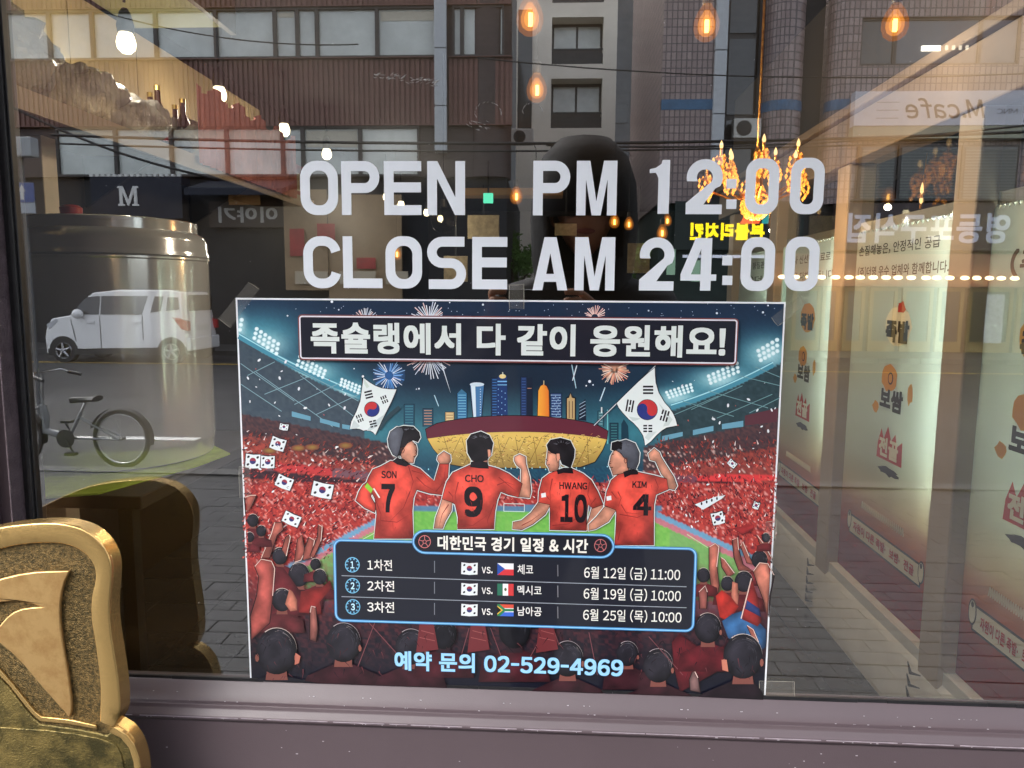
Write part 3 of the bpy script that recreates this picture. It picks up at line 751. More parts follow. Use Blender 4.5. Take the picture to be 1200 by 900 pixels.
def small_flag(cx, cy_, w_, h, ang):
    ca, sa = math.cos(R(ang)), math.sin(R(ang)); T = lambda u, v: (cx + u * ca - v * sa, cy_ + u * sa + v * ca)
    P.poly([T(-w_ / 2 - .8, -h / 2 - .8), T(w_ / 2 + .8, -h / 2 - .6), T(w_ / 2 + .8, h / 2 + .8), T(-w_ / 2 - .8, h / 2 + .6)], (50, 34, 40))
    P.poly([T(-w_ / 2, -h / 2), T(0, -h / 2 + .8), T(w_ / 2, -h / 2), T(w_ / 2, h / 2), T(0, h / 2 + .8), T(-w_ / 2, h / 2)], (226, 232, 232))
    P.disc(cx, cy_, h * .24, h * .24, (150, 50, 66), 12); P.step(); p = [T(-h * .24, 0), T(h * .24, 0), T(h * .17, h * .17), T(0, h * .24), T(-h * .17, h * .17)]; P.poly(p, (50, 56, 110), step=False)
    P.step()
    for u, v in ((-.32, -.28), (.32, -.28), (-.32, .28), (.32, .28)):
        q = T(u * w_, v * h); P.disc(q[0], q[1], h * .09, h * .12, (40, 40, 46), 6, step=False, rot=R(ang + 45))
for f in ((326, 520, 17, 14, 18), (296.5, 540, 17, 16, 4), (314, 541, 16, 14, 2), (333.5, 565, 19, 14, 22), (378, 574, 24, 17, 12), (342, 608, 20, 13, 24), (841, 607, 14, 14, -14), (333, 500, 10, 7, 10), (886, 592, 7, 8, 20), (858, 543, 10, 7, 40)): small_flag(*f)
P.poly([(814, 591), (838, 582), (850, 580), (846, 584), (824, 597)], (222, 230, 232)); P.step(); [P.disc(822 + k * 6, 590 - k * 2, 1.2, 2, (40, 40, 50), 6, step=False) for k in range(4)]
P.step()
for i in range(110):
    x, y = rnd.choice([(rnd.uniform(284, 430), rnd.uniform(400, 640)), (rnd.uniform(785, 912), rnd.uniform(445, 625))])
    c = rnd.choice([(235, 238, 240)] * 4 + [(214, 96, 84)]); a = rnd.uniform(0, 3); l = rnd.uniform(.6, 2.4)
    P.disc(x, y, l, l * .5, c, 5, step=False, rot=a)
for x, y in ((335, 424), (304, 422), (328, 443), (350.5, 455.5), (358, 478), (404, 478), (877, 468), (853, 475), (900, 505), (836, 491)): P.disc(x, y, 2.4, 1.4, (232, 236, 238), 6, step=False, rot=x)

# the two big flags
def T_(ox, oy, s_, pts): return [(ox + a / s_, oy + b / s_) for a, b in pts]
def shape(pts, col, ow=0, oc=(14, 12, 16), ww=0):
    if ww: P.stroke(pts, ww * 2, (232, 236, 236), closed=True)
    if ow: P.stroke(pts, ow * 2, oc, closed=True)
    P.poly(pts, col)
f1 = T_(400, 430, 10, [(262, 128), (330, 180), (400, 222), (480, 250), (560, 260), (648, 262), (620, 330), (590, 400), (530, 520), (470, 640), (400, 795), (375, 765), (340, 745), (300, 738), (260, 745), (220, 726), (180, 720), (103, 725), (120, 640), (180, 520), (225, 400), (245, 250)])
P.stroke(T_(400, 430, 10, [(440, 730), (500, 640), (600, 540), (685, 470)]), 5, (44, 66, 74)); P.stroke(T_(400, 430, 10, [(255, 105), (245, 250), (225, 400), (180, 520), (115, 650)]), 1.6, (16, 16, 20)); P.disc(425.5, 441, 1.4, 1.4, (230, 230, 230))
shape(f1, (226, 234, 230), .8)
P.poly(T_(400, 430, 10, [(300, 745), (380, 640), (500, 560), (530, 520), (470, 640), (430, 690), (340, 748)]), (196, 208, 206)); P.poly(T_(400, 430, 10, [(110, 720), (150, 620), (220, 690), (180, 718)]), (200, 210, 208)); P.poly(T_(400, 430, 10, [(270, 135), (330, 230), (300, 250), (265, 190)]), (206, 218, 206))
taeguk(436, 479.4, 8.4, -68); tri(432.3, 462.2, 9, 9, -14, (1, 1, 1)); tri(450.5, 468, 9, 7, 68, (0, 0, 0)); tri(421.8, 490, 9, 7, 68, (0, 0, 0)); tri(437.5, 496.5, 8, 8, -14, (0, 1, 0))
f2 = T_(690, 425, 8.57, [(662, 50), (664, 130), (670, 200), (700, 300), (760, 400), (805, 450), (845, 510), (870, 570), (886, 630), (780, 650), (730, 680), (680, 725), (620, 790), (565, 830), (558, 780), (545, 730), (500, 660), (450, 605), (400, 565), (340, 500), (300, 450), (280, 405), (360, 325), (500, 190), (600, 100)])
P.line(768, 428.5, 696, 498.5, 2.6, (14, 14, 18)); P.line(768, 428.5, 696, 498.5, 1.1, (190, 200, 205))
shape(f2, (228, 235, 231), .8)
P.poly(T_(690, 425, 8.57, [(745, 640), (780, 560), (700, 400), (760, 470), (840, 570), (800, 630)]), (203, 214, 208)); P.poly(T_(690, 425, 8.57, [(400, 540), (520, 560), (470, 580), (440, 585)]), (200, 211, 206)); P.poly(T_(690, 425, 8.57, [(560, 750), (600, 700), (680, 690), (600, 780)]), (206, 216, 212))
taeguk(758.4, 480, 11.6, 15); tri(759.4, 456.8, 12, 10, 0, (1, 1, 1)); tri(738, 475.5, 14, 8.6, 100, (1, 0, 1)); tri(778.8, 487, 13, 9, 106, (0, 1, 0)); tri(759, 502, 10.5, 8.5, 0, (0, 0, 0))

# four supporters in red shirts seen from behind
RED = (206, 66, 54); REDD = (160, 46, 42); SKIN = (224, 154, 124)
def rcol(x, y): return mix((232, 82, 66), (176, 62, 54), (y - 585) / 60)
def player(ox, oy, s_, parts):
    for kind, pts in parts:
        q = T_(ox, oy, s_, pts)
        P.stroke(q, 3.2, (226, 232, 228), closed=True, step=(kind == parts[0][0]))
    P.step()
    for kind, pts in parts:
        q = T_(ox, oy, s_, pts); P.stroke(q, 1.4, (14, 12, 14), closed=True)
        P.paint(q, {'s': SKIN, 'r': rcol, 'h': (30, 27, 29), 'c': (28, 22, 26), 'g': (92, 94, 102), 'd': REDD}[kind], edge={'r': .30, 's': .25}.get(kind, .2), var={'h': .3, 'g': .1}.get(kind, .13))  # the grey hair tone is glare on the sheet, painted into the ink
def fold(ox, oy, s_, lst, col=(132, 38, 36), w_=1.2):
    for l in lst: P.stroke(T_(ox, oy, s_, l), w_, col, taper=True)
O1 = (390, 470, 5.294)
player(*O1, [('r', [(215, 500), (250, 560), (235, 590), (270, 650), (262, 690), (200, 660), (145, 615), (165, 560), (190, 520)]),
    ('r', [(300, 405), (360, 372), (460, 388), (540, 420), (590, 465), (632, 495), (665, 385), (720, 385), (714, 470), (690, 582), (600, 570), (522, 548), (500, 600), (492, 680), (500, 850), (258, 850), (275, 700), (262, 600), (240, 560), (205, 520), (225, 470), (250, 425)]),
    ('s', [(655, 340), (690, 312), (728, 335), (730, 372), (718, 388), (665, 386), (650, 362)]),
    ('s', [(450, 270), (490, 248), (515, 270), (522, 300), (520, 330), (505, 352), (500, 382), (470, 380), (430, 352), (420, 320), (430, 290)]),
    ('h', [(400, 165), (440, 155), (500, 160), (535, 195), (542, 225), (528, 252), (500, 240), (470, 250), (450, 275), (432, 300), (420, 335), (395, 340), (380, 300)]),
    ('g', [(345, 235), (360, 190), (400, 162), (430, 165), (440, 190), (425, 250), (415, 300), (400, 345), (375, 330), (350, 280)]),
    ('c', [(375, 372), (400, 352), (450, 375), (478, 392), (455, 402), (400, 388)])])
P.poly(T_(*O1, [(215, 505), (250, 545), (238, 572), (198, 530)]), (140, 204, 60)); P.line(438, 572, 445, 583, 1.6, (225, 230, 225))
fold(*O1, [[(490, 430), (560, 450), (600, 500)], [(520, 470), (570, 520), (640, 560)], [(480, 560), (440, 660), (340, 760)], [(300, 740), (400, 750), (480, 700)], [(470, 400), (500, 500), (470, 600)], [(640, 560), (690, 500), (700, 400)], [(262, 600), (300, 700), (290, 840)]])
P.text('SON', 447, 551.5, 465, 560.5, (40, 26, 28), .03); P.text('7', 447, 566.5, 463.5, 600.5, (26, 20, 24), .04)
O2 = (490, 470, 5.294)
player(*O2, [('s', [(150, 605), (212, 625), (205, 680), (170, 740), (152, 788), (100, 788), (112, 720), (135, 660)]),
    ('s', [(600, 345), (630, 330), (665, 345), (668, 390), (690, 470), (700, 560), (692, 598), (620, 592), (640, 515), (642, 420), (612, 395), (598, 368)]),
    ('r', [(330, 392), (430, 400), (500, 420), (565, 452), (645, 512), (622, 594), (560, 578), (512, 560), (490, 610), (476, 680), (470, 790), (245, 790), (250, 720), (232, 640), (212, 626), (150, 604), (165, 550), (180, 500), (215, 445)]),
    ('s', [(345, 345), (430, 345), (432, 402), (340, 392)]), ('h', [(305, 245), (330, 208), (390, 190), (440, 213), (463, 260), (452, 320), (428, 362), (385, 376), (335, 366), (310, 320)]),
    ('s', [(432, 300), (448, 300), (452, 335), (436, 350)]), ('c', [(330, 378), (380, 372), (430, 382), (438, 415), (380, 412), (325, 405)])])
fold(*O2, [[(500, 470), (560, 520), (610, 560)], [(490, 520), (540, 500), (600, 520)], [(250, 500), (230, 580), (240, 640)], [(250, 760), (340, 770), (440, 700)], [(470, 640), (430, 740), (440, 786)], [(190, 560), (215, 590), (212, 620)], [(190, 640), (150, 700), (130, 780)]])
P.text('CHO', 545, 556, 567, 565, (40, 26, 28), .03); P.text('9', 544, 569.5, 566, 606, (26, 20, 24), .04)
O3 = (600, 470, 5.294)
player(*O3, [('s', [(170, 620), (240, 640), (205, 700), (130, 760), (60, 795), (5, 790), (8, 750), (60, 740), (120, 690)]),
    ('s', [(500, 650), (562, 640), (556, 700), (500, 770), (470, 800), (455, 790), (480, 720)]),
    ('r', [(290, 425), (370, 418), (440, 450), (490, 490), (530, 560), (565, 640), (500, 662), (470, 640), (462, 720), (460, 800), (235, 795), (238, 700), (236, 640), (165, 625), (170, 560), (190, 480), (230, 450)]),
    ('s', [(225, 300), (250, 315), (290, 330), (292, 400), (282, 430), (235, 435), (228, 410), (214, 390)]),
    ('h', [(218, 272), (240, 242), (300, 230), (360, 246), (386, 300), (382, 350), (362, 412), (312, 388), (296, 345), (270, 325), (245, 318), (226, 300)]),
    ('s', [(276, 325), (294, 325), (298, 355), (284, 378), (275, 350)]), ('c', [(280, 430), (320, 415), (372, 415), (380, 445), (320, 440), (285, 450)])])
fold(*O3, [[(250, 480), (235, 560), (240, 640)], [(480, 500), (470, 580), (500, 650)], [(250, 770), (350, 760), (440, 700)], [(190, 560), (225, 600), (240, 620)], [(60, 770), (120, 740), (200, 680)], [(520, 600), (490, 640), (470, 700)]])
P.poly([(634, 578), (639.5, 577), (640, 582), (634.5, 583)], (232, 232, 230)); P.text('HWANG', 655.5, 564.5, 688, 573.5, (40, 26, 28), .03); P.text('10', 657, 578.5, 687.5, 612.5, (26, 20, 24), .04)
O4 = (690, 470, 5.294)
player(*O4, [('s', [(100, 652), (170, 672), (120, 745), (40, 790), (0, 800), (0, 765), (50, 715)]),
    ('s', [(370, 325), (405, 292), (436, 318), (446, 345), (480, 400), (525, 470), (545, 525), (530, 548), (492, 540), (480, 482), (450, 450), (415, 372), (380, 362)]),
    ('r', [(215, 432), (300, 440), (400, 460), (482, 482), (492, 545), (415, 578), (402, 640), (400, 700), (402, 890), (160, 890), (170, 760), (172, 700), (168, 672), (98, 645), (112, 560), (140, 490), (170, 465)]),
    ('s', [(138, 340), (165, 290), (200, 330), (240, 340), (245, 430), (210, 445), (150, 458), (140, 420), (126, 392)]),
    ('g', [(150, 262), (230, 240), (285, 262), (312, 320), (306, 380), (288, 425), (240, 410), (236, 360), (215, 345), (200, 320), (160, 298)]), ('h', [(145, 258), (180, 248), (205, 258), (200, 300), (185, 290), (160, 305), (142, 300)]),
    ('c', [(215, 440), (260, 425), (300, 430), (305, 450), (260, 452), (222, 470)])])
fold(*O4, [[(180, 560), (200, 600), (180, 660)], [(410, 480), (430, 530), (415, 575)], [(190, 700), (300, 720), (390, 680)], [(200, 640), (230, 690), (330, 700)], [(180, 860), (200, 780), (190, 720)], [(140, 560), (170, 600), (190, 600)]])
P.poly([(710.5, 581.5), (716, 580.5), (716.5, 585.5), (711, 586.5)], (232, 232, 230)); P.text('KIM', 741, 563.5, 757.5, 571.5, (40, 26, 28), .03); P.text('4', 742, 578.5, 763, 604, (26, 20, 24), .04)

for q in (T_(*O1, [(505, 268), (518, 272)]), T_(*O1, [(514, 300), (524, 318), (512, 322)]), T_(*O1, [(500, 345), (514, 340)]), T_(*O3, [(226, 318), (240, 322)]), T_(*O3, [(218, 352), (212, 362), (222, 368)]), T_(*O3, [(222, 395), (234, 392)]), T_(*O4, [(140, 330), (156, 326)]), T_(*O4, [(134, 372), (126, 382), (138, 388)]), T_(*O4, [(134, 412), (150, 408)])): P.stroke(q, .8, (30, 16, 16))
for o_, a_ in ((O1, [(425, 292), (440, 288), (446, 305), (436, 322), (426, 312)]), (O4, [(222, 352), (236, 352), (238, 372), (226, 384), (218, 370)])): P.stroke(T_(*o_, a_), .9, (96, 50, 40), closed=True)
P.step()
for o_, (hx_, hy_, hw, hh) in ((O1, (480, 185, 44, 22)), (O2, (385, 240, 66, 36)), (O3, (310, 275, 60, 34)), (O4, (240, 290, 50, 36))):
    for k in range(16):
        a = rnd.uniform(-2.8, -.4); p = [(hx_ + hw * math.cos(a) * f, hy_ + hh * math.sin(a) * f) for f in (.55, .8, 1.0)]; P.stroke(T_(*o_, p), .5, (104, 104, 112), step=False, taper=True)
P.step()
for k in range(60):
    x, y = rnd.choice([(rnd.uniform(446, 478), rnd.uniform(560, 632)), (rnd.uniform(536, 578), rnd.uniform(560, 618)), (rnd.uniform(648, 684), rnd.uniform(565, 618)), (rnd.uniform(728, 764), rnd.uniform(565, 634))])
    P.line(x, y, x + rnd.uniform(-2, 2), y + rnd.uniform(3, 9), .5, (150, 44, 40), step=False, taper=True)
# supporters at the foot of the sheet
def head(cx, cy_, r, sh=(40, 22, 28), rim=(206, 190, 178), body=True, lit=1, hair=(20, 20, 24)):
    if body: P.paint([(cx - r * 2.1, cy_ + r * 3.0), (cx - r * 1.9, cy_ + r * 1.75), (cx - r * .5, cy_ + r * 1.15), (cx + r * .5, cy_ + r * 1.15), (cx + r * 1.9, cy_ + r * 1.75), (cx + r * 2.1, cy_ + r * 3.0)], sh)
    P.poly([(cx - r * .42, cy_ + r * .7), (cx + r * .42, cy_ + r * .7), (cx + r * .5, cy_ + r * 1.3), (cx - r * .5, cy_ + r * 1.3)], (120, 70, 60) if lit else (40, 26, 30))
    P.paint([(cx + r * .92 * math.cos(2 * math.pi * a / 26), cy_ + r * 1.05 * math.sin(2 * math.pi * a / 26)) for a in range(26)], (38, 36, 42) if lit else hair, edge=.5, var=.2, side=.5)
    if lit and r > 12:
        for sg in ((-1, 1) if r > 22 else (1,)): P.paint([(cx + sg * r * (.88 + .09 * math.cos(a * .9)), cy_ + r * (.30 + .19 * math.sin(a * .9))) for a in range(7)], (140, 84, 70))
    P.stroke([(cx + r * .92 * math.cos(R(a)), cy_ + r * 1.05 * math.sin(R(a))) for a in range(-125, 2, 12)], max(.7, r * .04), rim if lit else (96, 84, 84), taper=True)
    P.step()
    for k in range(26 if r > 12 else 8):
        a = R(rnd.uniform(-170, 0)); f = rnd.uniform(.45, .95); q = rnd.uniform(.1, .3); P.stroke([(cx + r * .88 * f * math.cos(a + t * q), cy_ + r * 1.0 * f * math.sin(a + t * q)) for t in (0, 1, 2)], rnd.uniform(.35, .8), rnd.choice([(92, 90, 96), (62, 60, 68), (128, 120, 116)]) if f > .8 else (58, 56, 62), step=False, taper=True)
def clip_y(pts):
    return [(x, min(y, 797 + (x - 293) * .0348)) for x, y in pts]
_pp = P.poly; _ps = P.stroke
def cpoly(pts, col, step=True, world=False):
    if not world: pts = [(max(281 + (y - 350) * .036, min(918 - (y - 354) * .052, x)), y) for x, y in clip_y(pts)]
    _pp(pts, col, step, world)
P.poly = cpoly
_pt = P.paint
def cpaint(pts, col, **k): _pt([(max(281 + (y - 350) * .036, min(918 - (y - 354) * .052, x)), y) for x, y in clip_y(pts)], col, **k)
P.paint = cpaint
OL = (270, 580, 4.09); OR = (760, 600, 4.09)
def arm(o, pts, col=(172, 92, 78), sl=None):
    q = T_(*o, pts); q = [(max(282, min(911, x)), y) for x, y in q]; P.stroke(q, 1.8, (30, 16, 18), closed=True); P.paint(q, col, edge=.35)
    P.stroke(q[:max(3, len(q) // 2)], .8, (235, 205, 190))
arm(OL, [(70, 10), (100, 0), (126, 0), (110, 40), (75, 90)]); arm(OL, [(150, 300), (200, 180), (215, 130), (250, 130), (255, 165), (225, 190), (190, 300)])
for hx, hy, hr in ((110, 120, 30), (150, 170, 26), (95, 200, 24), (240, 290, 40), (330, 380, 55), (410, 330, 28), (430, 390, 36), (520, 340, 0)):
    if hr: head(270 + hx / 4.09, 580 + hy / 4.09, hr / 4.09, (98, 34, 38))
P.paint(T_(*OL, [(190, 330), (260, 350), (330, 450), (460, 470), (430, 560), (200, 600), (150, 450)]), (96, 34, 38))
P.paint(T_(*OL, [(340, 460), (440, 440), (480, 405), (490, 440), (430, 510), (440, 570), (330, 560)]), (140, 42, 38))
arm(OL, [(360, 270), (340, 310), (310, 320), (325, 210), (345, 190), (350, 220)]); arm(OL, [(380, 200), (405, 215), (390, 300), (350, 310), (360, 250)]); arm(OL, [(425, 140), (442, 150), (436, 220), (400, 300), (385, 290), (420, 200)])
arm(OL, [(285, 190), (290, 200), (270, 290), (250, 260), (268, 200)])
head(270 + 250 / 4.09, 580 + 500 / 4.09, 13, (98, 40, 42)); P.paint(T_(*OL, [(285, 450), (300, 460), (322, 500), (322, 550), (290, 555), (265, 520)]), (216, 130, 104))
arm(OL, [(120, 340), (150, 305), (200, 315), (215, 350), (205, 480), (190, 610), (100, 690), (98, 580), (130, 480), (140, 390)], (176, 84, 74))
arm(OL, [(385, 560), (390, 530), (410, 535), (420, 640), (412, 700), (385, 690)], (160, 96, 84))
head(270 + 300 / 4.09, 580 + 160 / 4.09 + 88, 20, (30, 26, 32)) if False else None
arm(OR, [(290, 165), (318, 148), (336, 165), (325, 260), (335, 350), (330, 395), (300, 360), (290, 270)], (196, 112, 92)); arm(OR, [(400, 130), (425, 120), (430, 180), (450, 250), (500, 280), (430, 275), (410, 220)]); arm(OR, [(440, 160), (450, 140), (480, 210), (500, 250), (470, 240)]); arm(OR, [(520, 110), (550, 150), (590, 220), (590, 240), (555, 215)])
arm(OR, [(345, 215), (362, 225), (410, 290), (380, 310), (350, 260)])
P.paint(T_(*OR, [(400, 75), (500, 55), (505, 75), (450, 110)]), (170, 44, 44))
for hx, hy, hr in ((262, 300, 34), (530, 225, 42), (560, 120, 22), (376, 340, 34), (455, 330, 48)): head(760 + hx / 4.09, 600 + hy / 4.09, hr / 4.09, (106, 34, 36))
P.paint(T_(*OR, [(400, 330), (425, 340), (430, 400), (425, 440), (400, 430), (395, 390)]), (206, 124, 100))
P.paint(T_(*OR, [(320, 400), (350, 370), (395, 405), (430, 450), (380, 520), (340, 500)]), (186, 48, 38)); P.paint(T_(*OR, [(350, 520), (400, 485), (470, 465), (560, 560), (590, 640), (520, 680), (380, 600)]), (52, 96, 142))
arm(OR, [(500, 280), (530, 240), (570, 245), (600, 300), (580, 400), (575, 500), (550, 420), (520, 340)], (200, 120, 98)); arm(OR, [(240, 380), (270, 350), (280, 380), (275, 460), (245, 460)], (150, 84, 74))
P.paint(T_(*OR, [(490, 310), (520, 400), (540, 520), (520, 545), (445, 510), (465, 400)]), (150, 44, 40)); P.paint(T_(*OR, [(470, 420), (530, 460), (536, 500), (460, 460)]), (44, 60, 110)); P.line(880, 677, 868, 724, 1.2, (225, 200, 185))
P.paint(T_(*OR, [(110, 620), (150, 580), (230, 640), (300, 650), (360, 640), (330, 760), (150, 860), (120, 740)]), (92, 24, 30))
arm(OR, [(215, 750), (205, 730), (235, 790), (245, 860), (200, 850), (195, 800)], (120, 90, 86)); arm(OR, [(470, 540), (500, 560), (525, 620), (500, 610)], (190, 110, 90))
for hx, hy, hr, lit in ((403, 752, 22, 1), (482, 757, 20, 1), (430, 745, 0, 0), (520, 742, 17, 0), (603, 738, 20, 0), (665, 771, 20, 1), (735, 765, 14, 1), (771, 779, 19, 1), (560, 770, 0, 0), (700, 800, 0, 0)):
    if hr: head(hx, hy, hr, (60, 26, 32) if lit else (74, 28, 34), lit=lit, rim=(170, 160, 160))
for a, b in (((425, 720), (470, 770)), ((440, 728), (420, 780)), ((505, 722), (500, 770)), ((550, 735), (540, 770)), ((575, 735), (590, 775)), ((640, 735), (618, 775)), ((690, 740), (700, 790)), ((650, 740), (655, 755)), ((760, 745), (800, 790))):
    P.line(*a, *b, .8, (120, 70, 72))
for cx in (500, 560, 640): P.poly([(cx - 8, 730), (cx + 8, 728), (cx + 14, 760), (cx - 12, 764)], (104, 42, 44)); P.line(cx - 6, 738, cx + 9, 742, .7, (150, 84, 80)); P.line(cx - 8, 746, cx + 10, 750, .7, (150, 84, 80))
head(829, 735, 17, (92, 24, 30)); head(325, 762, 26, (26, 26, 34)); P.poly([(347, 764), (353, 768), (351, 776), (346, 778)], (186, 110, 90)); head(870, 768, 25, (34, 22, 28)); P.poly([(845, 772), (851, 772), (853, 786), (846, 784)], (196, 120, 96))
P.poly([(440, 785), (900, 795), (900, 830), (440, 810)], (16, 16, 26)) if False else None
P.paint = _pt
P.step()
for k in range(260):
    x = rnd.uniform(300, 888); y = rnd.uniform(738, 794)
    if 455 < x < 735 and 758 < y: continue
    l = rnd.uniform(3, 12); a = rnd.uniform(.6, 2.4); _ps([(x, y), (x + math.cos(a) * l * .5 + rnd.uniform(-1, 1), min(796, y + math.sin(a) * l * .5)), (x + math.cos(a) * l, min(796, y + math.sin(a) * l))], rnd.uniform(.5, 1.4), rnd.choice([(20, 14, 20), (34, 20, 26), (96, 48, 50), (14, 14, 20), (60, 28, 32)]), step=False, taper=True)
P.poly = _pp

# schedule panel
P.rrect(392.3, 632, 811.5, 738.5, 9, (30, 32, 40), (64, 132, 190), 3.4); P.rrect(392.3, 632, 811.5, 738.5, 9, (0, 0, 0), (150, 205, 238), 1.2, fill=False)
P.rrect(484.5, 621, 718.4, 652.6, 14.5, (30, 30, 36), (64, 132, 190), 3.2); P.rrect(484.5, 621, 718.4, 652.6, 14.5, (0, 0, 0), (150, 205, 238), 1.2, fill=False)
P.text('대한민국 경기 일정 & 시간', 513, 626.8, 688.8, 647.8, (240, 236, 224), .028)
for cx, cy_ in ((498, 634), (703.5, 638.5)):
    P.disc(cx, cy_, 7.3, 7.6, (206, 120, 116), 18); P.disc(cx, cy_, 6.5, 6.8, (34, 30, 36), 18); P.disc(cx, cy_, 2.6, 2.6, (206, 120, 116), 5); P.disc(cx, cy_, 1.9, 1.9, (34, 30, 36), 5); P.step()
    for k in range(5): a = R(72 * k - 90); P.line(cx + 2.4 * math.cos(a), cy_ + 2.4 * math.sin(a), cx + 6.8 * math.cos(a), cy_ + 6.8 * math.sin(a), .7, (206, 120, 116), step=False)
for k, (nm, opp, dt, y) in enumerate((('1차전', '체코', '6월 12일 (금) 11:00', 661), ('2차전', '멕시코', '6월 19일 (금) 10:00', 685.4), ('3차전', '남아공', '6월 25일 (목) 10:00', 710))):
    P.disc(413.5 + k * .4, y, 8.6, 9, (120, 186, 220), 22); P.disc(413.5 + k * .4, y, 7.6, 8, (28, 46, 62), 22); P.step()
    for q in range(10): a = R(36 * q); P.line(413.5 + 5.6 * math.cos(a), y + 5.8 * math.sin(a), 413.5 + 7.6 * math.cos(a), y + 7.9 * math.sin(a), 1.4, (110, 176, 210), step=False)
    P.disc(413.5 + k * .4, y, 5, 5.2, (28, 40, 54), 18); P.text(str(k + 1), 411.2 + k * .4, y - 4, 415.8 + k * .4, y + 4.2, (190, 226, 240), .03)
    P.text(nm, 431, y - 6.4, 460 + (2.6 if k else 0), y + 7.2, (238, 236, 228), .01)
    P.line(509.6, y - 4.6, 509.6, y + 9.2, .9, (120, 126, 134)); P.line(653.6, y + (1 - k * .2) - 1, 653.8, y + 13.4, .9, (130, 130, 134))
    fy = y - 2.6 + k * -.4; small_flag(550.4, fy + 6.8, 19, 13.6, 1.6); P.text('vs.', 564.8, y + 2.2 - k * .3, 577.4, y + 10.2 - k * .3, (236, 234, 228), .012)
    x0, x1, y0, y1 = 583, 602, y - 2 - k * .6, y + 11.8 - k * .6
    if k == 0:
        P.poly([(x0, y0), (x1, y0 + .5), (x1, (y0 + y1) / 2 + .5), (x0, (y0 + y1) / 2)], (236, 236, 238)); P.poly([(x0, (y0 + y1) / 2), (x1, (y0 + y1) / 2 + .5), (x1, y1 + .5), (x0, y1)], (206, 54, 58)); P.poly([(x0, y0), (x0 + 9, (y0 + y1) / 2), (x0, y1)], (40, 78, 160))
    if k == 1:
        for q, c in enumerate(((44, 110, 84), (238, 238, 236), (206, 60, 60))): P.poly([(x0 + q * 6.33, y0 + q * .17), (x0 + (q + 1) * 6.33, y0 + (q + 1) * .17), (x0 + (q + 1) * 6.33, y1 + (q + 1) * .17), (x0 + q * 6.33, y1 + q * .17)], c)
        P.disc(592.5, (y0 + y1) / 2, 1.5, 2, (90, 96, 60), 8)
    if k == 2:
        P.poly([(x0, y0), (x1, y0 + .5), (x1, y0 + 4.8), (x0, y0 + 4.4)], (214, 80, 58)); P.poly([(x0, y0 + 4.4), (x1, y0 + 4.8), (x1, y0 + 9.4), (x0, y0 + 9.2)], (232, 232, 228)); P.poly([(x0, y0 + 9.2), (x1, y0 + 9.4), (x1, y1 + .4), (x0, y1)], (60, 104, 206))
        P.poly([(x0, y0), (x0 + 3, y0), (x0 + 9, y0 + 5.4), (x1, y0 + 5.6), (x1, y0 + 8.4), (x0 + 9, y0 + 8.4), (x0 + 3, y1), (x0, y1)], (44, 124, 78)); P.poly([(x0, y0 + 1.6), (x0 + 6.6, y0 + 6.9), (x0, y1 - 1.6)], (226, 182, 60)); P.poly([(x0, y0 + 3), (x0 + 4.8, y0 + 6.9), (x0, y1 - 3)], (20, 20, 20))
    P.text(opp, 606.6, y - .6, 624.8 if k == 0 else 634.6, y + 11.4 - k * .2, (236, 234, 228), .012)
    P.text(dt, 684.6 - k * .6, y + 1.2 + k * .2, 796.4 + k * .7, y + 19.2 + k * .2, (238, 236, 226), .008)
    if k < 2: P.line(401, y + 12.6, 804, y + 25.6, .9, (150, 156, 164))
# phone line
P.text('예약 문의 02-529-4969', 462.6, 760.8, 730, 793.4, (30, 60, 90), .05); P.text('예약 문의 02-529-4969', 462.8, 761.2, 729.8, 792.8, (154, 208, 246), .03)
# title box
P.rrect(351.6, 370, 861, 426.4, 3, (26, 28, 38), (120, 66, 62), 3.2); P.rrect(352.2, 370.6, 860.6, 425.4, 3, (0, 0, 0), (232, 230, 236), 1.6, fill=False)
P.text('족슐랭에서 다 같이 응원해요!', 363.6, 376.2, 849.6, 420.4, (12, 12, 16), .055); P.text('족슐랭에서 다 같이 응원해요!', 364.6, 377.2, 848.8, 419.4, (224, 231, 225), .034)
P.build('printed_picture', M_ink, poster)

# clear tape
M_tape = bpy.data.materials.new('clear_tape'); M_tape.use_nodes = True; _t = M_tape.node_tree; _t.nodes.clear()
_o = _t.nodes.new('ShaderNodeOutputMaterial'); _m = _t.nodes.new('ShaderNodeMixShader'); _a = _t.nodes.new('ShaderNodeBsdfTransparent'); _b = _t.nodes.new('ShaderNodeBsdfPrincipled')
_b.inputs['Base Color'].default_value = (.55, .52, .46, 1); _b.inputs['Roughness'].default_value = .25; _m.inputs[0].default_value = .045
_t.links.new(_a.outputs[0], _m.inputs[1]); _t.links.new(_b.outputs[0], _m.inputs[2]); _t.links.new(_m.outputs[0], _o.inputs[0])
M_tedge = mat('tape_edge', lin((170, 165, 150)), .3)
def tape(label, quad, edges):
    y = -0.0030; q = [at(a, b, y - CAMP.y) for a, b in quad]
    root = thing('clear_tape', label, 'tape', sum(q, Vector()) / len(q)); m = MB()
    m.prism([(p.x, p.z) for p in q], y, y - 0.00012); m.build('tape_strip', M_tape, root)
    for a, b in edges:
        m = MB(); pa, pb = q[a], q[b]; m.tube([pa, (pa + pb) / 2 + Vector((rnd.uniform(-.0004, .0004), 0, rnd.uniform(-.0004, .0004))), pb], [.0001, .00022, .0001], 4)
        m.build('tape_edge', M_tedge, root)
tape('clear tape slanting over the upper left corner of the poster', [(256, 373), (291, 331), (304, 339), (270, 384)], ((1, 2), (3, 0)))
tape('short clear tape in the middle of the top edge of the poster', [(597, 334), (614, 333), (614, 362), (597, 362)], ((0, 1), (1, 2), (0, 3)))
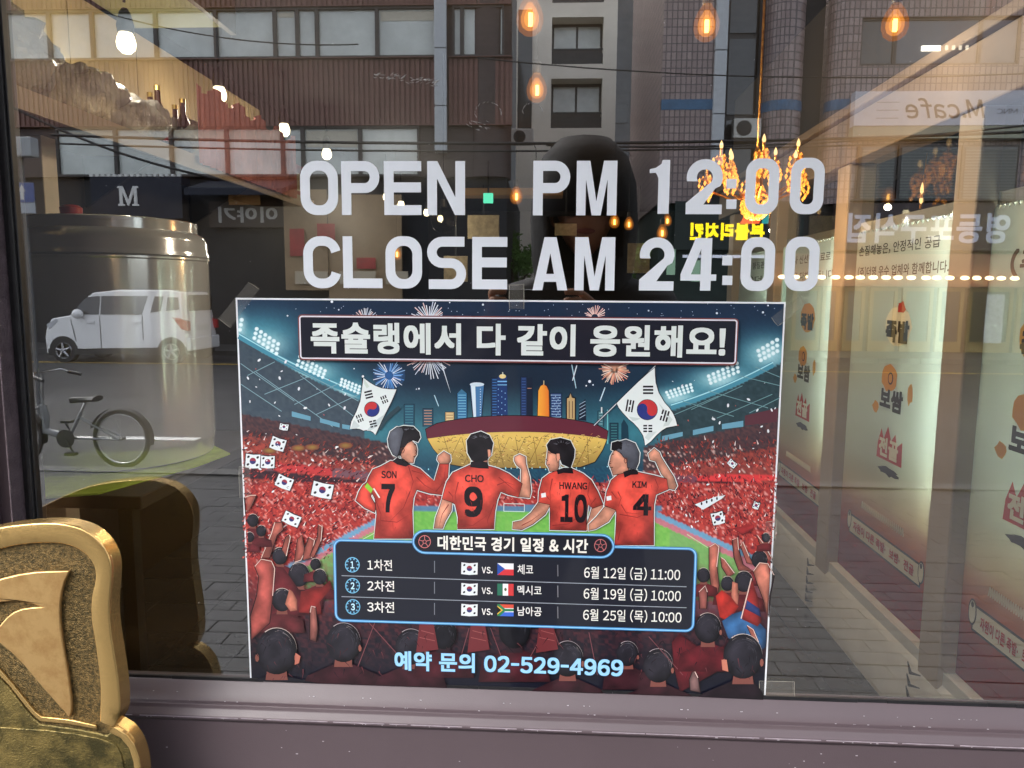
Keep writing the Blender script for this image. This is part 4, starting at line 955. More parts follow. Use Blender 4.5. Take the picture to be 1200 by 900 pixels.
tape('clear tape slanting over the upper right corner of the poster', [(904, 372), (938, 346), (942, 358), (912, 382)], ((0, 3), (1, 2), (2, 3)))
tape('clear tape on the right edge of the poster near the sill', [(890, 798), (931, 799), (931, 816), (890, 815)], ((0, 1), (1, 2), (0, 3)))
tape('clear tape on the left edge of the poster above the bronze plate', [(280, 547), (293, 547), (294, 583), (281, 583)], ((0, 3), (0, 1)))
tape('clear tape on the lower right edge of the poster beside the crowd', [(896, 612), (910, 610), (908, 634), (896, 634)], ((0, 1), (1, 2)))
# ================================================================== BRONZE DOOR PLATE
def brass(name, c_hi, c_lo, rough, scale, bumpk=0.15, bscale=300, dark=None, lo=.4, hi=.6, metal=.85):
    m = bpy.data.materials.new(name); m.use_nodes = True; t = m.node_tree; b = t.nodes['Principled BSDF']
    tc = t.nodes.new('ShaderNodeTexCoord'); nz = t.nodes.new('ShaderNodeTexNoise'); nz.inputs['Scale'].default_value = scale; nz.inputs['Detail'].default_value = 9; nz.inputs['Roughness'].default_value = .7
    t.links.new(tc.outputs['Object'], nz.inputs['Vector']); rp = t.nodes.new('ShaderNodeValToRGB'); rp.color_ramp.elements[0].position = lo; rp.color_ramp.elements[1].position = hi
    rp.color_ramp.elements[0].color = (*c_lo, 1); rp.color_ramp.elements[1].color = (*c_hi, 1); t.links.new(nz.outputs['Fac'], rp.inputs['Fac'])
    b.inputs['Metallic'].default_value = metal; b.inputs['Roughness'].default_value = rough
    n2 = t.nodes.new('ShaderNodeTexNoise'); n2.inputs['Scale'].default_value = bscale; n2.inputs['Detail'].default_value = 6; t.links.new(tc.outputs['Object'], n2.inputs['Vector'])
    bp = t.nodes.new('ShaderNodeBump'); bp.inputs['Strength'].default_value = bumpk; bp.inputs['Distance'].default_value = .003
    t.links.new(n2.outputs['Fac'], bp.inputs['Height']); t.links.new(bp.outputs['Normal'], b.inputs['Normal'])
    if dark:
        # old oxidised stain: everything under a ragged line is nearly black
        sp = t.nodes.new('ShaderNodeSeparateXYZ'); t.links.new(tc.outputs['Object'], sp.inputs[0])
        n3 = t.nodes.new('ShaderNodeTexNoise'); n3.inputs['Scale'].default_value = 16; n3.inputs['Detail'].default_value = 8; n3.inputs['Roughness'].default_value = .7; t.links.new(tc.outputs['Object'], n3.inputs['Vector'])
        mm = t.nodes.new('ShaderNodeMath'); mm.operation = 'MULTIPLY_ADD'; t.links.new(n3.outputs['Fac'], mm.inputs[0]); mm.inputs[1].default_value = .09; mm.inputs[2].default_value = -.045 + dark[0]
        sb = t.nodes.new('ShaderNodeMath'); sb.operation = 'SUBTRACT'; t.links.new(mm.outputs[0], sb.inputs[0]); t.links.new(sp.outputs['Z'], sb.inputs[1])
        r2 = t.nodes.new('ShaderNodeMapRange'); r2.inputs['From Min'].default_value = -.001; r2.inputs['From Max'].default_value = .002; t.links.new(sb.outputs[0], r2.inputs['Value'])
        mx = t.nodes.new('ShaderNodeMix'); mx.data_type = 'RGBA'; t.links.new(r2.outputs[0], mx.inputs[0]); t.links.new(rp.outputs[0], mx.inputs[6])
        n4 = t.nodes.new('ShaderNodeTexNoise'); n4.inputs['Scale'].default_value = 30; n4.inputs['Detail'].default_value = 8; t.links.new(tc.outputs['Object'], n4.inputs['Vector'])
        r4 = t.nodes.new('ShaderNodeValToRGB'); r4.color_ramp.elements[0].position = .35; r4.color_ramp.elements[1].position = .75; r4.color_ramp.elements[0].color = (.05, .053, .035, 1); r4.color_ramp.elements[1].color = (.17, .175, .10, 1)
        t.links.new(n4.outputs['Fac'], r4.inputs['Fac']); t.links.new(r4.outputs[0], mx.inputs[7]); t.links.new(mx.outputs[2], b.inputs['Base Color'])
        t.links.new(r2.outputs[0], (mr := t.nodes.new('ShaderNodeMapRange')).inputs['Value']); mr.inputs['To Min'].default_value = metal; mr.inputs['To Max'].default_value = .15; t.links.new(mr.outputs[0], b.inputs['Metallic'])
    else: t.links.new(rp.outputs['Color'], b.inputs['Base Color'])
    return m
HI, MD = lin((232, 194, 128)), lin((196, 158, 92))
M_b_rim = brass('polished_brass', lin((212, 176, 112)), lin((138, 114, 68)), .27, 26, .10, 300, lo=.30, hi=.44)
M_b_fin = brass('brushed_brass', lin((214, 176, 118)), lin((196, 154, 98)), .42, 40, .05, 500)
M_b_field = brass('cast_brass_field', lin((138, 114, 72)), lin((62, 55, 35)), .42, 300, 1.0, 800, metal=.85, lo=.38, hi=.70)
M_b_olive = brass('tarnished_brass', lin((138, 120, 70)), lin((74, 68, 40)), .42, 30, .5, 500, metal=.75)
PF, PB = -0.0985, -0.0805       # front and back of the plate
def XZ(px, py, y): p = at(px, py, y - CAMP.y); return (p.x, p.z)
OUTL = [(-262, 1010), (-262, 900), (-232, 800), (-172, 712), (-96, 655), (-40, 628), (0, 617.5), (45, 612.8), (72, 613.2), (96, 619), (114, 631), (126, 648), (130.5, 664), (130, 684), (127.5, 708), (128.5, 734), (133, 764), (138, 794), (140.5, 820), (140, 840), (133.5, 851.5), (147, 860), (157, 873), (163, 890), (166, 910), (166, 960), (150, 1010)]
def smooth_line(pts, k=2, closed=True):
    for _ in range(k):
        q = []; n = len(pts)
        for i in range(n if closed else n - 1):
            a, b = pts[i], pts[(i + 1) % n]; q += [(a[0] * .75 + b[0] * .25, a[1] * .75 + b[1] * .25), (a[0] * .25 + b[0] * .75, a[1] * .25 + b[1] * .75)]
        pts = q
    return pts
upper = smooth_line(OUTL[4:21], 1, False)
ol = OUTL[:4] + upper + [OUTL[20], OUTL[21]] + smooth_line(OUTL[21:], 1, False)
olw = [XZ(a, b, PF) for a, b in ol]
plate = thing('door_plate', 'thick cast brass door plate with a polished raised rim and sail shaped relief', 'door handle', (olw[0][0] + .2, (PF + PB) / 2, 0.80))
BACKM = brass('back_brass', (.97, .80, .42), (.85, .66, .30), .5, 30, .5, 260, dark=(at(150, 622, 0.892).z - 0.80, ), metal=.0)
def oriented(pts):
    a = sum(pts[i][0] * pts[(i + 1) % len(pts)][1] - pts[(i + 1) % len(pts)][0] * pts[i][1] for i in range(len(pts)))
    return pts if a > 0 else pts[::-1]
olw = oriented(olw)
def inset(pts, d):
    n = len(pts); r = []
    for i in range(n):
        a, b = pts[(i - 1) % n], pts[(i + 1) % n]; dx, dy = b[0] - a[0], b[1] - a[1]; l = math.hypot(dx, dy) or 1
        r.append((pts[i][0] - dy / l * d, pts[i][1] + dx / l * d))
    return r
# body: shell from the back to just below the recessed field
m = MB(); m.prism(olw, PF + .0045, PB + .002); body = m.build('plate_body', [M_b_rim], plate, smooth=True, bevel=.0012)
m = MB(); m.prism(inset(olw, .0015), PB + .0018, PB); m.build('back_face', BACKM, plate, bevel=.0006)
# recessed cast field
m = MB(); fl = inset(olw, .004); m.prism(fl, PF + .0044, PF + .0036); m.build('cast_field', M_b_field, plate)
O8 = (0, 600, 3.0)
# rim: band following the outline down to the notch
rim_o = [XZ(a, b, PF) for a, b in OUTL[:1] + OUTL[1:4] + upper + [OUTL[20]]]
inn = [(-225, 1010), (-232, 905), (-205, 815), (-150, 732), (-84, 680), (-38, 655), (0, 643.5), (22, 638.5), (60, 636), (82, 639.5), (98, 648), (108, 660), (111.5, 672), (110.5, 684), (106, 700), (105.5, 724), (110, 750), (114.5, 782), (117, 810), (116, 842)]
inn = inn[:4] + smooth_line(inn[4:], 1, False) + [(116, 845)]
rim_i = [XZ(a, b, PF) for a, b in inn]
def band(outer, inner, y_top, y_bot, name, mat_, parent, lip=.0016):
    n = 120
    def rs(p):
        L = [0]
        for i in range(1, len(p)): L.append(L[-1] + math.hypot(p[i][0] - p[i - 1][0], p[i][1] - p[i - 1][1]))
        o = []; k = 0
        for i in range(n):
            t = L[-1] * i / (n - 1)
            while k < len(L) - 2 and L[k + 1] < t: k += 1
            f = (t - L[k]) / max(1e-9, L[k + 1] - L[k]); o.append((p[k][0] + (p[k + 1][0] - p[k][0]) * f, p[k][1] + (p[k + 1][1] - p[k][1]) * f))
        return o
    A, B = rs(outer), rs(inner); mb = MB()
    for i in range(n):
        a, b = A[i], B[i]; L = lambda f: (a[0] + (b[0] - a[0]) * f, a[1] + (b[1] - a[1]) * f)
        w_ = math.hypot(a[0] - b[0], a[1] - b[1]); e = min(.3, lip / max(w_, 1e-4))
        for f, y in ((0, y_bot), (0, y_top + lip * .8), (e * .5, y_top + lip * .2), (e, y_top), (.5, y_top - .0005), (1 - e * 1.2, y_top + .0002), (1 - e * .5, y_top + lip * .5), (1.0, y_top + lip * 1.1), (1.04, y_bot)):
            q = L(f); mb.v.append((q[0], y, q[1]))
    for i in range(n - 1):
        for k in range(8): a = i * 9 + k; mb.face((a, a + 1, a + 10, a + 9))
    mb.face(range(9)); mb.face([(n - 1) * 9 + k for k in range(9)])
    return mb.build(name, mat_, parent, smooth=True)
band(rim_o, rim_i, PF, PF + .0055, 'rim', M_b_rim, plate)
def relief(name, pts, y_top, mat_, bev=.0012, k=0):
    q = T_(*O8, pts); q = smooth_line(q, k) if k else q
    mb = MB(); mb.prism([XZ(a, b, PF) for a, b in q], y_top, PF + .0040); return mb.build(name, mat_, plate, smooth=True, bevel=bev, seg=3)
relief('sail_relief', [(-240, 330), (-150, 285), (-60, 258), (0, 236), (60, 221), (120, 212), (180, 209), (243, 208), (226, 245), (215, 285), (210, 330), (211, 385), (217, 440), (226, 500), (237, 560), (246, 620), (251, 670), (251, 700), (244, 724), (215, 690), (180, 652), (130, 595), (80, 535), (40, 495), (0, 462), (-60, 425), (-30, 420), (0, 398), (20, 374), (45, 354), (75, 342), (110, 337), (144, 335), (110, 321), (75, 314), (40, 313), (0, 318), (-60, 340), (-150, 400), (-240, 480)], PF - .0002, M_b_fin)
relief('ridge', [(-200, 420), (-120, 450), (-60, 500), (-10, 548), (40, 605), (90, 668), (120, 704), (144, 722), (200, 727), (260, 735), (335, 752), (338, 766), (260, 752), (200, 744), (140, 738), (110, 712), (80, 676), (30, 612), (-20, 560), (-70, 518), (-130, 474), (-200, 450)], PF + .0006, M_b_rim, .001)
relief('lower_relief', [(-700, 640), (-300, 560), (-120, 500), (-70, 530), (-20, 572), (30, 624), (80, 690), (108, 724), (138, 750), (200, 757), (260, 765), (338, 780), (372, 790), (396, 770), (412, 772), (440, 800), (462, 840), (474, 880), (482, 940), (482, 1080), (430, 1228), (-700, 1228)], PF + .0012, M_b_olive, .0018)
band([XZ(a, b, PF) for a, b in [(133.8, 852.5), (147, 860.5), (157, 873), (163, 890), (166, 910), (166, 960)]], [XZ(a, b, PF) for a, b in [(127, 858.5), (141, 866), (150.5, 878), (155.5, 894), (157.5, 912), (157.5, 960)]], PF + .0002, PF + .006, 'rim', M_b_rim, plate, .001)
mb = MB(); pl_ = [at(a, b, PF + .001 - CAMP.y) for a, b in T_(*O8, [(-200, 742), (-60, 752), (60, 762), (160, 768), (260, 780), (350, 797), (405, 818), (425, 850), (435, 900), (436, 1000)])]
mb.tube(pl_, .0009, 6); mb.build('groove_bead', M_b_olive, plate, smooth=True)
mb = MB()
_lx = min(p[0] for p in olw)
for z in (.90, 1.02):
    mb = MB(); mb.lathe([(.012, PB + .001), (.012, -0.0312)], (_lx + .06, 0, z), 16, axis='y'); mb.build('standoff', M_b_rim, plate, smooth=True)
# ================================================================== THE STREET (seen mirrored in the glass)
YR0, YR1 = -5.1, -17.7          # near and far kerb
YF = -19.7                       # facades across the street
M_asph = mat('asphalt', (.036, .036, .038), .75, noise=.45, nscale=.9, bump=.5, bscale=90)
M_line = mat('road_paint', (.62, .62, .60), .6, noise=.15, nscale=6); M_yel = mat('yellow_road_paint', (.55, .36, .06), .6, noise=.2)
M_kerb = mat('granite_kerb', (.075, .074, .072), .7, noise=.2, nscale=5, bump=.3)
M_pave = mat('paving_block', (.045, .045, .046), .8, noise=.30, nscale=3.5, bump=.15)
M_joint = mat('sand_joint', (.022, .022, .021), .9)
gx0, gx1 = -60, 60
m = MB(); m.box(-120, 120, -160, YR0 - .18, -.6, -.12); tag(m.build('road', M_asph), kind='structure')
m = MB(); m.box(-60, 60, YR0, -0.02, -.6, -.012); side = tag(m.build('pavement', M_joint), kind='structure')
# paving blocks: near ones with real joints
bw, bh = .225, .1125; m = MB(); pb0 = None
for r in range(44):
    y = -0.04 - r * bh
    if y - bh < YR0 + .02: break
    for k in range(29):
        x = -3.1 + k * bw + (bw / 2 if r % 2 else 0); h = rnd.uniform(-.0012, .0012)
        if 8 <= r <= 26 and (6 <= k <= 8 or 17 <= k <= 22):
            if pb0 is None: q = MB(); q.box(0, bw - .004, -bh + .004, 0, -.011, 0); pb0 = q.build('paving_block', M_pave, side, bevel=.002, seg=1); o = pb0
            else: o = pb0.copy(); C.objects.link(o)
            o.location = (x + .002, y - .002, h)
        else: m.box(x + .002, x + bw - .002, y - bh + .002, y - .002, -.011, h)
tag(m.build('paving_blocks', M_pave, side), kind='stuff')
m = MB(); m.box(-60, -3.12, YR0 + .02, -.04, -.011, 0); m.box(3.32, 60, YR0 + .02, -.04, -.011, 0); m.build('paving_slab', M_pave, side)
def kerb_run(y0, y1, name):
    m = MB(); x = -30
    while x < 30: m.box(x + .004, x + .996, y0, y1, -.5, .004); x += 1
    tag(m.build(name, M_kerb), kind='structure')
kerb_run(YR0 - .18, YR0 - .002, 'kerb'); kerb_run(YR1, YR1 - .18, 'far_kerb')
m = MB(); m.box(-60, 60, YF - 30, YR1 - .182, -.6, .0); tag(m.build('far_pavement', M_pave), kind='structure')
p0, p1 = out(136, 516, 7.9), out(232, 520, 7.9)
m = MB(); m.box(p0.x, p1.x, p0.y - .08, p0.y + .08, -.119, -.112); tag(m.build('road_marking', M_line), kind='structure')
m = MB(); m.box(-40, 40, -15.5, -15.38, -.119, -.112); tag(m.build('yellow_road_marking', M_yel), kind='structure')
M_sky = None

_PY = [343]     # height in the photo at which a facade's columns were read
def RX(px, D=20.5): return out(px, _PY[0], D).x
def RZ(py, px=620, D=20.5): return out(px, py, D).z
FD = 20.5

_PY[0] = 110
# -- left building: brown ribbed spandrels and long window strips
M_rib = mat('brown_ribbed_cladding', lin((122, 86, 78)), .6, noise=.12, nscale=2)
M_brown = mat('brown_metal', lin((74, 60, 58)), .55, noise=.15, nscale=2)
M_wfr = mat('window_bronze_frame', lin((58, 52, 50)), .4)
def pane_mat(name, col, noise=.2):
    return mat(name, col, .08, noise=noise, nscale=.7, coat=.5)
M_pane = pane_mat('curtained_pane', lin((208, 214, 208))); M_pane2 = pane_mat('pale_curtained_pane', lin((224, 228, 218))); M_paned = pane_mat('dark_pane', lin((60, 64, 66)))
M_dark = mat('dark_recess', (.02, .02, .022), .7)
bl = thing('ribbed_office_building', 'brown office block, ribbed cladding between long strips of curtained windows, mirrored at left', 'building', (RX(330), YF - 4, 0))
xL, xR = -24.0, RX(598)
zt = [RZ(4), RZ(65), RZ(146), RZ(206)]      # strip2 top / bottom, strip1 top / bottom
m = MB(); m.box(xL, xR - .6, YF - .16, YF - 9, zt[3], 13.5); m.build('wall', M_brown, bl)
def ribs(z0, z1, x0, x1):
    m = MB(); m.box(x0, x1, YF - .10, YF - .155, z0, z1); x = x0
    while x < x1 - .1: m.box(x + .02, x + .10, YF - .06, YF - .0995, z0 + .02, z1 - .02); x += .138
    m.box(x0, x1, YF + .02, YF - .098, z0 - .001, z0 + .018); m.box(x0, x1, YF + .02, YF - .098, z1 - .018, z1 + .001)
    return tag(m.build('ribbed_cladding', M_rib, bl), kind='stuff')
ribs(zt[1], zt[2], xL, xR) if False else None
ribs(zt[2], zt[1], xL, RX(512)); ribs(zt[2], zt[1], RX(525), RX(600)); ribs(zt[0], zt[0] + 1.8, xL, xR)
def wstrip(z0, z1, edges, pm=None):
    for a, b in zip(edges[:-1], edges[1:]):
        m = MB(); m.box(a + .03, b - .03, YF - .13, YF - .15, z0 + .05, z1 - .05); fr = None
        f = MB(); f.box(a, a + .05, YF - .04, YF - .155, z0, z1); f.box(b - .05, b, YF - .04, YF - .155, z0, z1); f.box(a + .05, b - .05, YF - .04, YF - .155, z0, z0 + .06); f.box(a + .05, b - .05, YF - .04, YF - .155, z1 - .06, z1)
        fr = f.build('window', M_wfr, bl); m.build('pane', pm or rnd.choice([M_pane, M_pane2, M_pane]), fr)
px2 = [-40, 10, 60, 110, 184, 254, 323, 349, 372, 442, 512]; wstrip(zt[1], zt[0], [RX(a) for a in px2]); wstrip(zt[1], zt[0], [RX(530), RX(541), RX(590)], M_pane)
px1 = [60, 130, 196, 262, 328, 352, 420, 490]; wstrip(zt[3], zt[2], [RX(a) for a in px1]); wstrip(zt[0] + 1.8, zt[0] + 3.2, [RX(a) for a in range(-40, 560, 70)])
m = MB(); m.lathe([(.62, zt[3]), (.62, 13.4)], (xR - .62, YF - .64, 0), 28); m.build('rounded_corner', M_brown, bl, smooth=True)
m = MB(); m.box(xL, xR - .1, YF - .3, YF - 9, 0, zt[3] - .002); m.build('ground_floor', M_dark, bl)
pc = mat('pale_pipe_cover', lin((196, 202, 206)), .5, noise=.05)
def pipe_cover(px, y0, y1, lab):
    x0, x1 = RX(px - 7), RX(px + 7); t = thing('pipe_cover', lab, 'pipe cover', ((x0 + x1) / 2, YF + .03, RZ(y1)), 'tall pale pipe covers on the facades')
    z = RZ(y1)
    for k, (a, b) in enumerate(((0, .30), (.3, .66), (.66, 1.0))):
        zz0, zz1 = z + (9.3 - z) * a, z + (9.3 - z) * b; m = MB(); m.box(x0, x1, YF + .16, YF + .02, zz0 + .012, zz1 - .012); s_ = m.build('cover_section', pc, t, bevel=.012)
    return t
pipe_cover(517, 0, 180, 'tall pale pipe cover at the corner of the ribbed office building'); pipe_cover(842, 0, 196, 'tall pale pipe cover on the tiled building beside a dark glazed slot')
_PY[0] = 240
# shopfronts under the ribbed building
M_navy = mat('navy_canvas', lin((30, 34, 48)), .7); M_white = mat('white_letter', lin((225, 225, 222)), .5); M_tan = mat('tan_board', lin((168, 142, 108)), .6, noise=.12, nscale=1.5)
M_red = mat('red_board', lin((178, 60, 58)), .5, noise=.2, nscale=3); M_greyw = mat('grey_stucco', lin((110, 112, 114)), .8, noise=.15, nscale=1)
t = thing('shop_sign', 'navy sign box with a pale serif M and a dotted white top edge', 'sign', out(150, 255, 19.8))
a, b = out(108, 256, 19.8), out(212, 207, 19.8); m = MB(); m.box(a.x, b.x, a.y, a.y - .5, a.z, b.z); m.build('sign_box', M_navy, t, bevel=.01)
m = MB(); c, d = out(138, 241, 19.75), out(161, 218, 19.75); W_, H_ = d.x - c.x, d.z - c.z; L = [(0, 0), (.32, 0), (.32, .08), (.22, .1), (.22, .72), (.47, .0), (.53, 0), (.78, .74), (.78, .1), (.68, .08), (.68, 0), (1, 0), (1, .08), (.92, .1), (.92, .9), (1, .92), (1, 1), (.74, 1), (.5, .3), (.26, 1), (0, 1), (0, .92), (.08, .9), (.08, .1), (0, .08)]
m.prism([(c.x + u * W_, c.z + v * H_) for u, v in L], a.y + .001, a.y + .03); m.build('letter', M_white, t)
m = MB(); x = a.x
while x < b.x: m.box(x, x + .09, a.y + .02, a.y - .08, b.z + .002, b.z + .06); x += .16
tag(m.build('trim_dot', M_white, t), kind='stuff')
t = thing('awning', 'black canvas awning sloping over a shopfront beside the navy sign', 'awning', out(275, 222, 19.6))
a, b = out(216, 221, 19.3), out(330, 205, 19.3); m = MB(); m.prism([(a.y, a.z), (a.y, a.z - .12), (YF - .29, b.z + .1 - .12), (YF - .29, b.z + .1)], a.x, b.x, 'yz'); m.build('canvas', M_navy, t); m = MB(); m.box(a.x, b.x, a.y + .003, a.y + .02, a.z - .16, a.z + .01); m.build('valance', M_navy, t)
t = thing('shop_sign', 'brown fascia with three white Korean characters under the black awning', 'sign', out(290, 262, FD)); a, b = out(245, 266, FD), out(336, 236, FD)
m = MB(); m.box(a.x, b.x, YF - .02, YF - .29, a.z, b.z); m.build('fascia', mat('umber_fascia', lin((70, 56, 48)), .5), t)
s0 = out(325, 261, FD); s1 = out(255, 242, FD); sign_text('lettering', '이야기', (s0.x, YF - .016, s0.z), (-1, 0, 0), s0.x - s1.x, s1.z - s0.z, M_white, t, .03)
def board(label, cat, x0, y0, x1, y1, D, mt, deep=.06, name='wall_board'):
    a, b = out(x0, y1, D), out(x1, y0, D); m = MB(); m.box(a.x, b.x, a.y, a.y - deep, a.z, b.z); return tag(m.build(name, mt, bevel=.005), label, cat)
board('tan menu board standing beside the umber fascia', 'board', 335, 222, 382, 340, 20.2, M_tan); board('tall tan hoarding right of the tan menu board', 'board', 386, 228, 470, 350, 20.3, M_tan)
board('small red panel on the tall tan hoarding', 'panel', 418, 302, 440, 315, 20.2, M_red, .03); board('red shop poster left of the tall tan hoarding', 'poster', 340, 268, 356, 300, 20.1, M_red, .03); board('red round backed shop poster beside a tan board', 'poster', 372, 262, 392, 288, 20.05, M_red, .03)
board('orange lit menu panel in the window above the brown fascia', 'panel', 268, 222, 304, 240, 20.1, mat('orange_panel', lin((220, 160, 92)), .5), .05)
for k, (x0, x1) in enumerate(((346, 384), (398, 440), (452, 478))):
    board(['notice sheet low on the tan menu board', 'cream notice sheet on the tall tan hoarding', 'narrow cream notice at the right edge of the tan hoarding'][k], 'notice', x0, 318, x1, 333, 20.1, mat('cream_notice%d' % k, lin((200, 186, 160)), .6), .02)
t = thing('grey_side_building', 'grey rendered gable of a low building far left in the mirrored street', 'building', (out(100, 200, 26).x, -27, 0))
a, b = out(30, 330, 26), out(190, 150, 26); m = MB(); m.prism([(a.x - 6, 0), (b.x - .2, 0), (b.x - .2, b.z - 1), (a.x + 1.6, b.z + 1.5), (a.x - 6, b.z + .4)], -25.2, -30); m.build('wall', M_greyw, t)
m = MB(); c, d = out(80, 250, 25.9), out(98, 190, 25.9); m.box(c.x, d.x, -25.1, -25.19, c.z, d.z); m.build('window', M_paned, t)

M_acu = mat('air_conditioner_white', lin((196, 196, 190)), .5, noise=.1); M_grl = mat('grille_dark', (.03, .03, .03), .6)
def aircon(lab, px, py, D, s=1.0):
    p = out(px, py, D); t = thing('air_conditioner', lab, 'air conditioner', p, 'outdoor air conditioner units on the facades')
    m = MB(); m.box(p.x - .4 * s, p.x + .4 * s, p.y, p.y - .3, p.z - .28 * s, p.z + .28 * s); m.build('casing', M_acu, t, bevel=.02); m = MB(); m.lathe([(.22 * s, .0), (.22 * s, .012), (.19 * s, .02), (.05 * s, .014), (.001, .014)], (p.x - .1 * s, p.y + .001, p.z), 20, axis='y'); m.build('fan_grille', M_grl, t, smooth=True)
    m = MB(); m.tube([(p.x + .38 * s, p.y - .1, p.z - .2), (p.x + .5 * s, p.y - .2, p.z - .5), (p.x + .5 * s, p.y - .25, p.z - 1.2)], .018, 6); m.build('pipe', M_grl, t)
_PY[0] = 110
aircon('white air conditioner unit on the dark recess beside the tiled pier', 876, 150, 20.6, .9); aircon('white air conditioner unit between the brown block and the apartment block', 612, 160, 33, 1.2)
M_cur = mat('cream_curtain', lin((214, 208, 190)), .8, noise=.06)
q_ = random.Random(5)
for w_ in [o for o in bl.children if o.name.split('.')[0] == 'window']:
    for p_ in list(w_.children):
        bb = [Vector(v) for v in p_.bound_box]; x0 = min(v.x for v in bb) + bl.location.x; x1 = max(v.x for v in bb) + bl.location.x; z0 = min(v.z for v in bb); z1 = max(v.z for v in bb); ym = max(v.y for v in bb) + bl.location.y
        if x1 - x0 > .5 and q_.random() < .6:
            f = q_.choice([.25, .4, .55, .15]); m = MB(); m.box(x0 + .06, x1 - .06, ym + .004, ym + .012, z1 - (z1 - z0) * f, z1 - .06); m.build('blind', M_cur, w_)
# -- pale apartment block in the gap
M_cream = mat('cream_render', lin((236, 229, 214)), .8, noise=.08, nscale=.5)
ap = thing('apartment_block', 'cream rendered apartment block with recessed balconies between the brown and the tiled building', 'building', (out(664, 200, 35).x, -36, 0))
AD = 35; ay = out(640, 100, AD).y; ax0, ax1 = out(605, 100, AD).x, out(722, 100, AD).x
vx0, vx1 = out(646, 100, AD).x, out(706, 100, AD).x
fl_ = [(20, 75), (92, 150), (166, 222), (-52, 3), (238, 292), (-125, -70)]
m = MB(); m.box(ax0, vx0, ay, ay - 8, 0, 24); m.box(vx1, ax1, ay, ay - 8, 0, 24); zz = sorted([(out(670, b, AD).z, out(670, a, AD).z) for a, b in fl_]); z = 0
for q0, q1 in zz: m.box(vx0, vx1, ay - .01, ay - 8, z, q0); z = q1
m.box(vx0, vx1, ay - .01, ay - 8, z, 24); m.build('wall', M_cream, ap)
M_rail = mat('dark_rail', (.03, .03, .032), .4)
for q0, q1 in zz:
    m = MB(); m.box(vx0, vx1, ay - .9, ay - 1, q0, q1); wn = m.build('window', M_wfr, ap); mid = (vx0 + vx1) / 2
    for u0, u1 in ((vx0 + .1, mid - .05), (mid + .05, vx1 - .1)): m = MB(); m.box(u0, u1, ay - .86, ay - .899, q0 + .9, q1 - .15); m.build('pane', M_pane, wn)
    m = MB(); m.box(vx0, vx1, ay - .05, ay - .1, q0 + .62, q0 + .68); m.box(vx0, vx1, ay - .12, ay - .15, q0, q0 + .5); k = vx0
    while k < vx1: m.box(k, k + .03, ay - .05, ay - .1, q0, q0 + .62); k += .5
    m.build('balcony_rail', M_rail, ap)
m = MB(); a, b = out(606, 145, 34.5), out(645, 95, 34.5); m.box(out(607, 0, 34.5).x, out(624, 0, 34.5).x, ay + .01, ay + .05, a.z - .6, b.z + 3.2); m.build('window', M_paned, ap)

_PY[0] = 110
# -- tiled building on the right
def tile_mat():
    m = bpy.data.materials.new('mauve_wall_tile'); m.use_nodes = True; t = m.node_tree; b = t.nodes['Principled BSDF']
    tc = t.nodes.new('ShaderNodeTexCoord'); mp = t.nodes.new('ShaderNodeMapping'); bt = t.nodes.new('ShaderNodeTexBrick')
    sx = t.nodes.new('ShaderNodeSeparateXYZ'); cx = t.nodes.new('ShaderNodeCombineXYZ'); ad = t.nodes.new('ShaderNodeMath'); ad.operation = 'ADD'
    t.links.new(tc.outputs['Object'], sx.inputs[0]); t.links.new(sx.outputs['X'], ad.inputs[0]); t.links.new(sx.outputs['Y'], ad.inputs[1]); t.links.new(ad.outputs[0], cx.inputs['X']); t.links.new(sx.outputs['Z'], cx.inputs['Y'])
    t.links.new(cx.outputs[0], bt.inputs['Vector']); bt.offset = 0.0
    bt.inputs['Scale'].default_value = 1.0; bt.inputs['Brick Width'].default_value = .135; bt.inputs['Row Height'].default_value = .205; bt.inputs['Mortar Size'].default_value = .016; bt.inputs['Mortar Smooth'].default_value = .1
    bt.inputs['Color1'].default_value = (*lin((168, 150, 146)), 1); bt.inputs['Color2'].default_value = (*lin((144, 126, 124)), 1); bt.inputs['Mortar'].default_value = (*lin((98, 88, 89)), 1)
    t.links.new(bt.outputs['Color'], b.inputs['Base Color']); b.inputs['Roughness'].default_value = .35
    bp = t.nodes.new('ShaderNodeBump'); bp.invert = True; bp.inputs['Distance'].default_value = .01; t.links.new(bt.outputs['Fac'], bp.inputs['Height']); t.links.new(bp.outputs['Normal'], b.inputs['Normal'])
    return m
M_tile = tile_mat(); M_blue = mat('blue_tile_band', lin((60, 104, 140)), .4, noise=.15, nscale=6)
M_umber = mat('umber_board', lin((66, 54, 54)), .5, noise=.1); M_yfr = mat('ochre_door_frame', lin((150, 124, 66)), .5)
tb = thing('tiled_building', 'mauve tiled building with rounded piers, a blue tile band and shop signs, at right', 'building', (RX(1000), YF - 4, 0))
zb = RZ(238); TOP = 14.0
def rw(x0, x1, z0, z1, d0=0.0): m = MB(); m.box(RX(x0), RX(x1), YF - d0, YF - 8, z0, z1); return m
_PY[0] = 52; W0, W1, WT, WB = RX(1009), RX(1196), RZ(25), RZ(80); _PY[0] = 110
m = MB(); xa, xb = RX(992), 32.0
m.box(xa, W0, YF, YF - 8, zb, TOP); m.box(W0, W1, YF, YF - 8, zb, WB); m.box(W0, W1, YF, YF - 8, WT, TOP); m.box(W1, xb, YF, YF - 8, zb, TOP); m.build('wall', M_tile, tb)
m = MB(); m.lathe([(.40, zb), (.40, TOP)], (xa, YF - .40, 0), 28); m.build('rounded_pier', M_tile, tb, smooth=True)
m = MB(); m.lathe([(.53, zb), (.53, TOP)], (RX(922), YF - .53, 0), 32); m.build('rounded_pier', M_tile, tb, smooth=True)
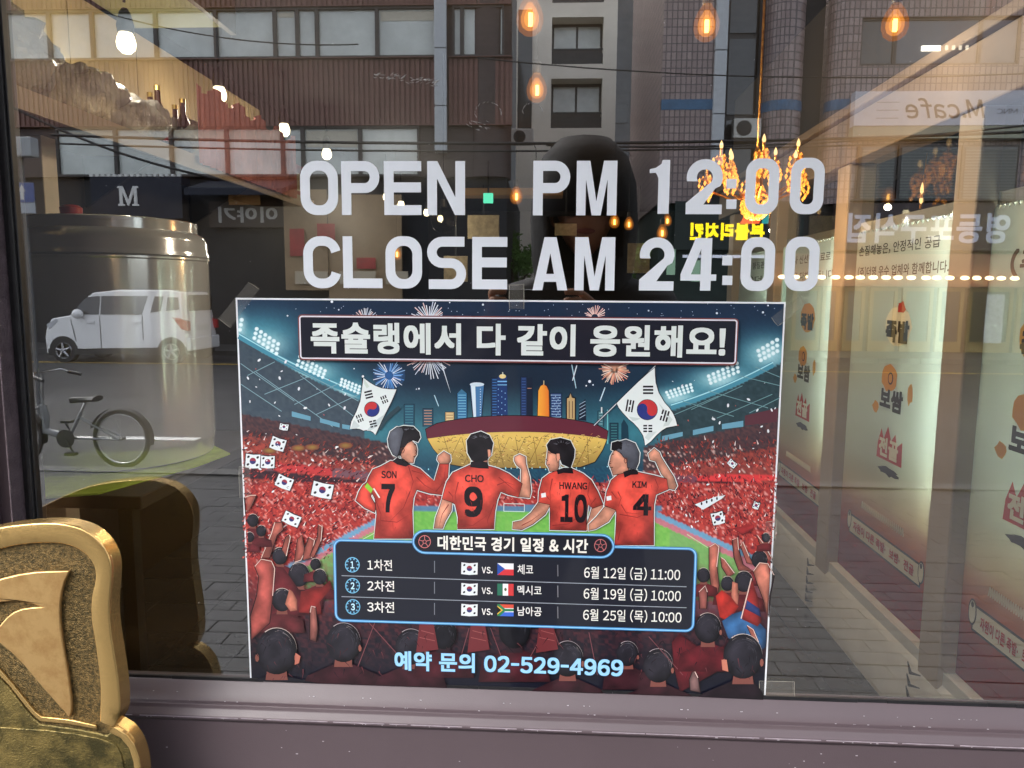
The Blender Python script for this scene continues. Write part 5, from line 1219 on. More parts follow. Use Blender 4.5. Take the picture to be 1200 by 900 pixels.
m = MB(); m.box(RX(775), RX(838), YF + .05, YF - 8, zb, TOP); m.build('wall', M_tile, tb)
for x0, x1, d_ in ((838, 856, .5), (892, 902, .45), (945, 970, .5)):
    m = MB(); m.box(RX(x0), RX(x1), YF - d_, YF - .9, zb, TOP); m.build('recess', M_dark, tb)
for x0, x1 in ((856, 892), (950, 968)):
    m = MB(); m.box(RX(x0), RX(x1), YF - .62, YF - .7, zb, TOP); wn = m.build('window', M_wfr, tb)
    for z in (4.2, 6.3, 8.4, 10.5): m = MB(); m.box(RX(x0) + .05, RX(x1) - .05, YF - .58, YF - .619, z + .05, z + 2.0); m.build('pane', M_paned, wn)
z0, z1 = RZ(130), RZ(118)
for q in range(4):
    m = MB()
    if q == 0: m.lathe([(.545, z0), (.545, z1)], (RX(922), YF - .53, 0), 32)
    if q == 1: m.lathe([(.415, z0), (.415, z1)], (xa, YF - .40, 0), 28)
    if q == 2: m.box(RX(775), RX(838), YF + .065, YF - .1, z0, z1)
    if q == 3: m.box(xa, RX(996), YF + .014, YF - .1, z0, z1)
    m.build('blue_band', M_blue, tb)
_PY[0] = 52
# upper ribbon window with a lit ceiling lamp inside
ed = [1009, 1050, 1150, 1196]
m = MB(); m.box(W0, W1, YF - 3, YF - 3.1, WB, WT); m.build('room_back', M_greyw, tb)
for k in range(3):
    a, b = RX(ed[k]), RX(ed[k + 1]); f = MB(); f.box(a, a + .05, YF - .06, YF - .12, WB, WT); f.box(b - .05, b, YF - .06, YF - .12, WB, WT); f.box(a + .05, b - .05, YF - .06, YF - .12, WB, WB + .06); f.box(a + .05, b - .05, YF - .06, YF - .12, WT - .06, WT)
    wn = f.build('window', M_wfr, tb); m = MB(); m.box(a + .05, b - .05, YF - .09, YF - .1, WB + .06, WT - .06); m.build('pane', M_paned if k == 0 else pane_mat('bluish_pane%d' % k, lin((88, 94, 104))), wn)
a, b = RX(1082), RX(1104); m = MB(); m.box(a, b, YF - .05, YF - .085, RZ(63), RZ(57)); m.build('lit_lamp', emis('office_lamp', (1, .93, .75), 1.5), tb)
M_ols = emis('office_lamp_small', (1, .9, .7), .5)
for k in range(4): m = MB(); m.box(RX(1110 + k * 8), RX(1113 + k * 8), YF - .05, YF - .085, RZ(62), RZ(57)); m.build('lit_lamp', M_ols, tb)
_PY[0] = 136
# cafe sign
M_sbox = mat('sign_face', lin((206, 208, 216)), .35, noise=.04); M_sl = mat('sign_lower', lin((156, 160, 140)), .5)
cs = thing('cafe_sign', 'long white sign box reading M.cafe in grey script on the tiled wall', 'sign', (RX(1100), YF, RZ(165)))
c0, c1 = RX(996), RX(1215); zc0, zc1 = RZ(152), RZ(113)
m = MB(); m.box(c0, c1, YF + .3, YF + .004, zc0, zc1); m.build('sign_box', M_sbox, cs, bevel=.01); m = MB(); m.box(c0, c1, YF + .28, YF + .004, RZ(166), zc0 - .003); m.build('sign_ledge', M_sl, cs)
M_gl = mat('grey_letter', lin((62, 60, 66)), .5)
s0 = RX(1147); s1 = RX(1057); cu = sign_text('lettering', 'M.cafe', (s0, YF + .302, RZ(144)), (-1, 0, 0), s0 - s1, RZ(121) - RZ(144), M_gl, cs, .012)
for v in cu.data.vertices: v.co.x -= (v.co.z + cs.location.z - RZ(144)) * .25
s0 = RX(1184); s1 = RX(1160); sign_text('lettering', 'MNC', (s0, YF + .302, RZ(139)), (-1, 0, 0), s0 - s1, .12, M_gl, cs, 0)
m = MB(); [m.box(RX(1021), RX(1047), YF + .3005, YF + .3025, RZ(126 + k * 9), RZ(125 + k * 9)) for k in range(3)]; m.build('faint_rule', mat('faint_rule', lin((150, 150, 156)), .5), cs)
_PY[0] = 205
# first floor window with blinds
B0, B1 = RZ(233), RZ(172); M_bl = mat('blind_slat', lin((110, 116, 110)), .6)
for x0, x1 in ((1004, 1048), (1050, 1122), (1124, 1190)):
    a, b = RX(x0), RX(x1); m = MB(); m.box(a, b, YF + .10, YF + .02, B0 - .05, B1); f = m.build('window', M_wfr, tb)
    m = MB(); m.box(a + .06, b - .06, YF + .12, YF + .1005, B0, B1 - .06); m.build('pane', M_paned, f)
    m = MB(); z = B0
    while z < B1 - .12: m.box(a + .07, b - .07, YF + .135, YF + .1215, z, z + .035); z += .075
    tag(m.build('blind_slat', M_bl, f), kind='stuff')
m = MB(); m.box(RX(998), 20, YF + .25, YF + .004, RZ(236), RZ(234)); m.build('ledge', M_kerb, tb)
_PY[0] = 265
# korean restaurant sign
ks = thing('restaurant_sign', 'umber fascia with big white Korean lettering above ochre framed doors', 'sign', (RX(1090), YF, RZ(290)))
m = MB(); m.box(RX(975), RX(1260), YF + .22, YF + .004, RZ(292), RZ(239)); m.build('fascia', M_umber, ks)
s0 = RX(1178); s1 = RX(990); sign_text('lettering', '영등포구식집', (s0, YF + .224, RZ(284)), (-1, 0, 0), s0 - s1, RZ(250) - RZ(284), mat('sign_white', lin((214, 220, 236)), .5), ks, .03)
m = MB(); m.box(RX(905), RX(1260), YF + .16, YF + .004, RZ(333), RZ(296)); m.build('lower_fascia', mat('terracotta_fascia', lin((150, 108, 84)), .6, noise=.1), ks)
_PY[0] = 323
# LED string
M_led = emis('led_glow', (1.0, .74, .36), 2.4)
ls = thing('light_string', 'straight row of warm white LED lamps above the ochre framed doors', 'light string', (RX(1050), YF + .25, RZ(323)))
m = MB(); m.box(RX(908), RX(1192), YF + .245, YF + .225, RZ(323) - .01, RZ(323) + .01); m.build('rail', M_dark, ls)
lb = None
for k in range(19):
    x = RX(914 + k * 14.9 + (rnd.random() - .5) * 3)
    if lb is None:
        m = ball((0, 0, 0), (.12, .05, .055), 10, 6); lb = m.build('led_lamp', M_led, ls, smooth='all'); lb.location = (0, 0, 0)
        for v in lb.data.vertices: v.co += Vector(ls.location)
        lb.location = Vector((x, YF + .3, RZ(323))) - Vector(ls.location); o = lb
    else: o = lb.copy(); C.objects.link(o); o.parent = ls; o.location = Vector((x, YF + .3, RZ(323))) - Vector(ls.location)
_PY[0] = 370
# ochre doors
dz0, dz1 = RZ(406), RZ(334)
m = MB(); m.box(RX(905), 20, YF - .32, YF - .4, 0, zb); m.build('ground_floor_back', mat('shop_inside', lin((70, 66, 60)), .7), tb)
m = MB(); m.box(RX(770), RX(905), YF - .2, YF - 6, 0, zb); m.build('ground_floor', mat('green_shopfront', lin((30, 48, 44)), .6), tb)
ed = [(930, 962), (964, 984), (990, 1014), (1020, 1052), (1058, 1094), (1100, 1130), (1136, 1188), (1194, 1240)]
for x0, x1 in ed:
    a, b = RX(x0), RX(x1); f = MB(); w_ = .09; f.box(a, a + w_, YF - .06, YF - .16, 0.02, dz1); f.box(b - w_, b, YF - .06, YF - .16, .02, dz1); f.box(a + w_, b - w_, YF - .06, YF - .16, .02, .30); f.box(a + w_, b - w_, YF - .06, YF - .16, dz1 - .1, dz1)
    d = f.build('door', M_yfr, tb); m = MB(); m.box(a + w_, b - w_, YF - .1, YF - .12, .30, dz1 - .1); m.build('pane', pane_mat('shop_pane', lin((104, 116, 110))) if x0 < 1100 else M_paned, d)
board('pale printed display banner standing in the ochre shopfront', 'banner', 1152, 345, 1178, 402, 20.15, mat('pale_banner', lin((206, 206, 214)), .5, noise=.3, nscale=9, col2=lin((150, 150, 150))), .03)
_PY[0] = 270
# yellow neon sign on the dark green front
ys = thing('yellow_sign', 'dark green sign with yellow Korean letters and a small red flame', 'sign', (RX(850), YF, RZ(275)))
m = MB(); m.box(RX(790), RX(940), YF + .1, YF - .19, RZ(292), RZ(236)); m.build('sign_board', mat('dark_green_board', lin((26, 42, 40)), .5), ys)
s0 = RX(895); s1 = RX(808); sign_text('lettering', '본불리치킨', (s0, YF + .104, RZ(281)), (-1, 0, 0), s0 - s1, RZ(261) - RZ(281), emis('yellow_letter', (1, .72, .02), .9), ys, .05)
m = MB(); fx, fz = RX(878), RZ(262); m.prism([(fx - .28, fz), (fx + .22, fz), (fx + .30, fz + .2), (fx + .18, fz + .15), (fx + .1, fz + .34), (fx - .02, fz + .18), (fx - .12, fz + .3), (fx - .22, fz + .12)], YF + .11, YF + .13); m.build('flame', emis('red_flame', (1, .16, .05), .7), ys)
board('bluish white light strip low on the dark green shopfront', 'light', 800, 299, 900, 302, 20.2, emis('cool_strip', (.75, .82, 1), .35), .03, 'light_strip')
board('teal lit panel beside the yellow sign', 'panel', 893, 236, 902, 262, 20.2, emis('teal_panel', (.05, .5, .48), .4), .03)
for k, (x, y0, y1) in enumerate(((786, 292, 322), (918, 290, 400), (815, 305, 330))): board(['pale green lit pillar under the yellow sign', 'pale green banner at the left end of the light string', 'pale green lit panel under the yellow sign'][k], 'panel', x - 5, y0, x + 6, y1, 20.2, emis('pale_green_lit%d' % k, (.45, .75, .55), .22), .03)

# -- building continuing in the gap, hiding the horizon
for nm, lab, x0, x1, dep, ht, mt in (('far_building', 'dark grey block closing the street behind the apartment block', -6, 30, 58, 42, M_greyw), ('far_building', 'long brown block far behind the ribbed building', -60, -6, 60, 42, M_brown)):
    t = thing(nm, lab, 'building', ((x0 + x1) / 2, -dep - 5, 0)); m = MB(); m.box(x0, x1, -dep, -dep - 10, 0, ht); m.build('wall', mt, t)
    for zf in range(5):
        for k in range(int((x1 - x0) / 3)): 
            m = MB(); m.box(x0 + 1 + k * 3, x0 + 2.6 + k * 3, -dep + .06, -dep + .005, 1.6 + zf * 3.2, 3 + zf * 3.2); m.build('window', M_paned, t)

# -- trees in the gap between the buildings
M_leaf = mat('leaf_green', (.16, .30, .08), .5, noise=.5, nscale=3); M_bark = mat('bark', (.09, .07, .05), .9, noise=.3)
def tree(lab, x, y, h, r, seed):
    q = random.Random(seed); t = thing('street_tree', lab, 'tree', (x, y, 0), 'street trees in the gap between the buildings')
    m = MB(); m.tube([(x, y, 0), (x + .05, y, h * .4), (x - .05, y + .05, h * .7)], [.16, .11, .06], 8)
    for k in range(6): a = q.uniform(0, 6.28); m.tube([(x, y, h * .38), (x + math.cos(a) * r * .35, y + math.sin(a) * r * .35, h * .6), (x + math.cos(a) * r * .7, y + math.sin(a) * r * .7, h * .75)], [.06, .04, .02], 5)
    m.build('trunk', M_bark, t, smooth=True); m = MB()
    cl = [(q.gauss(0, .42) * r, q.gauss(0, .42) * r, q.gauss(0, .3) * r) for _ in range(26)]
    for _ in range(2600):
        c = q.choice(cl); d = Vector((q.gauss(0, 1), q.gauss(0, 1), q.gauss(0, 1))).normalized() * (q.random() ** .4) * r * .3
        p = Vector((x + c[0], y + c[1], h * .72 + c[2])) + d; s_ = q.uniform(.05, .12); u = Vector((q.gauss(0, 1), q.gauss(0, 1), q.gauss(0, 1))).normalized(); v = u.orthogonal().normalized()
        m.poly([p - u * s_, p + v * s_ * .5, p + u * s_, p - v * s_ * .5])
    m.build('crown', M_leaf, t)
for k, (px, D) in enumerate(((600, 24), (682, 26), (786, 23.5))):
    p = out(px, 320, D); tree(['street tree seen between the letters E and A of the lower line', 'street tree seen below the letter A of the lower line', 'street tree seen through the first digit 2 of the lower line'][k], p.x, p.y, 3.4, 1.3, k + 3)

# -- overhead cables
M_cab = mat('black_cable', (.012, .012, .013), .6)
for k, (x0, y0, x1, y1, D, r) in enumerate(((60, 158, 1260, 152, 15, .03), (60, 168, 1260, 160, 15.2, .02), (100, 8, 420, 52, 14, .012), (560, 68, 1240, 84, 14.5, .012), (0, 118, 260, 210, 16, .03), (640, 170, 1260, 140, 15.6, .022))):
    a, b = out(x0, y0, D), out(x1, y1, D); m = MB(); n = 16
    m.tube([a.lerp(b, i / n) - Vector((0, 0, .35 * 4 * (i / n) * (1 - i / n) * .6)) for i in range(n + 1)], r, 6)
    tag(m.build('overhead_cable', M_cab), ['thick overhead cable crossing above the letters', 'thinner cable just under the thick one', 'thin cable across the upper left office windows', 'thin cable across the tiled building', 'thick cable sloping over the grey gable at far left', 'cable rising towards the cafe sign'][k], 'cable', 'overhead cables across the street')

# -- white boxy van parked at the far lane
M_van = mat('van_white_paint', (.88, .88, .88), .22, coat=1.0, noise=.02); M_vg = mat('van_glass', (.03, .032, .035), .04, spec=.8); M_tyre = mat('tyre', (.035, .035, .036), .8); M_alloy = mat('alloy', (.5, .5, .52), .3, metal=.9)
M_blk = mat('black_plastic', (.03, .03, .03), .5); M_rl = mat('tail_lamp_red', (.5, .02, .03), .15, coat=1); M_hl = mat('head_lamp', (.6, .62, .65), .1, coat=1)
VD = 16.2
vf = out(54, 400, VD).x; vr = out(216, 400, VD).x; vy = -(VD + CAMP.y); Lv = vr - vf; vw = 1.55; gz = -.12
van = thing('parked_van', 'small white boxy van with red tail lamp, mirrored at the left of the window', 'van', ((vf + vr) / 2, vy - vw / 2, gz))
def VX(px): return vf + (px - 54) / (216 - 54) * Lv
def VZ(py): return gz + (428 - py) / (428 - 341) * 1.66
body = [(54, 418), (53, 398), (56, 386), (62, 376), (84, 372), (103, 350), (110, 345), (140, 341.5), (200, 341.5), (212, 344), (214, 368), (216, 384), (218, 400), (216, 412), (54, 418)][:-1]
def vshell(prof, y0, y1, inset_top, name, mt, bev=.03):
    m = MB(); n = len(prof); k = 7
    for j in range(k):
        f = j / (k - 1); y = y0 + (y1 - y0) * f
        e = abs(f - .5) * 2
        for px, py in prof:
            t_ = max(0, (372 - py) / 31); yy = y + (inset_top * t_) * (1 if f < .5 else -1) * (e ** 2) * (-1 if y1 < y0 else 1) * (1)
            bul = (1 - e ** 4) * .06; cx = (prof[0][0] + 140) / 2
            x = VX(px); x += (-bul if px < 100 else (bul if px > 205 else 0)); m.v.append((x, yy, VZ(py)))
    for j in range(k - 1):
        for i in range(n): a = j * n + i; b = j * n + (i + 1) % n; m.face((a, b, b + n, a + n))
    m.face(range(n)); m.face([(k - 1) * n + i for i in range(n)][::-1]); return m.build(name, mt, van, smooth=True, bevel=bev, seg=3)
vshell(body, vy, vy - vw, .12, 'body', M_van)
def vside(pts, name, mt, dy=.012, parent=None, side=0):
    q = []
    for px, py in pts:
        t_ = max(0, (372 - py) / 31); q.append((VX(px), vy - .12 * t_, VZ(py)))
    m = MB(); n = len(q); m.v = [(x, y + dy, z) for x, y, z in q] + [(x, y - .03, z) for x, y, z in q]; m.face(range(n)); m.face(range(n, 2 * n))
    for i in range(n): m.face((i, (i + 1) % n, n + (i + 1) % n, n + i))
    return m.build(name, mt, parent or van)
vside([(86, 370.5), (100, 353), (104, 350.5), (118, 349), (118, 370.5)], 'side_window', M_vg); vside([(120, 370.5), (120, 349), (174, 348.5), (168, 370.5)], 'side_window', M_vg); vside([(178, 368), (182, 349), (192, 349), (190, 366)], 'side_window', M_vg)
vside([(196, 366), (197, 350), (209, 350), (211, 364)], 'side_window', M_vg)
dr = vside([(118.6, 372), (119.4, 372), (119.4, 413), (118.6, 413)], 'door_gap', M_blk, .006); vside([(84, 374), (84.8, 374), (90, 402), (89, 402)], 'door_gap', M_blk, .006); vside([(168, 372), (169, 372), (169, 400), (168, 400)], 'door_gap', M_blk, .006)
for a, b in ((104, 113), (158, 167)): vside([(a, 379), (b, 378), (b, 380.4), (a, 381.4)], 'door_handle', M_van, .03)
vside([(56, 412), (216, 408), (216, 415), (56, 419)], 'sill_trim', M_blk, .008)
m = ball((VX(97), vy + .12, VZ(370)), (.13, .09, .11), 12, 8); m.build('door_mirror', M_van, van, smooth='all')
for px in (74.5, 201):
    cx, cz = VX(px), gz + .275
    for yy, sg in ((vy + .01, 1), (vy - vw - .01, -1)):
        m = MB(); m.lathe([(.17, 0), (.27, 0), (.285, -.03 * sg), (.285, -.16 * sg), (.27, -.18 * sg), (.1, -.18 * sg)], (cx, yy, cz), 28, axis='y'); wh = m.build('wheel', M_tyre, van, smooth=True)
        m = MB(); m.lathe([(.19, -.005 * sg), (.18, .012 * sg), (.165, .0)], (cx, yy, cz), 24, axis='y'); m.lathe([(.045, .02 * sg), (.02, .03 * sg), (.001, .03 * sg)], (cx, yy, cz), 12, axis='y')
        for k in range(5):
            a = 2 * math.pi * k / 5 + .4; d = Vector((math.cos(a), 0, math.sin(a))); p = Vector((cx, yy + .012 * sg, cz)); m.tube([p + d * .03, p + d * .17], [.035, .022], 6)
        m.build('rim', M_alloy, wh, smooth=True)
    m = MB(); pts = [(cx + .33 * math.cos(R(a)), cz + .33 * math.sin(R(a))) for a in range(-5, 190, 12)]; pts2 = [(cx + .27 * math.cos(R(a)), cz + .27 * math.sin(R(a))) for a in range(185, -8, -12)]
    m.prism(pts + pts2, vy + .012, vy - .2); m.build('wheel_arch', M_blk, van)
# rear face
rx = VX(217) + .005
m = MB(); m.box(rx, rx + .03, vy - .22, vy - vw + .22, VZ(366), VZ(347)); m.build('rear_window', M_vg, van, bevel=.01)
m = MB(); m.box(rx - .01, rx + .10, vy - .03, vy - vw + .03, VZ(413), VZ(397)); m.build('rear_bumper', M_van, van, bevel=.04, seg=3)
for yy in (vy + .012, vy - vw - .012):
    s_ = 1 if yy > vy - 1 else -1; m = MB(); m.prism([(VX(203), VZ(373)), (VX(212), VZ(374)), (VX(219) + .03, VZ(378)), (VX(219) + .03, VZ(389)), (VX(213), VZ(387))], yy, yy - .16 * s_); m.build('tail_lamp', M_rl, van, bevel=.01)
m = MB(); m.box(rx + .04, rx + .055, vy - .5, vy - 1.05, VZ(390), VZ(383)); m.build('number_plate', mat('number_plate', (.6, .62, .6), .5), van)
m = MB(); m.prism([(VX(56), VZ(383)), (VX(68), VZ(376)), (VX(70), VZ(379)), (VX(59), VZ(388))], vy + .012, vy - .2); m.build('head_lamp', M_hl, van)

# -- bicycle on the road edge
BD = 6.55
bp_ = lambda px, py: out(px, py, BD)
bk = thing('bicycle', 'white step through bicycle with black saddle leaning at the kerb, mirrored over the steel pot', 'bicycle', (bp_(100, 540).x, bp_(100, 540).y, -.12))
M_bw = mat('bicycle_white', (.28, .29, .29), .35, coat=.5); M_bb = mat('bicycle_black', (.02, .02, .02), .5); M_chr = mat('chrome', (.6, .6, .6), .2, metal=1)
by = bp_(100, 500).y; rc = bp_(143, 522); wr = .275; rc.z = -.12 + wr; fc = Vector((rc.x - 1.02, by, rc.z)); bb = bp_(82, 524); bb.z = .16; st = bp_(100, 472); hb = bp_(50, 437)
def torus(c, r, t_, n=36, k=8):
    m = MB()
    for i in range(n):
        a = 2 * math.pi * i / n
        for j in range(k): b = 2 * math.pi * j / k; m.v.append((c.x + (r + t_ * math.cos(b)) * math.cos(a), c.y + t_ * math.sin(b), c.z + (r + t_ * math.cos(b)) * math.sin(a)))
    for i in range(n):
        for j in range(k): m.face((i * k + j, i * k + (j + 1) % k, ((i + 1) % n) * k + (j + 1) % k, ((i + 1) % n) * k + j))
    return m
for c in (rc, fc):
    c.y = by; wh = torus(c, wr - .02, .02).build('wheel', M_tyre, bk, smooth='all'); torus(c, wr - .045, .009).build('rim', M_chr, wh, smooth='all')
    m = MB(); [m.tube([c + Vector((.02 * math.cos(a), .02 * (-1) ** k_, .02 * math.sin(a))), c + Vector((wr * .82 * math.cos(a), 0, wr * .82 * math.sin(a)))], .0012, 3) for k_, a in enumerate([2 * math.pi * q / 24 for q in range(24)])]; m.lathe([(.02, -.04), (.02, .04)], tuple(c), 10, axis='y'); tag(m.build('spokes', M_chr, wh), kind='stuff')
    m = MB(); n = 20; A = [R(a) for a in ([-10 + i * 9 for i in range(n)])]
    for a in A:
        for dy in (-.03, .03): m.v.append((c.x + (wr + .02) * math.cos(a), c.y + dy, c.z + (wr + .02) * math.sin(a)))
    for i in range(n - 1): m.face((i * 2, i * 2 + 1, i * 2 + 3, i * 2 + 2))
    m.build('mudguard', M_bb, bk)
hd = hb + Vector((-.02, 0, -.30)); m = MB(); B = Vector((0, 0, 0))
m.tube([bb, bb + (st - bb) * .75], .016, 10); m.tube([hd, hd + Vector((.02, 0, -.12)), bb + Vector((-.22, 0, .06)), bb], [.03, .034, .036, .03], 12)
for dy in (-.04, .04): m.tube([bb + Vector((0, dy * .4, 0)), rc + Vector((0, dy, 0))], .011, 8); m.tube([bb + (st - bb) * .6 + Vector((0, dy * .3, 0)), rc + Vector((0, dy, 0))], .009, 8)
m.tube([hd + Vector((0, 0, .1)), hd, fc + Vector((.05, .05, .18)), fc + Vector((0, .05, 0))], .014, 8); m.build('frame', M_bw, bk, smooth=True)
m = MB(); m.tube([bb + (st - bb) * .7, st], .012, 8); m.tube([hd + Vector((0, 0, .05)), hb], .013, 8); m.tube([hb + Vector((.10, -.26, -.02)), hb + Vector((.04, -.18, .02)), hb, hb + Vector((.04, .18, .02)), hb + Vector((.10, .26, -.02))], .011, 8); m.build('stem_and_bar', M_chr, bk, smooth=True)
for s_ in (-1, 1): m = MB(); m.tube([hb + Vector((.08, .24 * s_, -.01)), hb + Vector((.19, .27 * s_, -.04))], .017, 8); m.build('grip', M_bb, bk, smooth=True)
m = MB(); n = 10
for i in range(n):
    f = i / (n - 1); ww = .02 + .07 * f ** 2; x = st.x - .14 + .26 * f
    for k in range(8): a = 2 * math.pi * k / 8; m.v.append((x, by + ww * math.cos(a), st.z + .02 + .028 * math.sin(a) + .02 * f))
for i in range(n - 1):
    for k in range(8): a = i * 8 + k; b = i * 8 + (k + 1) % 8; m.face((a, b, b + 8, a + 8))
m.face(range(8)); m.face([(n - 1) * 8 + k for k in range(8)]); m.build('saddle', M_bb, bk, smooth=True)
m = MB(); m.lathe([(.075, .05), (.085, .052), (.085, .058), (.02, .06)], (bb.x, by, bb.z), 24, axis='y'); m.tube([(bb.x, by + .06, bb.z), (bb.x + .08, by + .07, bb.z - .13)], .009, 6); m.tube([(bb.x, by - .06, bb.z), (bb.x - .08, by - .07, bb.z + .13)], .009, 6); m.build('crankset', M_blk, bk, smooth=True)
for s_ in (-1, 1): m = MB(); m.box(bb.x + .08 * s_ - .045, bb.x + .08 * s_ + .045, by + .07 * s_, by + .14 * s_, bb.z - .13 * s_ - .012, bb.z - .13 * s_ + .012); m.build('pedal', M_bb, bk)

# blue parking sign on its post at far left
t = thing('parking_sign', 'blue sign with a white upward arrow above a white strip, at far left', 'sign', out(26, 400, 8.5)); a, b = out(13, 237, 8.5), out(39, 214, 8.5); q = out(39, 250, 8.5)
m = MB(); m.box(a.x, b.x, a.y, a.y - .01, a.z, b.z); pl = m.build('sign_plate', mat('sign_blue', lin((70, 96, 160)), .4), t, bevel=.003)
m = MB(); cx = (a.x + b.x) / 2; h = b.z - a.z; m.prism([(cx - .02, a.z + .03), (cx + .02, a.z + .03), (cx + .02, a.z + h * .55), (cx + .05, a.z + h * .55), (cx, a.z + h * .9), (cx - .05, a.z + h * .55), (cx - .02, a.z + h * .55)], a.y + .001, a.y + .004); m.build('arrow', M_white, pl)
m = MB(); m.box(a.x, b.x, a.y, a.y - .01, q.z, a.z - .005); m.build('lower_plate', mat('pale_plate', lin((176, 186, 196)), .5), t)
m = MB(); m.tube([(cx, a.y - .03, 0), (cx, a.y - .03, b.z + .3)], .025, 10); m.build('post', M_greyw, t, smooth=True)
a, b = out(10, 183, 8.4), out(35, 160, 8.4); m = MB(); m.box(a.x, b.x, a.y, a.y - .14, a.z, b.z); tag(m.build('meter_box', mat('pale_grey_box', lin((178, 182, 184)), .5), bevel=.01), 'small pale grey box above the blue arrow sign', 'box')
# ================================================================== THE ROOM BEHIND THE GLASS
M_floor = mat('dark_floor_tile', (.05, .048, .046), .25, noise=.3, nscale=2); M_cei = mat('dark_ceiling', (.035, .032, .03), .8, noise=.2); M_in = mat('inside_wall_brown', (.022, .017, .014), .7, noise=.3, nscale=1.4)
XW, XP, RD = -2.16, 1.33, 13.0; CZ = 2.86
m = MB(); m.box(-3.2, 4.6, .141, RD, -.5, 0.0); fl = tag(m.build('shop_floor', mat('floor_joint', (.02, .02, .02), .8)), kind='structure')
ft0 = None
for r in range(17):
    for k in range(15):
        x0, y0 = -3.1 + k * .3, .16 + r * .3
        if x0 > 1.1: continue
        if ft0 is None: q = MB(); q.box(.002, .298, .002, .298, .0005, .006); ft0 = q.build('floor_tile', M_floor, fl, bevel=.001, seg=1); o = ft0
        else: o = ft0.copy(); C.objects.link(o)
        o.location = (x0, y0, rnd.random() * .0006)
m = MB(); m.box(-3.2, 4.6, 5.27, RD, .0005, .006); m.build('floor_slab', M_floor, fl)
m = MB(); m.box(-3.2, 4.6, .141, RD, 3.0, 3.2); tag(m.build('ceiling', M_cei), kind='structure')
m = MB(); m.box(-3.2, 4.6, RD, RD + .2, 0, 3.2); tag(m.build('back_wall', M_in), kind='structure')
m = MB(); m.box(4.4, 4.6, .141, RD, 0, 3.0); tag(m.build('right_wall', M_in), kind='structure')
m = MB(); m.box(-3.2, XW - .12, .141, RD, 0, 3.0); tag(m.build('left_wall', M_in), kind='structure')
# plywood panels high on the left wall, one by one
M_ply = mat('plywood_panel', lin((178, 158, 116)), .5, noise=.14, nscale=2.2); first = None
pb = thing('panelled_wall', 'plywood panelling high on the left wall with dark joints', 'wall panelling', (XW, 1.5, 1.6))
y = .35
while y < 4.5:
    m = MB(); m.box(XW - .1, XW, y, y + .545, 2.20, CZ - .02); m.build('panel', M_ply, pb, bevel=.003); y += .55
m = MB(); y = .35
m.box(XW - .1, XW - .02, .2, 8, 0, 2.19); m.build('lower_panel', M_in, pb)
# lit ceiling strip
M_crm = mat('sage_ceiling_board', lin((176, 178, 128)), .6, noise=.06, nscale=1)
cc = thing('ceiling_strip', 'sage green dropped ceiling board carrying the row of spot lamps', 'ceiling board', (-1.9, 3, CZ)); m = MB(); m.box(XW, -1.66, .2, 3.1, CZ, CZ + .1); m.build('board', M_crm, cc); m = MB(); m.box(-1.658, -1.63, .2, 3.1, CZ - .04, CZ + .13); m.build('edge_trim', mat('trim_brown', lin((96, 84, 60)), .5), cc)
# lamps
def lamp_light(o, loc, p, col, r=.03):
    l = bpy.data.lights.new('lamp_light', 'POINT'); l.energy = p * 0.15; l.color = col; l.shadow_soft_size = r; q = bpy.data.objects.new('lamp_light', l); C.objects.link(q); q.parent = o; q.location = Vector(loc) - wl(o); return q
M_bulb = emis('warm_bulb', (1.0, .82, .50), .9); M_sock = mat('black_socket', (.015, .015, .015), .5); M_fil = emis('filament', (1.0, .70, .25), 1.6); M_amb = bpy.data.materials.new('amber_glow_glass'); M_amb.use_nodes = True; _t = M_amb.node_tree; _t.nodes.clear()
_o = _t.nodes.new('ShaderNodeOutputMaterial'); _m = _t.nodes.new('ShaderNodeAddShader'); _a = _t.nodes.new('ShaderNodeBsdfTransparent'); _e = _t.nodes.new('ShaderNodeEmission')
_a.inputs[0].default_value = (.9, .62, .3, 1); _e.inputs[0].default_value = (1, .36, .06, 1); _e.inputs[1].default_value = .022
_t.links.new(_a.outputs[0], _m.inputs[0]); _t.links.new(_e.outputs[0], _m.inputs[1]); _t.links.new(_m.outputs[0], _o.inputs[0])
M_amb2 = M_amb.copy(); M_amb2.name = 'amber_inner_glow'
for _n in M_amb2.node_tree.nodes:
    if _n.type == 'EMISSION': _n.inputs[0].default_value = (1, .48, .12, 1); _n.inputs[1].default_value = .06
    if _n.type == 'BSDF_TRANSPARENT': _n.inputs[0].default_value = (1, 1, 1, 1)
def spot(lab, px, py, D, p):
    c = at(px, py, D); t = thing('spot_lamp', lab, 'spot lamp', c, 'spot lamps in a row under the sage ceiling board'); top = CZ if c.y < 3.05 else 3.0
    m = MB(); m.lathe([(.02, .045), (.032, .052), (.036, .08), (.024, .13), (.012, .15)], tuple(c), 18); m.tube([c + Vector((0, 0, .175)), Vector((c.x, c.y, top))], .006, 6); m.build('socket', M_sock, t, smooth=True)
    m = MB(); m.lathe([(.001, -.036), (.02, -.032), (.036, -.015), (.040, .008), (.034, .034), (.024, .056)], tuple(c), 20); m.build('bulb', M_bulb, t, smooth='all'); lamp_light(t, c - Vector((0, 0, .075)), p, (1, .90, .74), .04)
for i, (px, py, D) in enumerate(((148, 53, 3.25), (257, 113, 4.16), (333, 154, 5.17), (383, 182, 6.15))): spot(['first and largest of the spot lamps, at top left', 'second spot lamp from the left, over the brown cladding', 'third spot lamp, right of the office window', 'fourth and smallest spot lamp, just above the letter O'][i], px, py, D, 3.4 if i == 0 else 5.5)
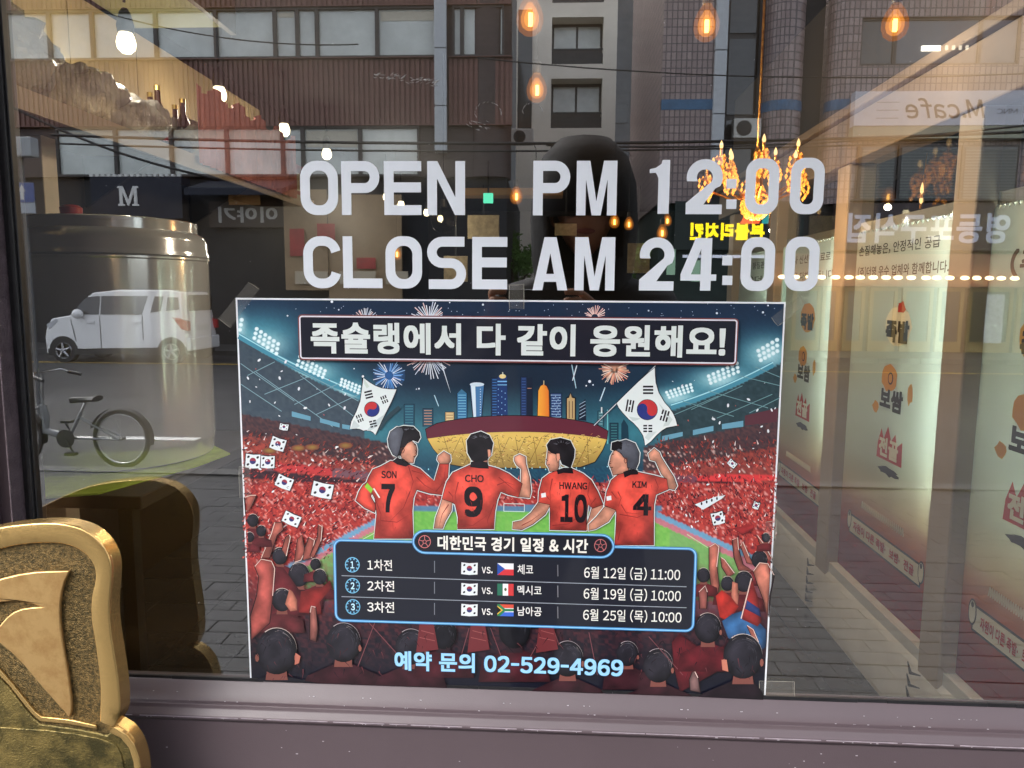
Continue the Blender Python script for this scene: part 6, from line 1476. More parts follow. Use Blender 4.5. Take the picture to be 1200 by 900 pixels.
for i, (px, py, D) in enumerate(((453, 232, 8.2), (470, 241, 8.8), (500, 250, 9.6), (516, 257, 10.4))): spot(['small far lamp left of the middle bar of the letter E', 'small far lamp on the lower bar of the letter E', 'small far lamp between the letters E and N', 'small far lamp below the letter N'][i], px, py, D, 9)
def edison(lab, px, py, D, s_, p):
    c = at(px, py, D); t = thing('pendant_bulb', lab, 'pendant bulb', c, 'amber filament bulbs hanging from the ceiling')
    prof = [(.001, -.062), (.02, -.06), (.038, -.045), (.046, -.02), (.045, .005), (.034, .035), (.02, .055), (.014, .066)]
    m = MB(); m.lathe([(a * s_, b * s_) for a, b in prof], tuple(c), 20); g_ = m.build('glass_globe', M_amb, t, smooth='all')
    m = MB(); m.lathe([(a * s_ * .68, (b - .004) * s_ * .68) for a, b in prof], tuple(c), 16); m.build('inner_glow', M_amb2, g_, smooth='all')
    m = MB(); m.lathe([(a * s_ * .42, (b - .010) * s_ * .46) for a, b in prof], tuple(c), 16); m.build('inner_glow', M_amb2, g_, smooth='all')
    m = MB(); n = 26; m.tube([c + Vector((.007 * s_ * math.cos(k * 2.1), .007 * s_ * math.sin(k * 2.1), (-.03 + .042 * k / n) * s_)) for k in range(n)], .0036 * s_, 5); m.build('filament', M_fil, g_)
    m = MB(); m.lathe([(.015 * s_, .062 * s_), (.019 * s_, .07 * s_), (.019 * s_, .11 * s_), (.006, .12 * s_)], tuple(c), 14); m.tube([c + Vector((0, 0, .12 * s_)), Vector((c.x, c.y, 3.0))], .0025, 5); m.build('socket', M_sock, t, smooth=True)
    lamp_light(t, c + Vector((0, 0, -.08 * s_)), p, (1, .84, .64), .03)
edison('filament bulb at the top middle, above the letter P', 621, 19, 2.65, 1.0, 20); edison('filament bulb just below the top middle one', 629, 103, 3.5, 1.0, 20); edison('filament bulb left of the tall pale pipe cover on the tiled wall', 828, 27, 2.7, .95, 20); edison('filament bulb in front of the upper right office window', 1049, 26, 2.6, .9, 2.5)
edison('small far filament bulb between the letters N and P', 605, 229, 7.2, 1.3, 5)
for i, (px, py, D) in enumerate(((720, 259, 7.5), (737, 262, 8.2), (776, 272, 7.0), (465, 297, 8.0), (782, 258, 8.8))):
    edison(['small far filament bulb under the letter M of the upper line', 'faint far bulb just right of the one under the letter M', 'low amber bulb left of the yellow sign', 'small amber bulb inside the letter O of the lower line', 'far amber bulb above the low one near the yellow sign'][i], px, py, D, 1.1, 2)
# back counter and menu boards deep inside
M_menu = mat('menu_board_cream', lin((190, 170, 130)), .6, noise=.25, nscale=14)
for i, (x0, y0, x1, y1) in enumerate(((548, 252, 585, 280), (650, 262, 676, 276), (520, 300, 548, 330), (735, 285, 762, 320))):
    a_, b_ = at(x0, y1, 10.5), at(x1, y0, 10.5); m = MB(); m.box(a_.x, b_.x, a_.y, a_.y + .04, a_.z, b_.z); o = m.build('menu_board', M_menu, bevel=.005); tag(o, ['cream menu board deep inside, left of the letter A', 'small cream board between the lettering rows', 'low cream board inside, left of the photographer', 'cream board inside, right of the photographer'][i], 'menu board')
    m = MB(); m.box((a_.x + b_.x) / 2 - .01, (a_.x + b_.x) / 2 + .01, a_.y + .01, a_.y + .03, b_.z, 3.0); tag(m.build('hanging_rod', M_sock, o), None)
a_, b_ = at(540, 229, 9.0), at(640, 220, 9.0); m = MB(); m.box(a_.x, b_.x + .2, a_.y, a_.y + .3, a_.z, b_.z); tag(m.build('ceiling_beam', mat('warm_beam', lin((170, 130, 86)), .6), bevel=.01), 'short timber beam across the ceiling above the exit sign', 'beam')
# glass globe pendant
c = at(520, 258, 4.8); t = thing('globe_pendant', 'clear glass globe pendant beside the letter N', 'pendant lamp', c); m = ball(c, .085, 24, 14); m.build('globe', glass_mat('thin_globe_glass', 1.6, (.86, .84, .80)), t, smooth='all'); m = MB(); m.lathe([(.02, .08), (.02, .13), (.004, .14)], tuple(c), 12); m.tube([c + Vector((0, 0, .13)), Vector((c.x, c.y, 3.0))], .003, 5); m.build('socket', M_sock, t)
# exit sign
c = at(572, 232, 8.6); t = thing('exit_sign', 'small green illuminated exit sign between the letters N and P', 'exit sign', c); m = MB(); m.box(c.x - .055, c.x + .055, c.y, c.y + .04, c.z - .055, c.z + .055); m.build('sign_face', emis('exit_green', (.12, .75, .45), .25), t, bevel=.004); m = MB(); m.box(c.x - .01, c.x + .01, c.y + .02, c.y + .03, c.z + .056, 3.0); m.build('bracket', M_sock, t)
# chandelier
M_gold = brass('chandelier_gold', lin((230, 170, 80)), lin((170, 110, 40)), .3, 20, .1); M_flame = emis('candle_bulb', (1.0, .60, .24), .42); M_cry = mat('amber_crystal', (1.0, .58, .16), .12, trans=.6, emit=(1, .40, .06), estr=.15)
cc_ = at(886, 215, 3.45); ch_ = thing('chandelier', 'golden crystal chandelier with candle bulbs behind the digits 00', 'chandelier', cc_)
m = MB(); m.tube([cc_ + Vector((0, 0, .02)), Vector((cc_.x, cc_.y, 3.0))], .006, 6); m.lathe([(.004, .16), (.02, .13), (.012, .08), (.03, .03), (.02, -.02), (.04, -.05), (.012, -.07)], tuple(cc_), 16); m.build('stem', M_gold, ch_, smooth=True)
for k in range(10):
    a = 2 * math.pi * k / 10 + .2; up = k % 2; rr_ = .17 if up else .22; d = Vector((math.cos(a), math.sin(a), 0)); z0 = .10 if up else .03
    m = MB(); m.tube([cc_ + Vector((0, 0, -.02)), cc_ + d * rr_ * .45 + Vector((0, 0, -.07)), cc_ + d * rr_ * .85 + Vector((0, 0, -.03)), cc_ + d * rr_ + Vector((0, 0, z0))], .006, 6)
    q = cc_ + d * rr_ + Vector((0, 0, z0)); m.lathe([(.004, -.01), (.024, 0), (.026, .006), (.007, .008), (.007, .045)], tuple(q), 12); ar = m.build('arm', M_gold, ch_, smooth=True)
    m = MB(); m.lathe([(.005, .045), (.0085, .055), (.006, .068), (.001, .08)], tuple(q), 10); m.build('candle_bulb', M_flame, ar, smooth='all')
    m = MB()
    for j in range(26): b = 2.4 * j; rq = .014 + .020 * (j % 5) / 4; p = q + Vector((rq * math.cos(b), rq * math.sin(b), .012 - .0042 * j)); m.lathe([(.001, -.012), (.0075, 0), (.001, .011)], tuple(p), 5)
    m.build('crystal_drop', M_cry, ar)
m = MB(); q = random.Random(4)
for j in range(190):
    b = q.uniform(0, 6.28); v = q.uniform(-1, .5); rr_ = .055 * math.sqrt(max(0, 1 - v * v)) + .006; p = cc_ + Vector((rr_ * math.cos(b), rr_ * math.sin(b), -.10 + v * .055)); m.lathe([(.001, -.009), (.007, 0), (.001, .009)], tuple(p), 5)
for j in range(150):
    f = q.random(); b = q.uniform(0, 6.28); rr_ = .012 + .04 * (1 - f) ** 2; p = cc_ + Vector((rr_ * math.cos(b), rr_ * math.sin(b), -.06 + .12 * f)); m.lathe([(.001, -.009), (.006, 0), (.001, .009)], tuple(p), 5)
tag(m.build('crystal_bowl', M_cry, ch_), kind='stuff'); lamp_light(ch_, cc_ + Vector((0, 0, -.22)), 12, (1, .6, .26), .06)

# -- right hand partition: posts, header, printed glass panels, plinth
M_post = mat('pale_post_paint', lin((176, 160, 140)), .5, noise=.06, nscale=3); M_plin = mat('grey_plinth', lin((214, 212, 204)), .45, noise=.08, nscale=4)
M_hdr = mat('header_timber', lin((140, 124, 106)), .6, noise=.1, nscale=3)
pt = thing('glazed_partition', 'partition of posts and printed glass panels receding along the right side of the room', 'partition', (XP, 2, 0))
ys_ = [0.96, 1.68, 2.71, 3.76, 4.8]
for y in ys_: m = MB(); m.box(XP - .02, XP + .10, y - .07, y + .07, 0, 2.1); m.build('post', M_post, pt, bevel=.008)
m = MB(); m.box(XP - .03, XP + .12, .142, 5.2, 2.1005, 2.30); m.build('header', M_hdr, pt, bevel=.006); m = MB(); m.box(XP - .06, XP + .14, .142, 5.2, 2.3005, 2.34); m.build('header_cap', M_hdr, pt, bevel=.006)
m = MB(); m.box(XP + .06, XP + .14, .142, 5.2, 2.3405, 3.0); m.build('upper_wall', mat('upper_partition_dark', (.10, .085, .07), .7), pt)
# printed film : red at the foot, pale grey-green above
def film_mat():
    m = bpy.data.materials.new('printed_film'); m.use_nodes = True; t = m.node_tree; b = t.nodes['Principled BSDF']; tc = t.nodes.new('ShaderNodeTexCoord'); sp = t.nodes.new('ShaderNodeSeparateXYZ'); t.links.new(tc.outputs['Object'], sp.inputs[0])
    mr = t.nodes.new('ShaderNodeMapRange'); mr.inputs['From Min'].default_value = .27; mr.inputs['From Max'].default_value = 1.02; t.links.new(sp.outputs['Z'], mr.inputs['Value']); rp = t.nodes.new('ShaderNodeValToRGB'); e = rp.color_ramp.elements
    e[0].position = .0; e[0].color = (*lin((150, 20, 18)), 1); e[1].position = 1; e[1].color = (*lin((196, 200, 196)), 1)
    for p_, c_ in ((.16, (160, 26, 20)), (.33, (188, 100, 66)), (.55, (204, 190, 168)), (.75, (196, 196, 186))): q = e.new(p_); q.color = (*lin(c_), 1)
    t.links.new(mr.outputs[0], rp.inputs[0]); t.links.new(rp.outputs[0], b.inputs['Base Color']); b.inputs['Roughness'].default_value = .35
    tl = t.nodes.new('ShaderNodeBsdfTranslucent'); t.links.new(rp.outputs[0], tl.inputs[0]); mx = t.nodes.new('ShaderNodeMixShader'); mx.inputs[0].default_value = .5
    t.links.new(b.outputs[0], mx.inputs[1]); t.links.new(tl.outputs[0], mx.inputs[2]); t.links.new(mx.outputs[0], t.nodes['Material Output'].inputs[0]); return m
M_film = film_mat(); M_tube = emis('cool_tube', (.90, 1.0, .92), 22.0); M_blkp = mat('black_print', lin((38, 30, 30)), .5); M_redp = mat('red_print', lin((180, 40, 36)), .5); M_orp = mat('orange_print', lin((206, 146, 60)), .5); M_crp = mat('cream_print', lin((226, 222, 200)), .5)
XF = XP + .035
def yz_poly(pts, x, m_, name, parent):
    mb = MB(); mb.poly([(x, a, b) for a, b in pts]) if len(pts) < 5 else mb.prism(pts, x, x + .0006, 'yz'); return mb.build(name, m_, parent)
def yz_text(s_, y0, z0, w_, h, x, m_, parent, bold=.02): return sign_text('print_lettering', s_, (x, y0, z0), (0, -1, 0), w_, h, m_, parent, bold, n=(-1, 0, 0), gap=.0001)
for i in range(4):
    y0, y1 = ys_[i] + .0705, ys_[i + 1] - .0705; w_ = y1 - y0
    m = MB(); n = 46; top = [(y0 + w_ * k / n, 1.79 + (.012 if k % 2 else -.006)) for k in range(n + 1)]; m.prism([(y0, .27), (y1, .27)] + top[::-1], XF, XF + .004, 'yz'); gp = m.build('printed_panel', M_film, pt)
    m = MB(); m.box(XF + .01, XF + .014, y0, y1, .27, 2.099); m.build('clear_glass', glass_mat('partition_glass', 1.18, (.93, .95, .93)), pt)
    m = MB(); m.tube([(XF + .075, y0 + .13, .78), (XF + .075, y0 + .13, 1.74)], .016, 8); m.build('tube_lamp', M_tube, pt)
    xs_ = XF - .001; yc = (y0 + y1) / 2
    cy0 = yc
    # stickers: three dishes
    def blob(cy_, cz_, rx_, rz_, m_, x, k=14, j=.12, sd=1):
        rx_ *= .8; rz_ *= .8
        q = random.Random(sd); yz_poly([(cy_ + rx_ * math.cos(2 * math.pi * a / k) * q.uniform(1 - j, 1 + j), cz_ + rz_ * math.sin(2 * math.pi * a / k) * q.uniform(1 - j, 1 + j)) for a in range(k)], x, m_, 'sticker', gp)
    def jagged(cy_, cz_, rx_, rz_, m_, x):
        rx_ *= .82; rz_ *= .82
        yz_poly([(cy_ + rx_, cz_ - rz_ * .7), (cy_ + rx_ * .95, cz_ + rz_ * .2), (cy_ + rx_ * .72, cz_ + rz_ * 1.05), (cy_ + rx_ * .5, cz_ + rz_ * .45), (cy_ + rx_ * .2, cz_ + rz_ * 1.3), (cy_ - rx_ * .1, cz_ + rz_ * .5), (cy_ - rx_ * .4, cz_ + rz_ * 1.0), (cy_ - rx_ * .55, cz_ + rz_ * .3), (cy_ - rx_ * .95, cz_ + rz_ * .7), (cy_ - rx_, cz_ - rz_ * .7)], x, m_, 'sticker', gp)
    s_ = 1.0; blob(cy0, 1.40, .14, .10, M_orp if i != 1 else M_crp, xs_, 18, .05); yz_text('족발', cy0 + .10, 1.335, .20, .09, xs_ - .0016, M_blkp, gp, .05)
    if i == 1: blob(cy0 - .02, 1.475, .04, .03, M_redp, xs_ - .0008, 9, .3, 3)
    blob(cy0 + .04, 1.19, .085, .07, M_orp, xs_, 16, .1, 5); blob(cy0 + .03, 1.19, .028, .032, M_blkp, xs_ - .0008, 12, .02); blob(cy0 + .03, 1.19, .020, .024, M_orp, xs_ - .0014, 12, .02); blob(cy0 - .14, 1.15, .03, .05, M_orp, xs_, 10, .3, 7); blob(cy0 + .15, 1.06, .035, .03, M_orp, xs_, 10, .2, 2); yz_text('보쌈', cy0 + .11, 1.06, .20, .09, xs_ - .0016, M_blkp, gp, .05)
    jagged(cy0, .905, .135, .085, M_redp, xs_); yz_text('전골', cy0 + .09, .868, .17, .08, xs_ - .0016, M_crp, gp, .045); blob(cy0, .815, .12, .022, M_blkp, xs_ - .0004, 18, .4, 9)
    # scroll banner
    ya, yb = y0 + w_ * .14, y1 - w_ * .12; yz_poly([(yb, .455), (ya, .455), (ya, .545), (yb, .545)], xs_ - .0002, M_blkp, 'scroll_outline', gp); yz_poly([(yb - .008, .463), (ya + .008, .463), (ya + .008, .537), (yb - .008, .537)], xs_ - .0010, M_crp, 'scroll', gp)
    for yy in (ya, yb): blob(yy, .515, .03, .055, M_blkp, xs_ - .0012, 16, .02); blob(yy, .515, .022, .047, M_crp, xs_ - .0020, 16, .02); blob(yy, .54, .010, .013, M_blkp, xs_ - .0028, 10, .02)
    yz_text('자원이 다른 족발·보쌈·전골', yb - .05, .480, yb - ya - .1, .042, xs_ - .0030, M_redp, gp, .03)
    m = MB(); k = 0
    for k in range(22): a, b = y1 - w_ * .25 - k * w_ * .02, .60; m.tube([(xs_ - .001, a, b), (xs_ - .001, a - w_ * .01, b + .03), (xs_ - .001, a - w_ * .02, b)], .0022, 4)
    m.build('zigzag_rule', M_crp, gp)
    tx = {0: ('엄격한 품질관리', '(주)더영'), 1: ('손질해놓은, 안정적인 공급', '(주)더영 우수 업체와 함께합니다.'), 2: ('언제나 신선한 재료로', '정성을 다해 만듭니다.'), 3: ('엄격한 품질관리', '(주)더영')}[i]
    if i == 0: yz_text(tx[0], 1.42, 1.685, .52, .05, xs_ - .001, M_blkp, gp, .01); yz_text(tx[1], 1.50, 1.575, .42, .085, xs_ - .001, M_blkp, gp, .03)
    else: yz_text(tx[0], y1 - .03, 1.69, w_ * .78, .045, xs_ - .001, M_blkp, gp, .01); yz_text(tx[1], y1 - .03, 1.60, w_ * .86, .045, xs_ - .001, M_blkp, gp, .01)
m = MB(); m.box(XP + .26, XP + .30, .9, 5.2, 0, 1.84); m.box(XP + .045, XP + .2599, .9, 5.2, 1.80, 1.84); m.build('rear_wall', mat('partition_rear', lin((190, 190, 180)), .7), pt)
m = MB(); m.prism([(XP - .05, 0.001), (XP - .05, .10), (XP - .035, .17), (XP - .02, .268), (XP + .10, .268), (XP + .10, .001)], .142, 5.2, 'xz') if False else None
m.v = []; m.f = []; m.m = []
pf = [(XP - .06, .001), (XP - .055, .09), (XP - .03, .14), (XP - .025, .20), (XP - .004, .225), (XP - .004, .269), (XP + .11, .269), (XP + .11, .001)]
for y in (.142, 5.2): m.v += [(a, y, b) for a, b in pf]
for k in range(8): m.face((k, (k + 1) % 8, 8 + (k + 1) % 8, 8 + k))
m.face(range(8)); m.face(range(8, 16)); m.build('plinth', M_plin, pt, smooth=True)
for y in (.96, 1.68, 2.71, 3.76):
    for k in range(5):
        m = MB(); z = .06 + k * .045; m.tube([(XP - .062, y - .04, z), (XP - .075, y, z - .012), (XP - .062, y + .05, z + .004)], [.002, .006, .002], 6); m.build('plinth_louvre', M_sock, pt, smooth=True)
# warm candle sconces seen past the header
for i, (px, py) in enumerate(((970, 248), (1000, 245), (1120, 222), (1134, 234))):
    c = at(px, py, 4.4 if i < 2 else 3.2)
    if c.x > XP - .03 and c.x < XP + .3: pass
    c = Vector((min(c.x, XP - .09), c.y, c.z)) if i < 2 else Vector((XP + .18, c.y, c.z))
    t = thing('candle_lamp', ['candle lamp at the far end of the partition', 'candle lamp beside the pale end post', 'candle lamp behind the middle post', 'lower candle lamp behind the middle post'][i], 'wall lamp', c); m = MB(); m.lathe([(.001, -.018), (.006, -.012), (.007, 0), (.004, .018), (.001, .028)], tuple(c), 10); m.build('flame_bulb', M_flame, t, smooth='all')
    m = MB(); m.lathe([(.006, -.036), (.006, -.019)], tuple(c), 10); m.tube([c + Vector((0, 0, -.034)), Vector((c.x + .01, c.y, 2.099))], .002, 6); m.build('holder', M_gold, t)

# -- steel pot with lid on a green topped stand
M_steel = mat('polished_steel', (.95, .96, .97), .26, metal=.5, bump=.09, bscale=5); _t = M_steel.node_tree; _b = _t.nodes['Principled BSDF']; _tc = _t.nodes.new('ShaderNodeTexCoord'); _mp = _t.nodes.new('ShaderNodeMapping'); _mp.inputs['Scale'].default_value = (9, 9, .25); _nz = _t.nodes.new('ShaderNodeTexNoise'); _nz.inputs['Scale'].default_value = 3.0; _nz.inputs['Detail'].default_value = 5
_t.links.new(_tc.outputs['Object'], _mp.inputs[0]); _t.links.new(_mp.outputs[0], _nz.inputs['Vector']); _mr = _t.nodes.new('ShaderNodeMapRange'); _mr.inputs['From Min'].default_value = .35; _mr.inputs['From Max'].default_value = .65; _mr.inputs['To Min'].default_value = .05; _mr.inputs['To Max'].default_value = .24
_t.links.new(_nz.outputs['Fac'], _mr.inputs['Value']); _t.links.new(_mr.outputs[0], _b.inputs['Roughness'])
M_steel2 = mat('brushed_lid_steel', (.88, .90, .92), .14, metal=.55)
pr = at(142, 420, 2.47); pc_ = Vector((pr.x, pr.y, 0)); pr_ = .292; z_b = at(142, 556, 2.47 - .28).z; z_t = at(142, 300, 2.47 - .29).z
pot = thing('steel_pot', 'tall polished stainless steel stock pot with a domed shoulder and red knob lid', 'stock pot', (pc_.x, pc_.y, z_b))
H_ = z_t - z_b
m = MB(); m.lathe([(pr_ * .93, z_b), (pr_ * .97, z_b + .006), (pr_ * .985, z_b + .02), (pr_ * .985, z_b + .05), (pr_ * .995, z_b + .055), (pr_, z_b + .07), (pr_, z_t - .004), (pr_ * 1.012, z_t), (pr_ * 1.012, z_t + .006)], (pc_.x, pc_.y, 0), 72); m.build('pot_body', M_steel, pot, smooth=True)
zr = at(142, 268, 2.3).z
m = MB(); m.lathe([(pr_ * 1.01, z_t + .007), (pr_ * 1.02, z_t + .012), (pr_ * 1.01, z_t + .022), (pr_ * 1.0, z_t + .03), (pr_ * .995, zr - .03), (pr_ * .97, zr - .012), (pr_ * .91, zr), (pr_ * .89, zr + .002), (pr_ * .89, zr + .034), (pr_ * .87, zr + .038), (.02, zr + .05)], (pc_.x, pc_.y, 0), 72); ld = m.build('lid', M_steel2, pot, smooth=True)
q = at(142, 250, 2.42); m = MB(); m.lathe([(.030, zr + .036), (.032, zr + .058), (.022, zr + .066), (.001, zr + .066)], (pc_.x, pc_.y - .22, 0), 18); m.build('knob', mat('red_knob', (.4, .03, .03), .3), ld, smooth=True)
m = MB(); [m.tube([(pc_.x - pr_ - .001, pc_.y - .05, z_b + .5), (pc_.x - pr_ - .04, pc_.y, z_b + .5), (pc_.x - pr_ - .001, pc_.y + .05, z_b + .5)], .008, 8)]; m.build('handle', M_steel2, pot, smooth=True)
M_grn = mat('lime_mat', lin((186, 214, 84)), .7, noise=.2, nscale=14, bump=.3, bscale=200)
stt = thing('stand', 'low stand topped with a pale board under the steel pot', 'table', (pc_.x, pc_.y, 0)); m = MB(); m.box(pc_.x - .9, at(262, 545, 2.5).x, 1.16, pc_.y + .5, z_b - .045, z_b - .006); m.build('top_board', mat('dark_board', lin((60, 54, 48)), .5), stt, bevel=.004)
for sx in (pc_.x - .8, at(262, 545, 2.5).x - .06):
    for sy in (1.2, pc_.y + .44): m = MB(); m.box(sx - .02, sx + .02, sy - .02, sy + .02, .006, z_b - .046); m.build('leg', M_sock, stt)
gm = [at(270, 541, 2.52), at(232, 562, 2.33), at(115, 582, 1.98), at(20, 592, 1.9), at(-20, 548, 2.45), at(230, 530, 2.8)]
m = MB(); m.prism([(p.x, p.y) for p in gm], z_b - .0055, z_b - .0005, 'xy'); tag(m.build('green_mat', M_grn), 'lime green mat lying under the steel pot', 'mat')
# -- beige post, shelf with wrapped goods
pa = at(43, 133, 3.0); pbm = at(56, 270, 3.0); m = MB(); m.box(pa.x - .045, pa.x + .045, pa.y - .05, pa.y + .04, 0, at(40, 131, 3.0).z); tag(m.build('timber_post', mat('beige_post', lin((232, 220, 200)), .6, noise=.08, nscale=6), bevel=.004), 'beige square post standing left of the steel pot', 'post')
shz = 2.16; she = at(205, 178, 3.9)
sh_ = thing('wall_shelf', 'long high shelf on the left wall carrying bags and bottles', 'shelf', (XW + .2, 3, shz)); 
m = MB(); m.box(XW + .001, XW + .42, 1.2, 4.6, shz - .03, shz); m.build('shelf_board', mat('shelf_brown', lin((120, 96, 72)), .5, noise=.1), sh_, bevel=.003); m = MB(); m.box(XW + .4205, XW + .435, 1.2, 4.6, shz - .06, shz + .012); m.build('front_lip', M_post, sh_)
for y in (1.6, 2.6, 3.6): m = MB(); m.prism([(XW + .002, shz - .03), (XW + .36, shz - .03), (XW + .002, shz - .26)], y - .01, y + .01, 'xz'); m.build('bracket', M_sock, sh_)
# crinkled plastic bag
M_bag = mat('clear_wrap', (.96, .92, .87), .10, trans=.62, bump=1.0, bscale=38)
import mathutils
def bag(lab, c, r, sd):
    q = random.Random(sd); mb = ball(c, r, 40, 26); ph = [q.uniform(0, 6) for _ in range(8)]; out_ = []
    for x, y, z in mb.v:
        d = Vector((x - c[0], y - c[1], z - c[2])); f = 1 + .07 * math.sin(d.x * 46 + ph[0] + math.sin(d.z * 30) * 2) + .06 * math.sin(d.z * 52 + ph[1] + math.sin(d.y * 41) * 2) + .04 * math.sin(d.y * 73 + ph[2] + d.x * 60); z2 = c[2] + max(d.z * f, -r[2] * .9); out_.append((c[0] + d.x * f, c[1] + d.y * f, z2))
    mb.v = out_; return tag(mb.build('plastic_bag', M_bag, smooth='all'), lab, 'plastic bag')
bag('bulging clear plastic bag of cups on the shelf at far left', (XW + .27, 1.62, shz + .15), (.20, .30, .165), 1); bag('smaller crumpled clear bag beside the bulging one', (XW + .28, 2.12, shz + .11), (.18, .17, .12), 2)
bag('clear crinkled sack leaning on the bottles, third along the shelf', (XW + .30, 2.50, shz + .10), (.15, .15, .105), 3)
bag('low clear sack lying on the cartons at the shelf end', (XW + .26, 3.05, shz + .11), (.16, .16, .12), 4)
# boxes, bottles
M_bt = mat('brown_bottle', (.10, .035, .02), .08, trans=.35); M_cap = mat('gold_cap', (.6, .42, .12), .3, metal=.8); M_lbl = [mat('label_red', lin((150, 44, 44)), .5), mat('label_cream', lin((206, 190, 160)), .5), mat('label_plum', lin((96, 50, 80)), .5)]
for i in range(5):
    y = 2.72 + i * .12; x = XW + .30 - (i % 2) * .1; t = thing('bottle', ['brown bottle nearest the crumpled bag', 'second brown bottle along the shelf', 'brown bottle in the middle of the shelf row', 'fourth brown bottle along the shelf', 'brown bottle next to the carton on the shelf'][i], 'bottle', (x, y, shz), 'brown bottles in a row on the high shelf')
    m = MB(); m.lathe([(.036, .001), (.038, .02), (.038, .16), (.030, .20), (.014, .24), (.013, .29)], (x, y, shz), 18); m.build('glass_body', M_bt, t, smooth=True); m = MB(); m.lathe([(.015, .291), (.015, .312), (.001, .314)], (x, y, shz), 12); m.build('cap', M_cap, t); m = MB(); m.lathe([(.0386, .06), (.0386, .14)], (x, y, shz), 18); m.build('label', M_lbl[i % 3], t)
for i, (y, w_, h, c) in enumerate(((3.36, .20, .20, (120, 84, 70)), (3.60, .22, .22, (150, 120, 110)), (3.86, .20, .30, (120, 64, 84)), (4.12, .24, .18, (180, 150, 90)), (4.38, .18, .24, (150, 50, 50)))):
    m = MB(); m.box(XW + .08, XW + .38, y, y + w_, shz + .001, shz + h); t = thing('carton', ['dull red carton after the bottles', 'beige carton next to the red one', 'plum coloured carton, the tallest on the shelf', 'low ochre carton near the far end of the shelf', 'small red carton at the far end of the shelf'][i], 'carton', (XW + .2, y + w_ / 2, shz)); m.build('box', mat('carton_%d' % i, lin(c), .5, noise=.15, nscale=9), t, bevel=.004)
    m = MB(); m.box(XW + .3805, XW + .382, y + .02, y + w_ - .02, shz + h * .25, shz + h * .75); m.build('label', M_lbl[1], t)
# striped hanging sheet and some furniture far inside
M_str = mat('faded_curtain', lin((176, 112, 104)), .7, noise=.2, nscale=8)
t = thing('hanging_curtain', 'faded pleated cloth hanging under the end of the high shelf', 'curtain', (XW + .3, 4.0, shz)); m = MB(); n = 60
for i in range(n + 1):
    y = 2.78 + 1.35 * i / n; x = XW + .46 + .014 * math.sin(i * 1.9); m.v += [(x, y, shz + .34 - .03 * math.sin(i * .5)), (x, y, shz - .03)]
for i in range(n): m.face((2 * i, 2 * i + 1, 2 * i + 3, 2 * i + 2))
m.build('cloth', M_str, t, smooth='all')
M_wood = mat('dark_table_wood', (.09, .05, .03), .35, noise=.3, nscale=6)
def table(lab, x, y):
    t = thing('dining_table', lab, 'table', (x, y, 0), 'dining tables inside the shop'); m = MB(); m.box(x - .35, x + .35, y - .35, y + .35, .72, .75); m.build('table_top', M_wood, t, bevel=.004)
    for a in (-.3, .3):
        for b in (-.3, .3): m = MB(); m.box(x + a - .02, x + a + .02, y + b - .02, y + b + .02, .007, .7195); m.build('leg', M_sock, t)
def chair(lab, x, y):
    t = thing('dining_chair', lab, 'chair', (x, y, 0), 'dining chairs inside the shop'); m = MB(); m.box(x - .2, x + .2, y - .2, y + .2, .43, .46); m.build('seat', M_wood, t, bevel=.004); m = MB(); m.box(x - .2, x + .2, y + .17, y + .2, .4605, .9); m.build('backrest', M_wood, t, bevel=.004)
    for a in (-.17, .17):
        for b in (-.17, .17): m = MB(); m.box(x + a - .015, x + a + .015, y + b - .015, y + b + .015, .007, .4295); m.build('leg', M_sock, t)
for i, (x, y) in enumerate(((-.6, 3.4), (.4, 4.6), (-.7, 6.2))): table(['nearest dining table inside, behind the poster', 'dining table right of the nearest one, deeper inside', 'farthest dining table inside the shop'][i], x, y); chair(['chair at the nearest dining table', 'chair at the right dining table', 'chair at the farthest dining table'][i], x, y + .6)
# ================================================================== THE PHOTOGRAPHER (mirrored, dark against the street)
M_skin = mat('skin', lin((190, 140, 112)), .5, noise=.08, nscale=20); M_jkt = mat('black_jacket', (.016, .015, .017), .75, noise=.3, nscale=12, bump=.3); M_shirt = mat('dark_red_shirt', (.16, .02, .022), .8, noise=.2, nscale=10); M_trs = mat('dark_trousers', (.02, .021, .026), .8); M_hat = mat('black_hat_cloth', (.012, .012, .013), .85, bump=.3); M_shoe = mat('black_shoe', (.015, .015, .015), .4); M_hair = mat('black_hair', (.012, .01, .009), .5)
def skin(name, pts, edges, rad, m_, parent, sub=2, root=0):
    off = wl(parent); me = bpy.data.meshes.new(name); me.from_pydata([tuple(Vector(p) - off) for p in pts], edges, []); me.materials.append(m_)
    o = bpy.data.objects.new(name, me); C.objects.link(o); o.parent = parent; md = o.modifiers.new('skin', 'SKIN')
    sv = me.skin_vertices[0].data if me.skin_vertices else me.attributes and None
    if not me.skin_vertices:
        import bmesh
        bm = bmesh.new(); bm.from_mesh(me); bm.verts.layers.skin.verify(); bm.to_mesh(me); bm.free()
    sv = me.skin_vertices[0].data
    for i, r in enumerate(rad): sv[i].radius = (r, r) if not isinstance(r, tuple) else r; sv[i].use_root = (i == root)
    md.use_smooth_shade = True; s_ = o.modifiers.new('sub', 'SUBSURF'); s_.levels = sub; s_.render_levels = sub; return o
hx, hy = .08, -1.13        # stands behind the phone
ph = thing('person', 'person in a dark hooded jacket holding up a phone, mirrored behind the lettering', 'person', (hx, hy, 0))
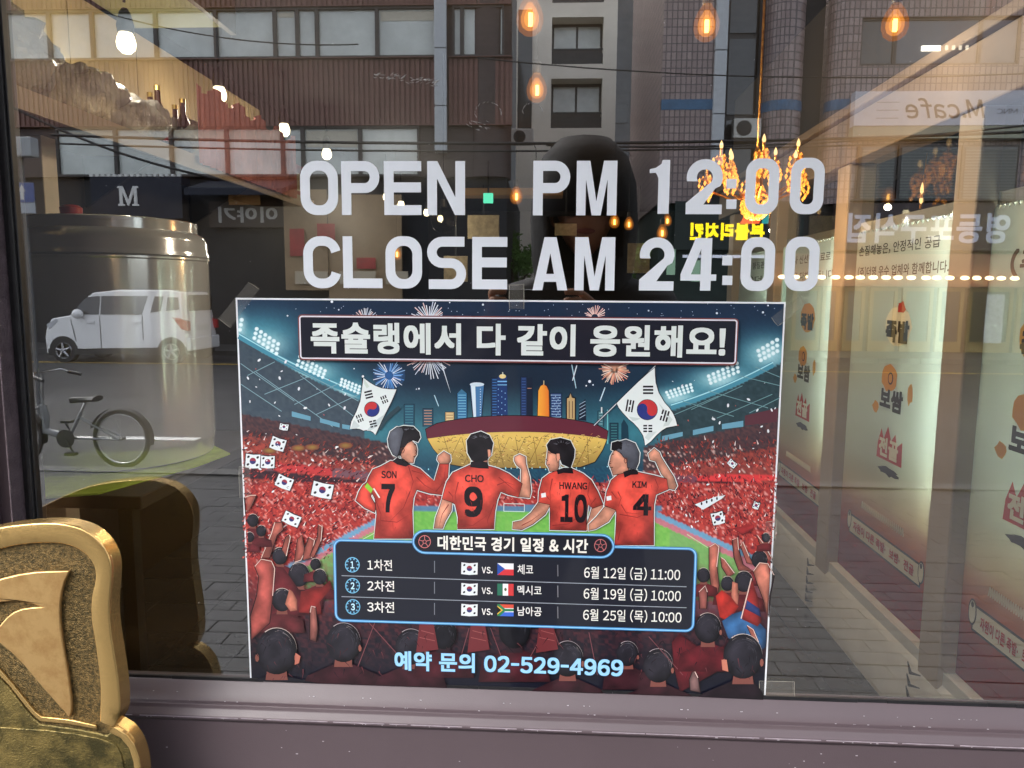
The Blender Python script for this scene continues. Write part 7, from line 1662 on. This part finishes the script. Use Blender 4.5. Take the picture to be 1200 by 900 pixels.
# body: one continuous surface from feet to neck and wrists (root at the pelvis)
P_ = [(hx, hy, .98), (hx, hy + .01, 1.15), (hx, hy, 1.36), (hx, hy, 1.50), (hx, hy + .02, 1.585),
      (hx - .19, hy + .01, 1.475), (hx - .30, hy + .08, 1.27), (hx - .235, hy + .235, 1.36), (hx - .205, hy + .275, 1.40),
      (hx + .19, hy + .01, 1.475), (hx + .28, hy + .08, 1.27), (hx + .165, hy + .235, 1.36), (hx + .115, hy + .275, 1.405),
      (hx - .10, hy, .90), (hx - .12, hy + .01, .50), (hx - .13, hy - .02, .10), (hx - .13, hy + .12, .05),
      (hx + .10, hy, .90), (hx + .12, hy + .01, .50), (hx + .13, hy - .02, .10), (hx + .13, hy + .12, .05)]
E_ = [(0, 1), (1, 2), (2, 3), (3, 4), (3, 5), (5, 6), (6, 7), (7, 8), (3, 9), (9, 10), (10, 11), (11, 12), (0, 13), (13, 14), (14, 15), (15, 16), (0, 17), (17, 18), (18, 19), (19, 20)]
R_ = [(.16, .12), (.16, .12), (.19, .13), (.15, .11), .055, .075, .052, .036, .026, .075, .052, .036, .026, .09, .062, .045, .04, .09, .062, .045, .04]
skin('jacket_and_body', P_, E_, R_, M_jkt, ph)
for s_ in (-1, 1):
    m = ball((hx + s_ * .13, hy + .07, .052), (.05, .14, .05), 14, 8); m.build('shoe', M_shoe, ph, smooth='all')
m = MB(); m.prism([(hx - .085, 1.14), (hx + .085, 1.14), (hx + .07, 1.50), (hx, 1.44), (hx - .07, 1.50)], hy + .148, hy + .10); m.build('shirt_front', M_shirt, ph, bevel=.01)
# head
hz = 1.725
mb = ball((0, 0, 0), 1.0, 28, 22); vv = []
for x, y, z in mb.v:
    X, Y, Z = x * .076, y * .096, z * .118
    if z < -.1: X *= 1 - .34 * (-z) ** 1.5; Y *= 1 - .12 * (-z)
    if y > 0: 
        Y += .020 * math.exp(-((x / .16) ** 2 + ((z + .16) / .17) ** 2))      # nose
        Y -= .008 * (math.exp(-(((x - .42) / .2) ** 2 + ((z - .06) / .14) ** 2)) + math.exp(-(((x + .42) / .2) ** 2 + ((z - .06) / .14) ** 2)))
        Y += .006 * math.exp(-((x / .3) ** 2 + ((z + .48) / .07) ** 2)); Y += .008 * math.exp(-((x / .25) ** 2 + ((z + .82) / .15) ** 2))
    vv.append((hx + X, hy + .03 + Y, hz + Z))
mb.v = vv; hd_ = mb.build('head', M_skin, ph, smooth='all', sub=1)
for s_ in (-1, 1):
    m = ball((hx + s_ * .077, hy + .02, hz - .005), (.012, .02, .033), 12, 8); m.build('ear', M_skin, hd_, smooth='all')
    m = ball((hx + s_ * .031, hy + .109, hz + .006), (.013, .008, .007), 12, 8); e_ = m.build('eye', mat('eye_dark', (.03, .02, .02), .1), hd_, smooth='all')
    m = MB(); m.tube([(hx + s_ * .014, hy + .121, hz + .026), (hx + s_ * .032, hy + .122, hz + .032), (hx + s_ * .052, hy + .108, hz + .026)], [.002, .004, .0015], 6); m.build('eyebrow', M_hair, hd_)
m = ball((hx, hy + .117, hz - .056), (.024, .008, .007), 14, 8); m.build('mouth', mat('lips', lin((150, 84, 78)), .5), hd_, smooth='all')
m = MB(); m.lathe([(.080, -.03), (.084, .03), (.083, .08)], (0, 0, 0), 26); m.v = [(hx + x, hy + .012 + y * 1.18, hz + z) for x, y, z in m.v if True]; m.f = [f for f in m.f if not all(m.v[i][1] > hy + .07 for i in f)]; m.m = [0] * len(m.f); m.build('hair', M_hair, hd_, smooth=True)
m = MB(); m.lathe([(.118, -.20), (.132, -.12), (.136, -.02), (.130, .07), (.108, .135), (.066, .178), (.001, .192)], (0, 0, 0), 40); m.v = [(hx + x, hy + .004 + y * 1.0, hz + z) for x, y, z in m.v]; m.f = [f for f in m.f if not all(m.v[i][1] > hy + .088 and m.v[i][2] < hz - .015 for i in f)]; m.m = [0] * len(m.f); o = m.build('hood', M_hat, hd_, smooth=True); sl = o.modifiers.new('thick', 'SOLIDIFY'); sl.thickness = .012
# phone (the camera looks out from just in front of it)
py_ = CAMP.y - .012; M_ph = mat('phone_black', (.012, .012, .014), .2, coat=.5)
pn = thing('phone', 'dark smartphone held sideways in both hands by the hooded person', 'phone', (0, py_, 1.5)); m = MB(); m.box(-.115, .045, py_ - .008, py_, 1.452, 1.528); m.build('phone_body', M_ph, pn, bevel=.003)
for k, (x, z) in enumerate(((.022, 1.495), (.0, 1.47))): m = MB(); m.lathe([(.007, 0.0), (.007, .002), (.005, .0025), (.001, .002)], (x, py_, z), 18, axis='y'); m.build('lens', M_vg, pn, smooth=True)
# hands: palm plus five fingers each, gripping the ends of the phone
def hand(sg, wx, wy, wz, gx, gz_):
    q = Vector((wx, wy, wz)); g = Vector((gx, py_ - .02, gz_)); palm = q.lerp(g, .62)
    pts = [tuple(q), tuple(palm)]; ed = [(0, 1)]; rad = [.022, (.028, .017)]
    for k in range(4):
        zo = .030 - k * .019; L = (.92, 1.0, .95, .8)[k]; n = len(pts)
        a = palm + Vector((sg * .006, .008, zo * .9)); b = Vector((gx + sg * .018, py_ - .012, gz_ + zo)); c = Vector((gx + sg * .012, py_ + .012, gz_ + zo + .002)); d = Vector((gx - sg * .020 * L, py_ + .014, gz_ + zo + .001))
        pts += [tuple(a), tuple(b), tuple(c), tuple(d)]; ed += [(1, n), (n, n + 1), (n + 1, n + 2), (n + 2, n + 3)]; rad += [.0095, .0088, .0082, .0068]
    n = len(pts); pts += [tuple(palm + Vector((-sg * .012, -.004, -.022))), (gx - sg * .006, py_ - .024, gz_ - .022), (gx - sg * .034, py_ - .019, gz_ - .010)]; ed += [(1, n), (n, n + 1), (n + 1, n + 2)]; rad += [.012, .0105, .0085]
    o = skin('hand', pts, ed, rad, M_skin, ph, 2); return o
hand(-1, hx - .205, hy + .275, 1.40, -.115, 1.492); hand(1, hx + .115, hy + .275, 1.405, .045, 1.492)
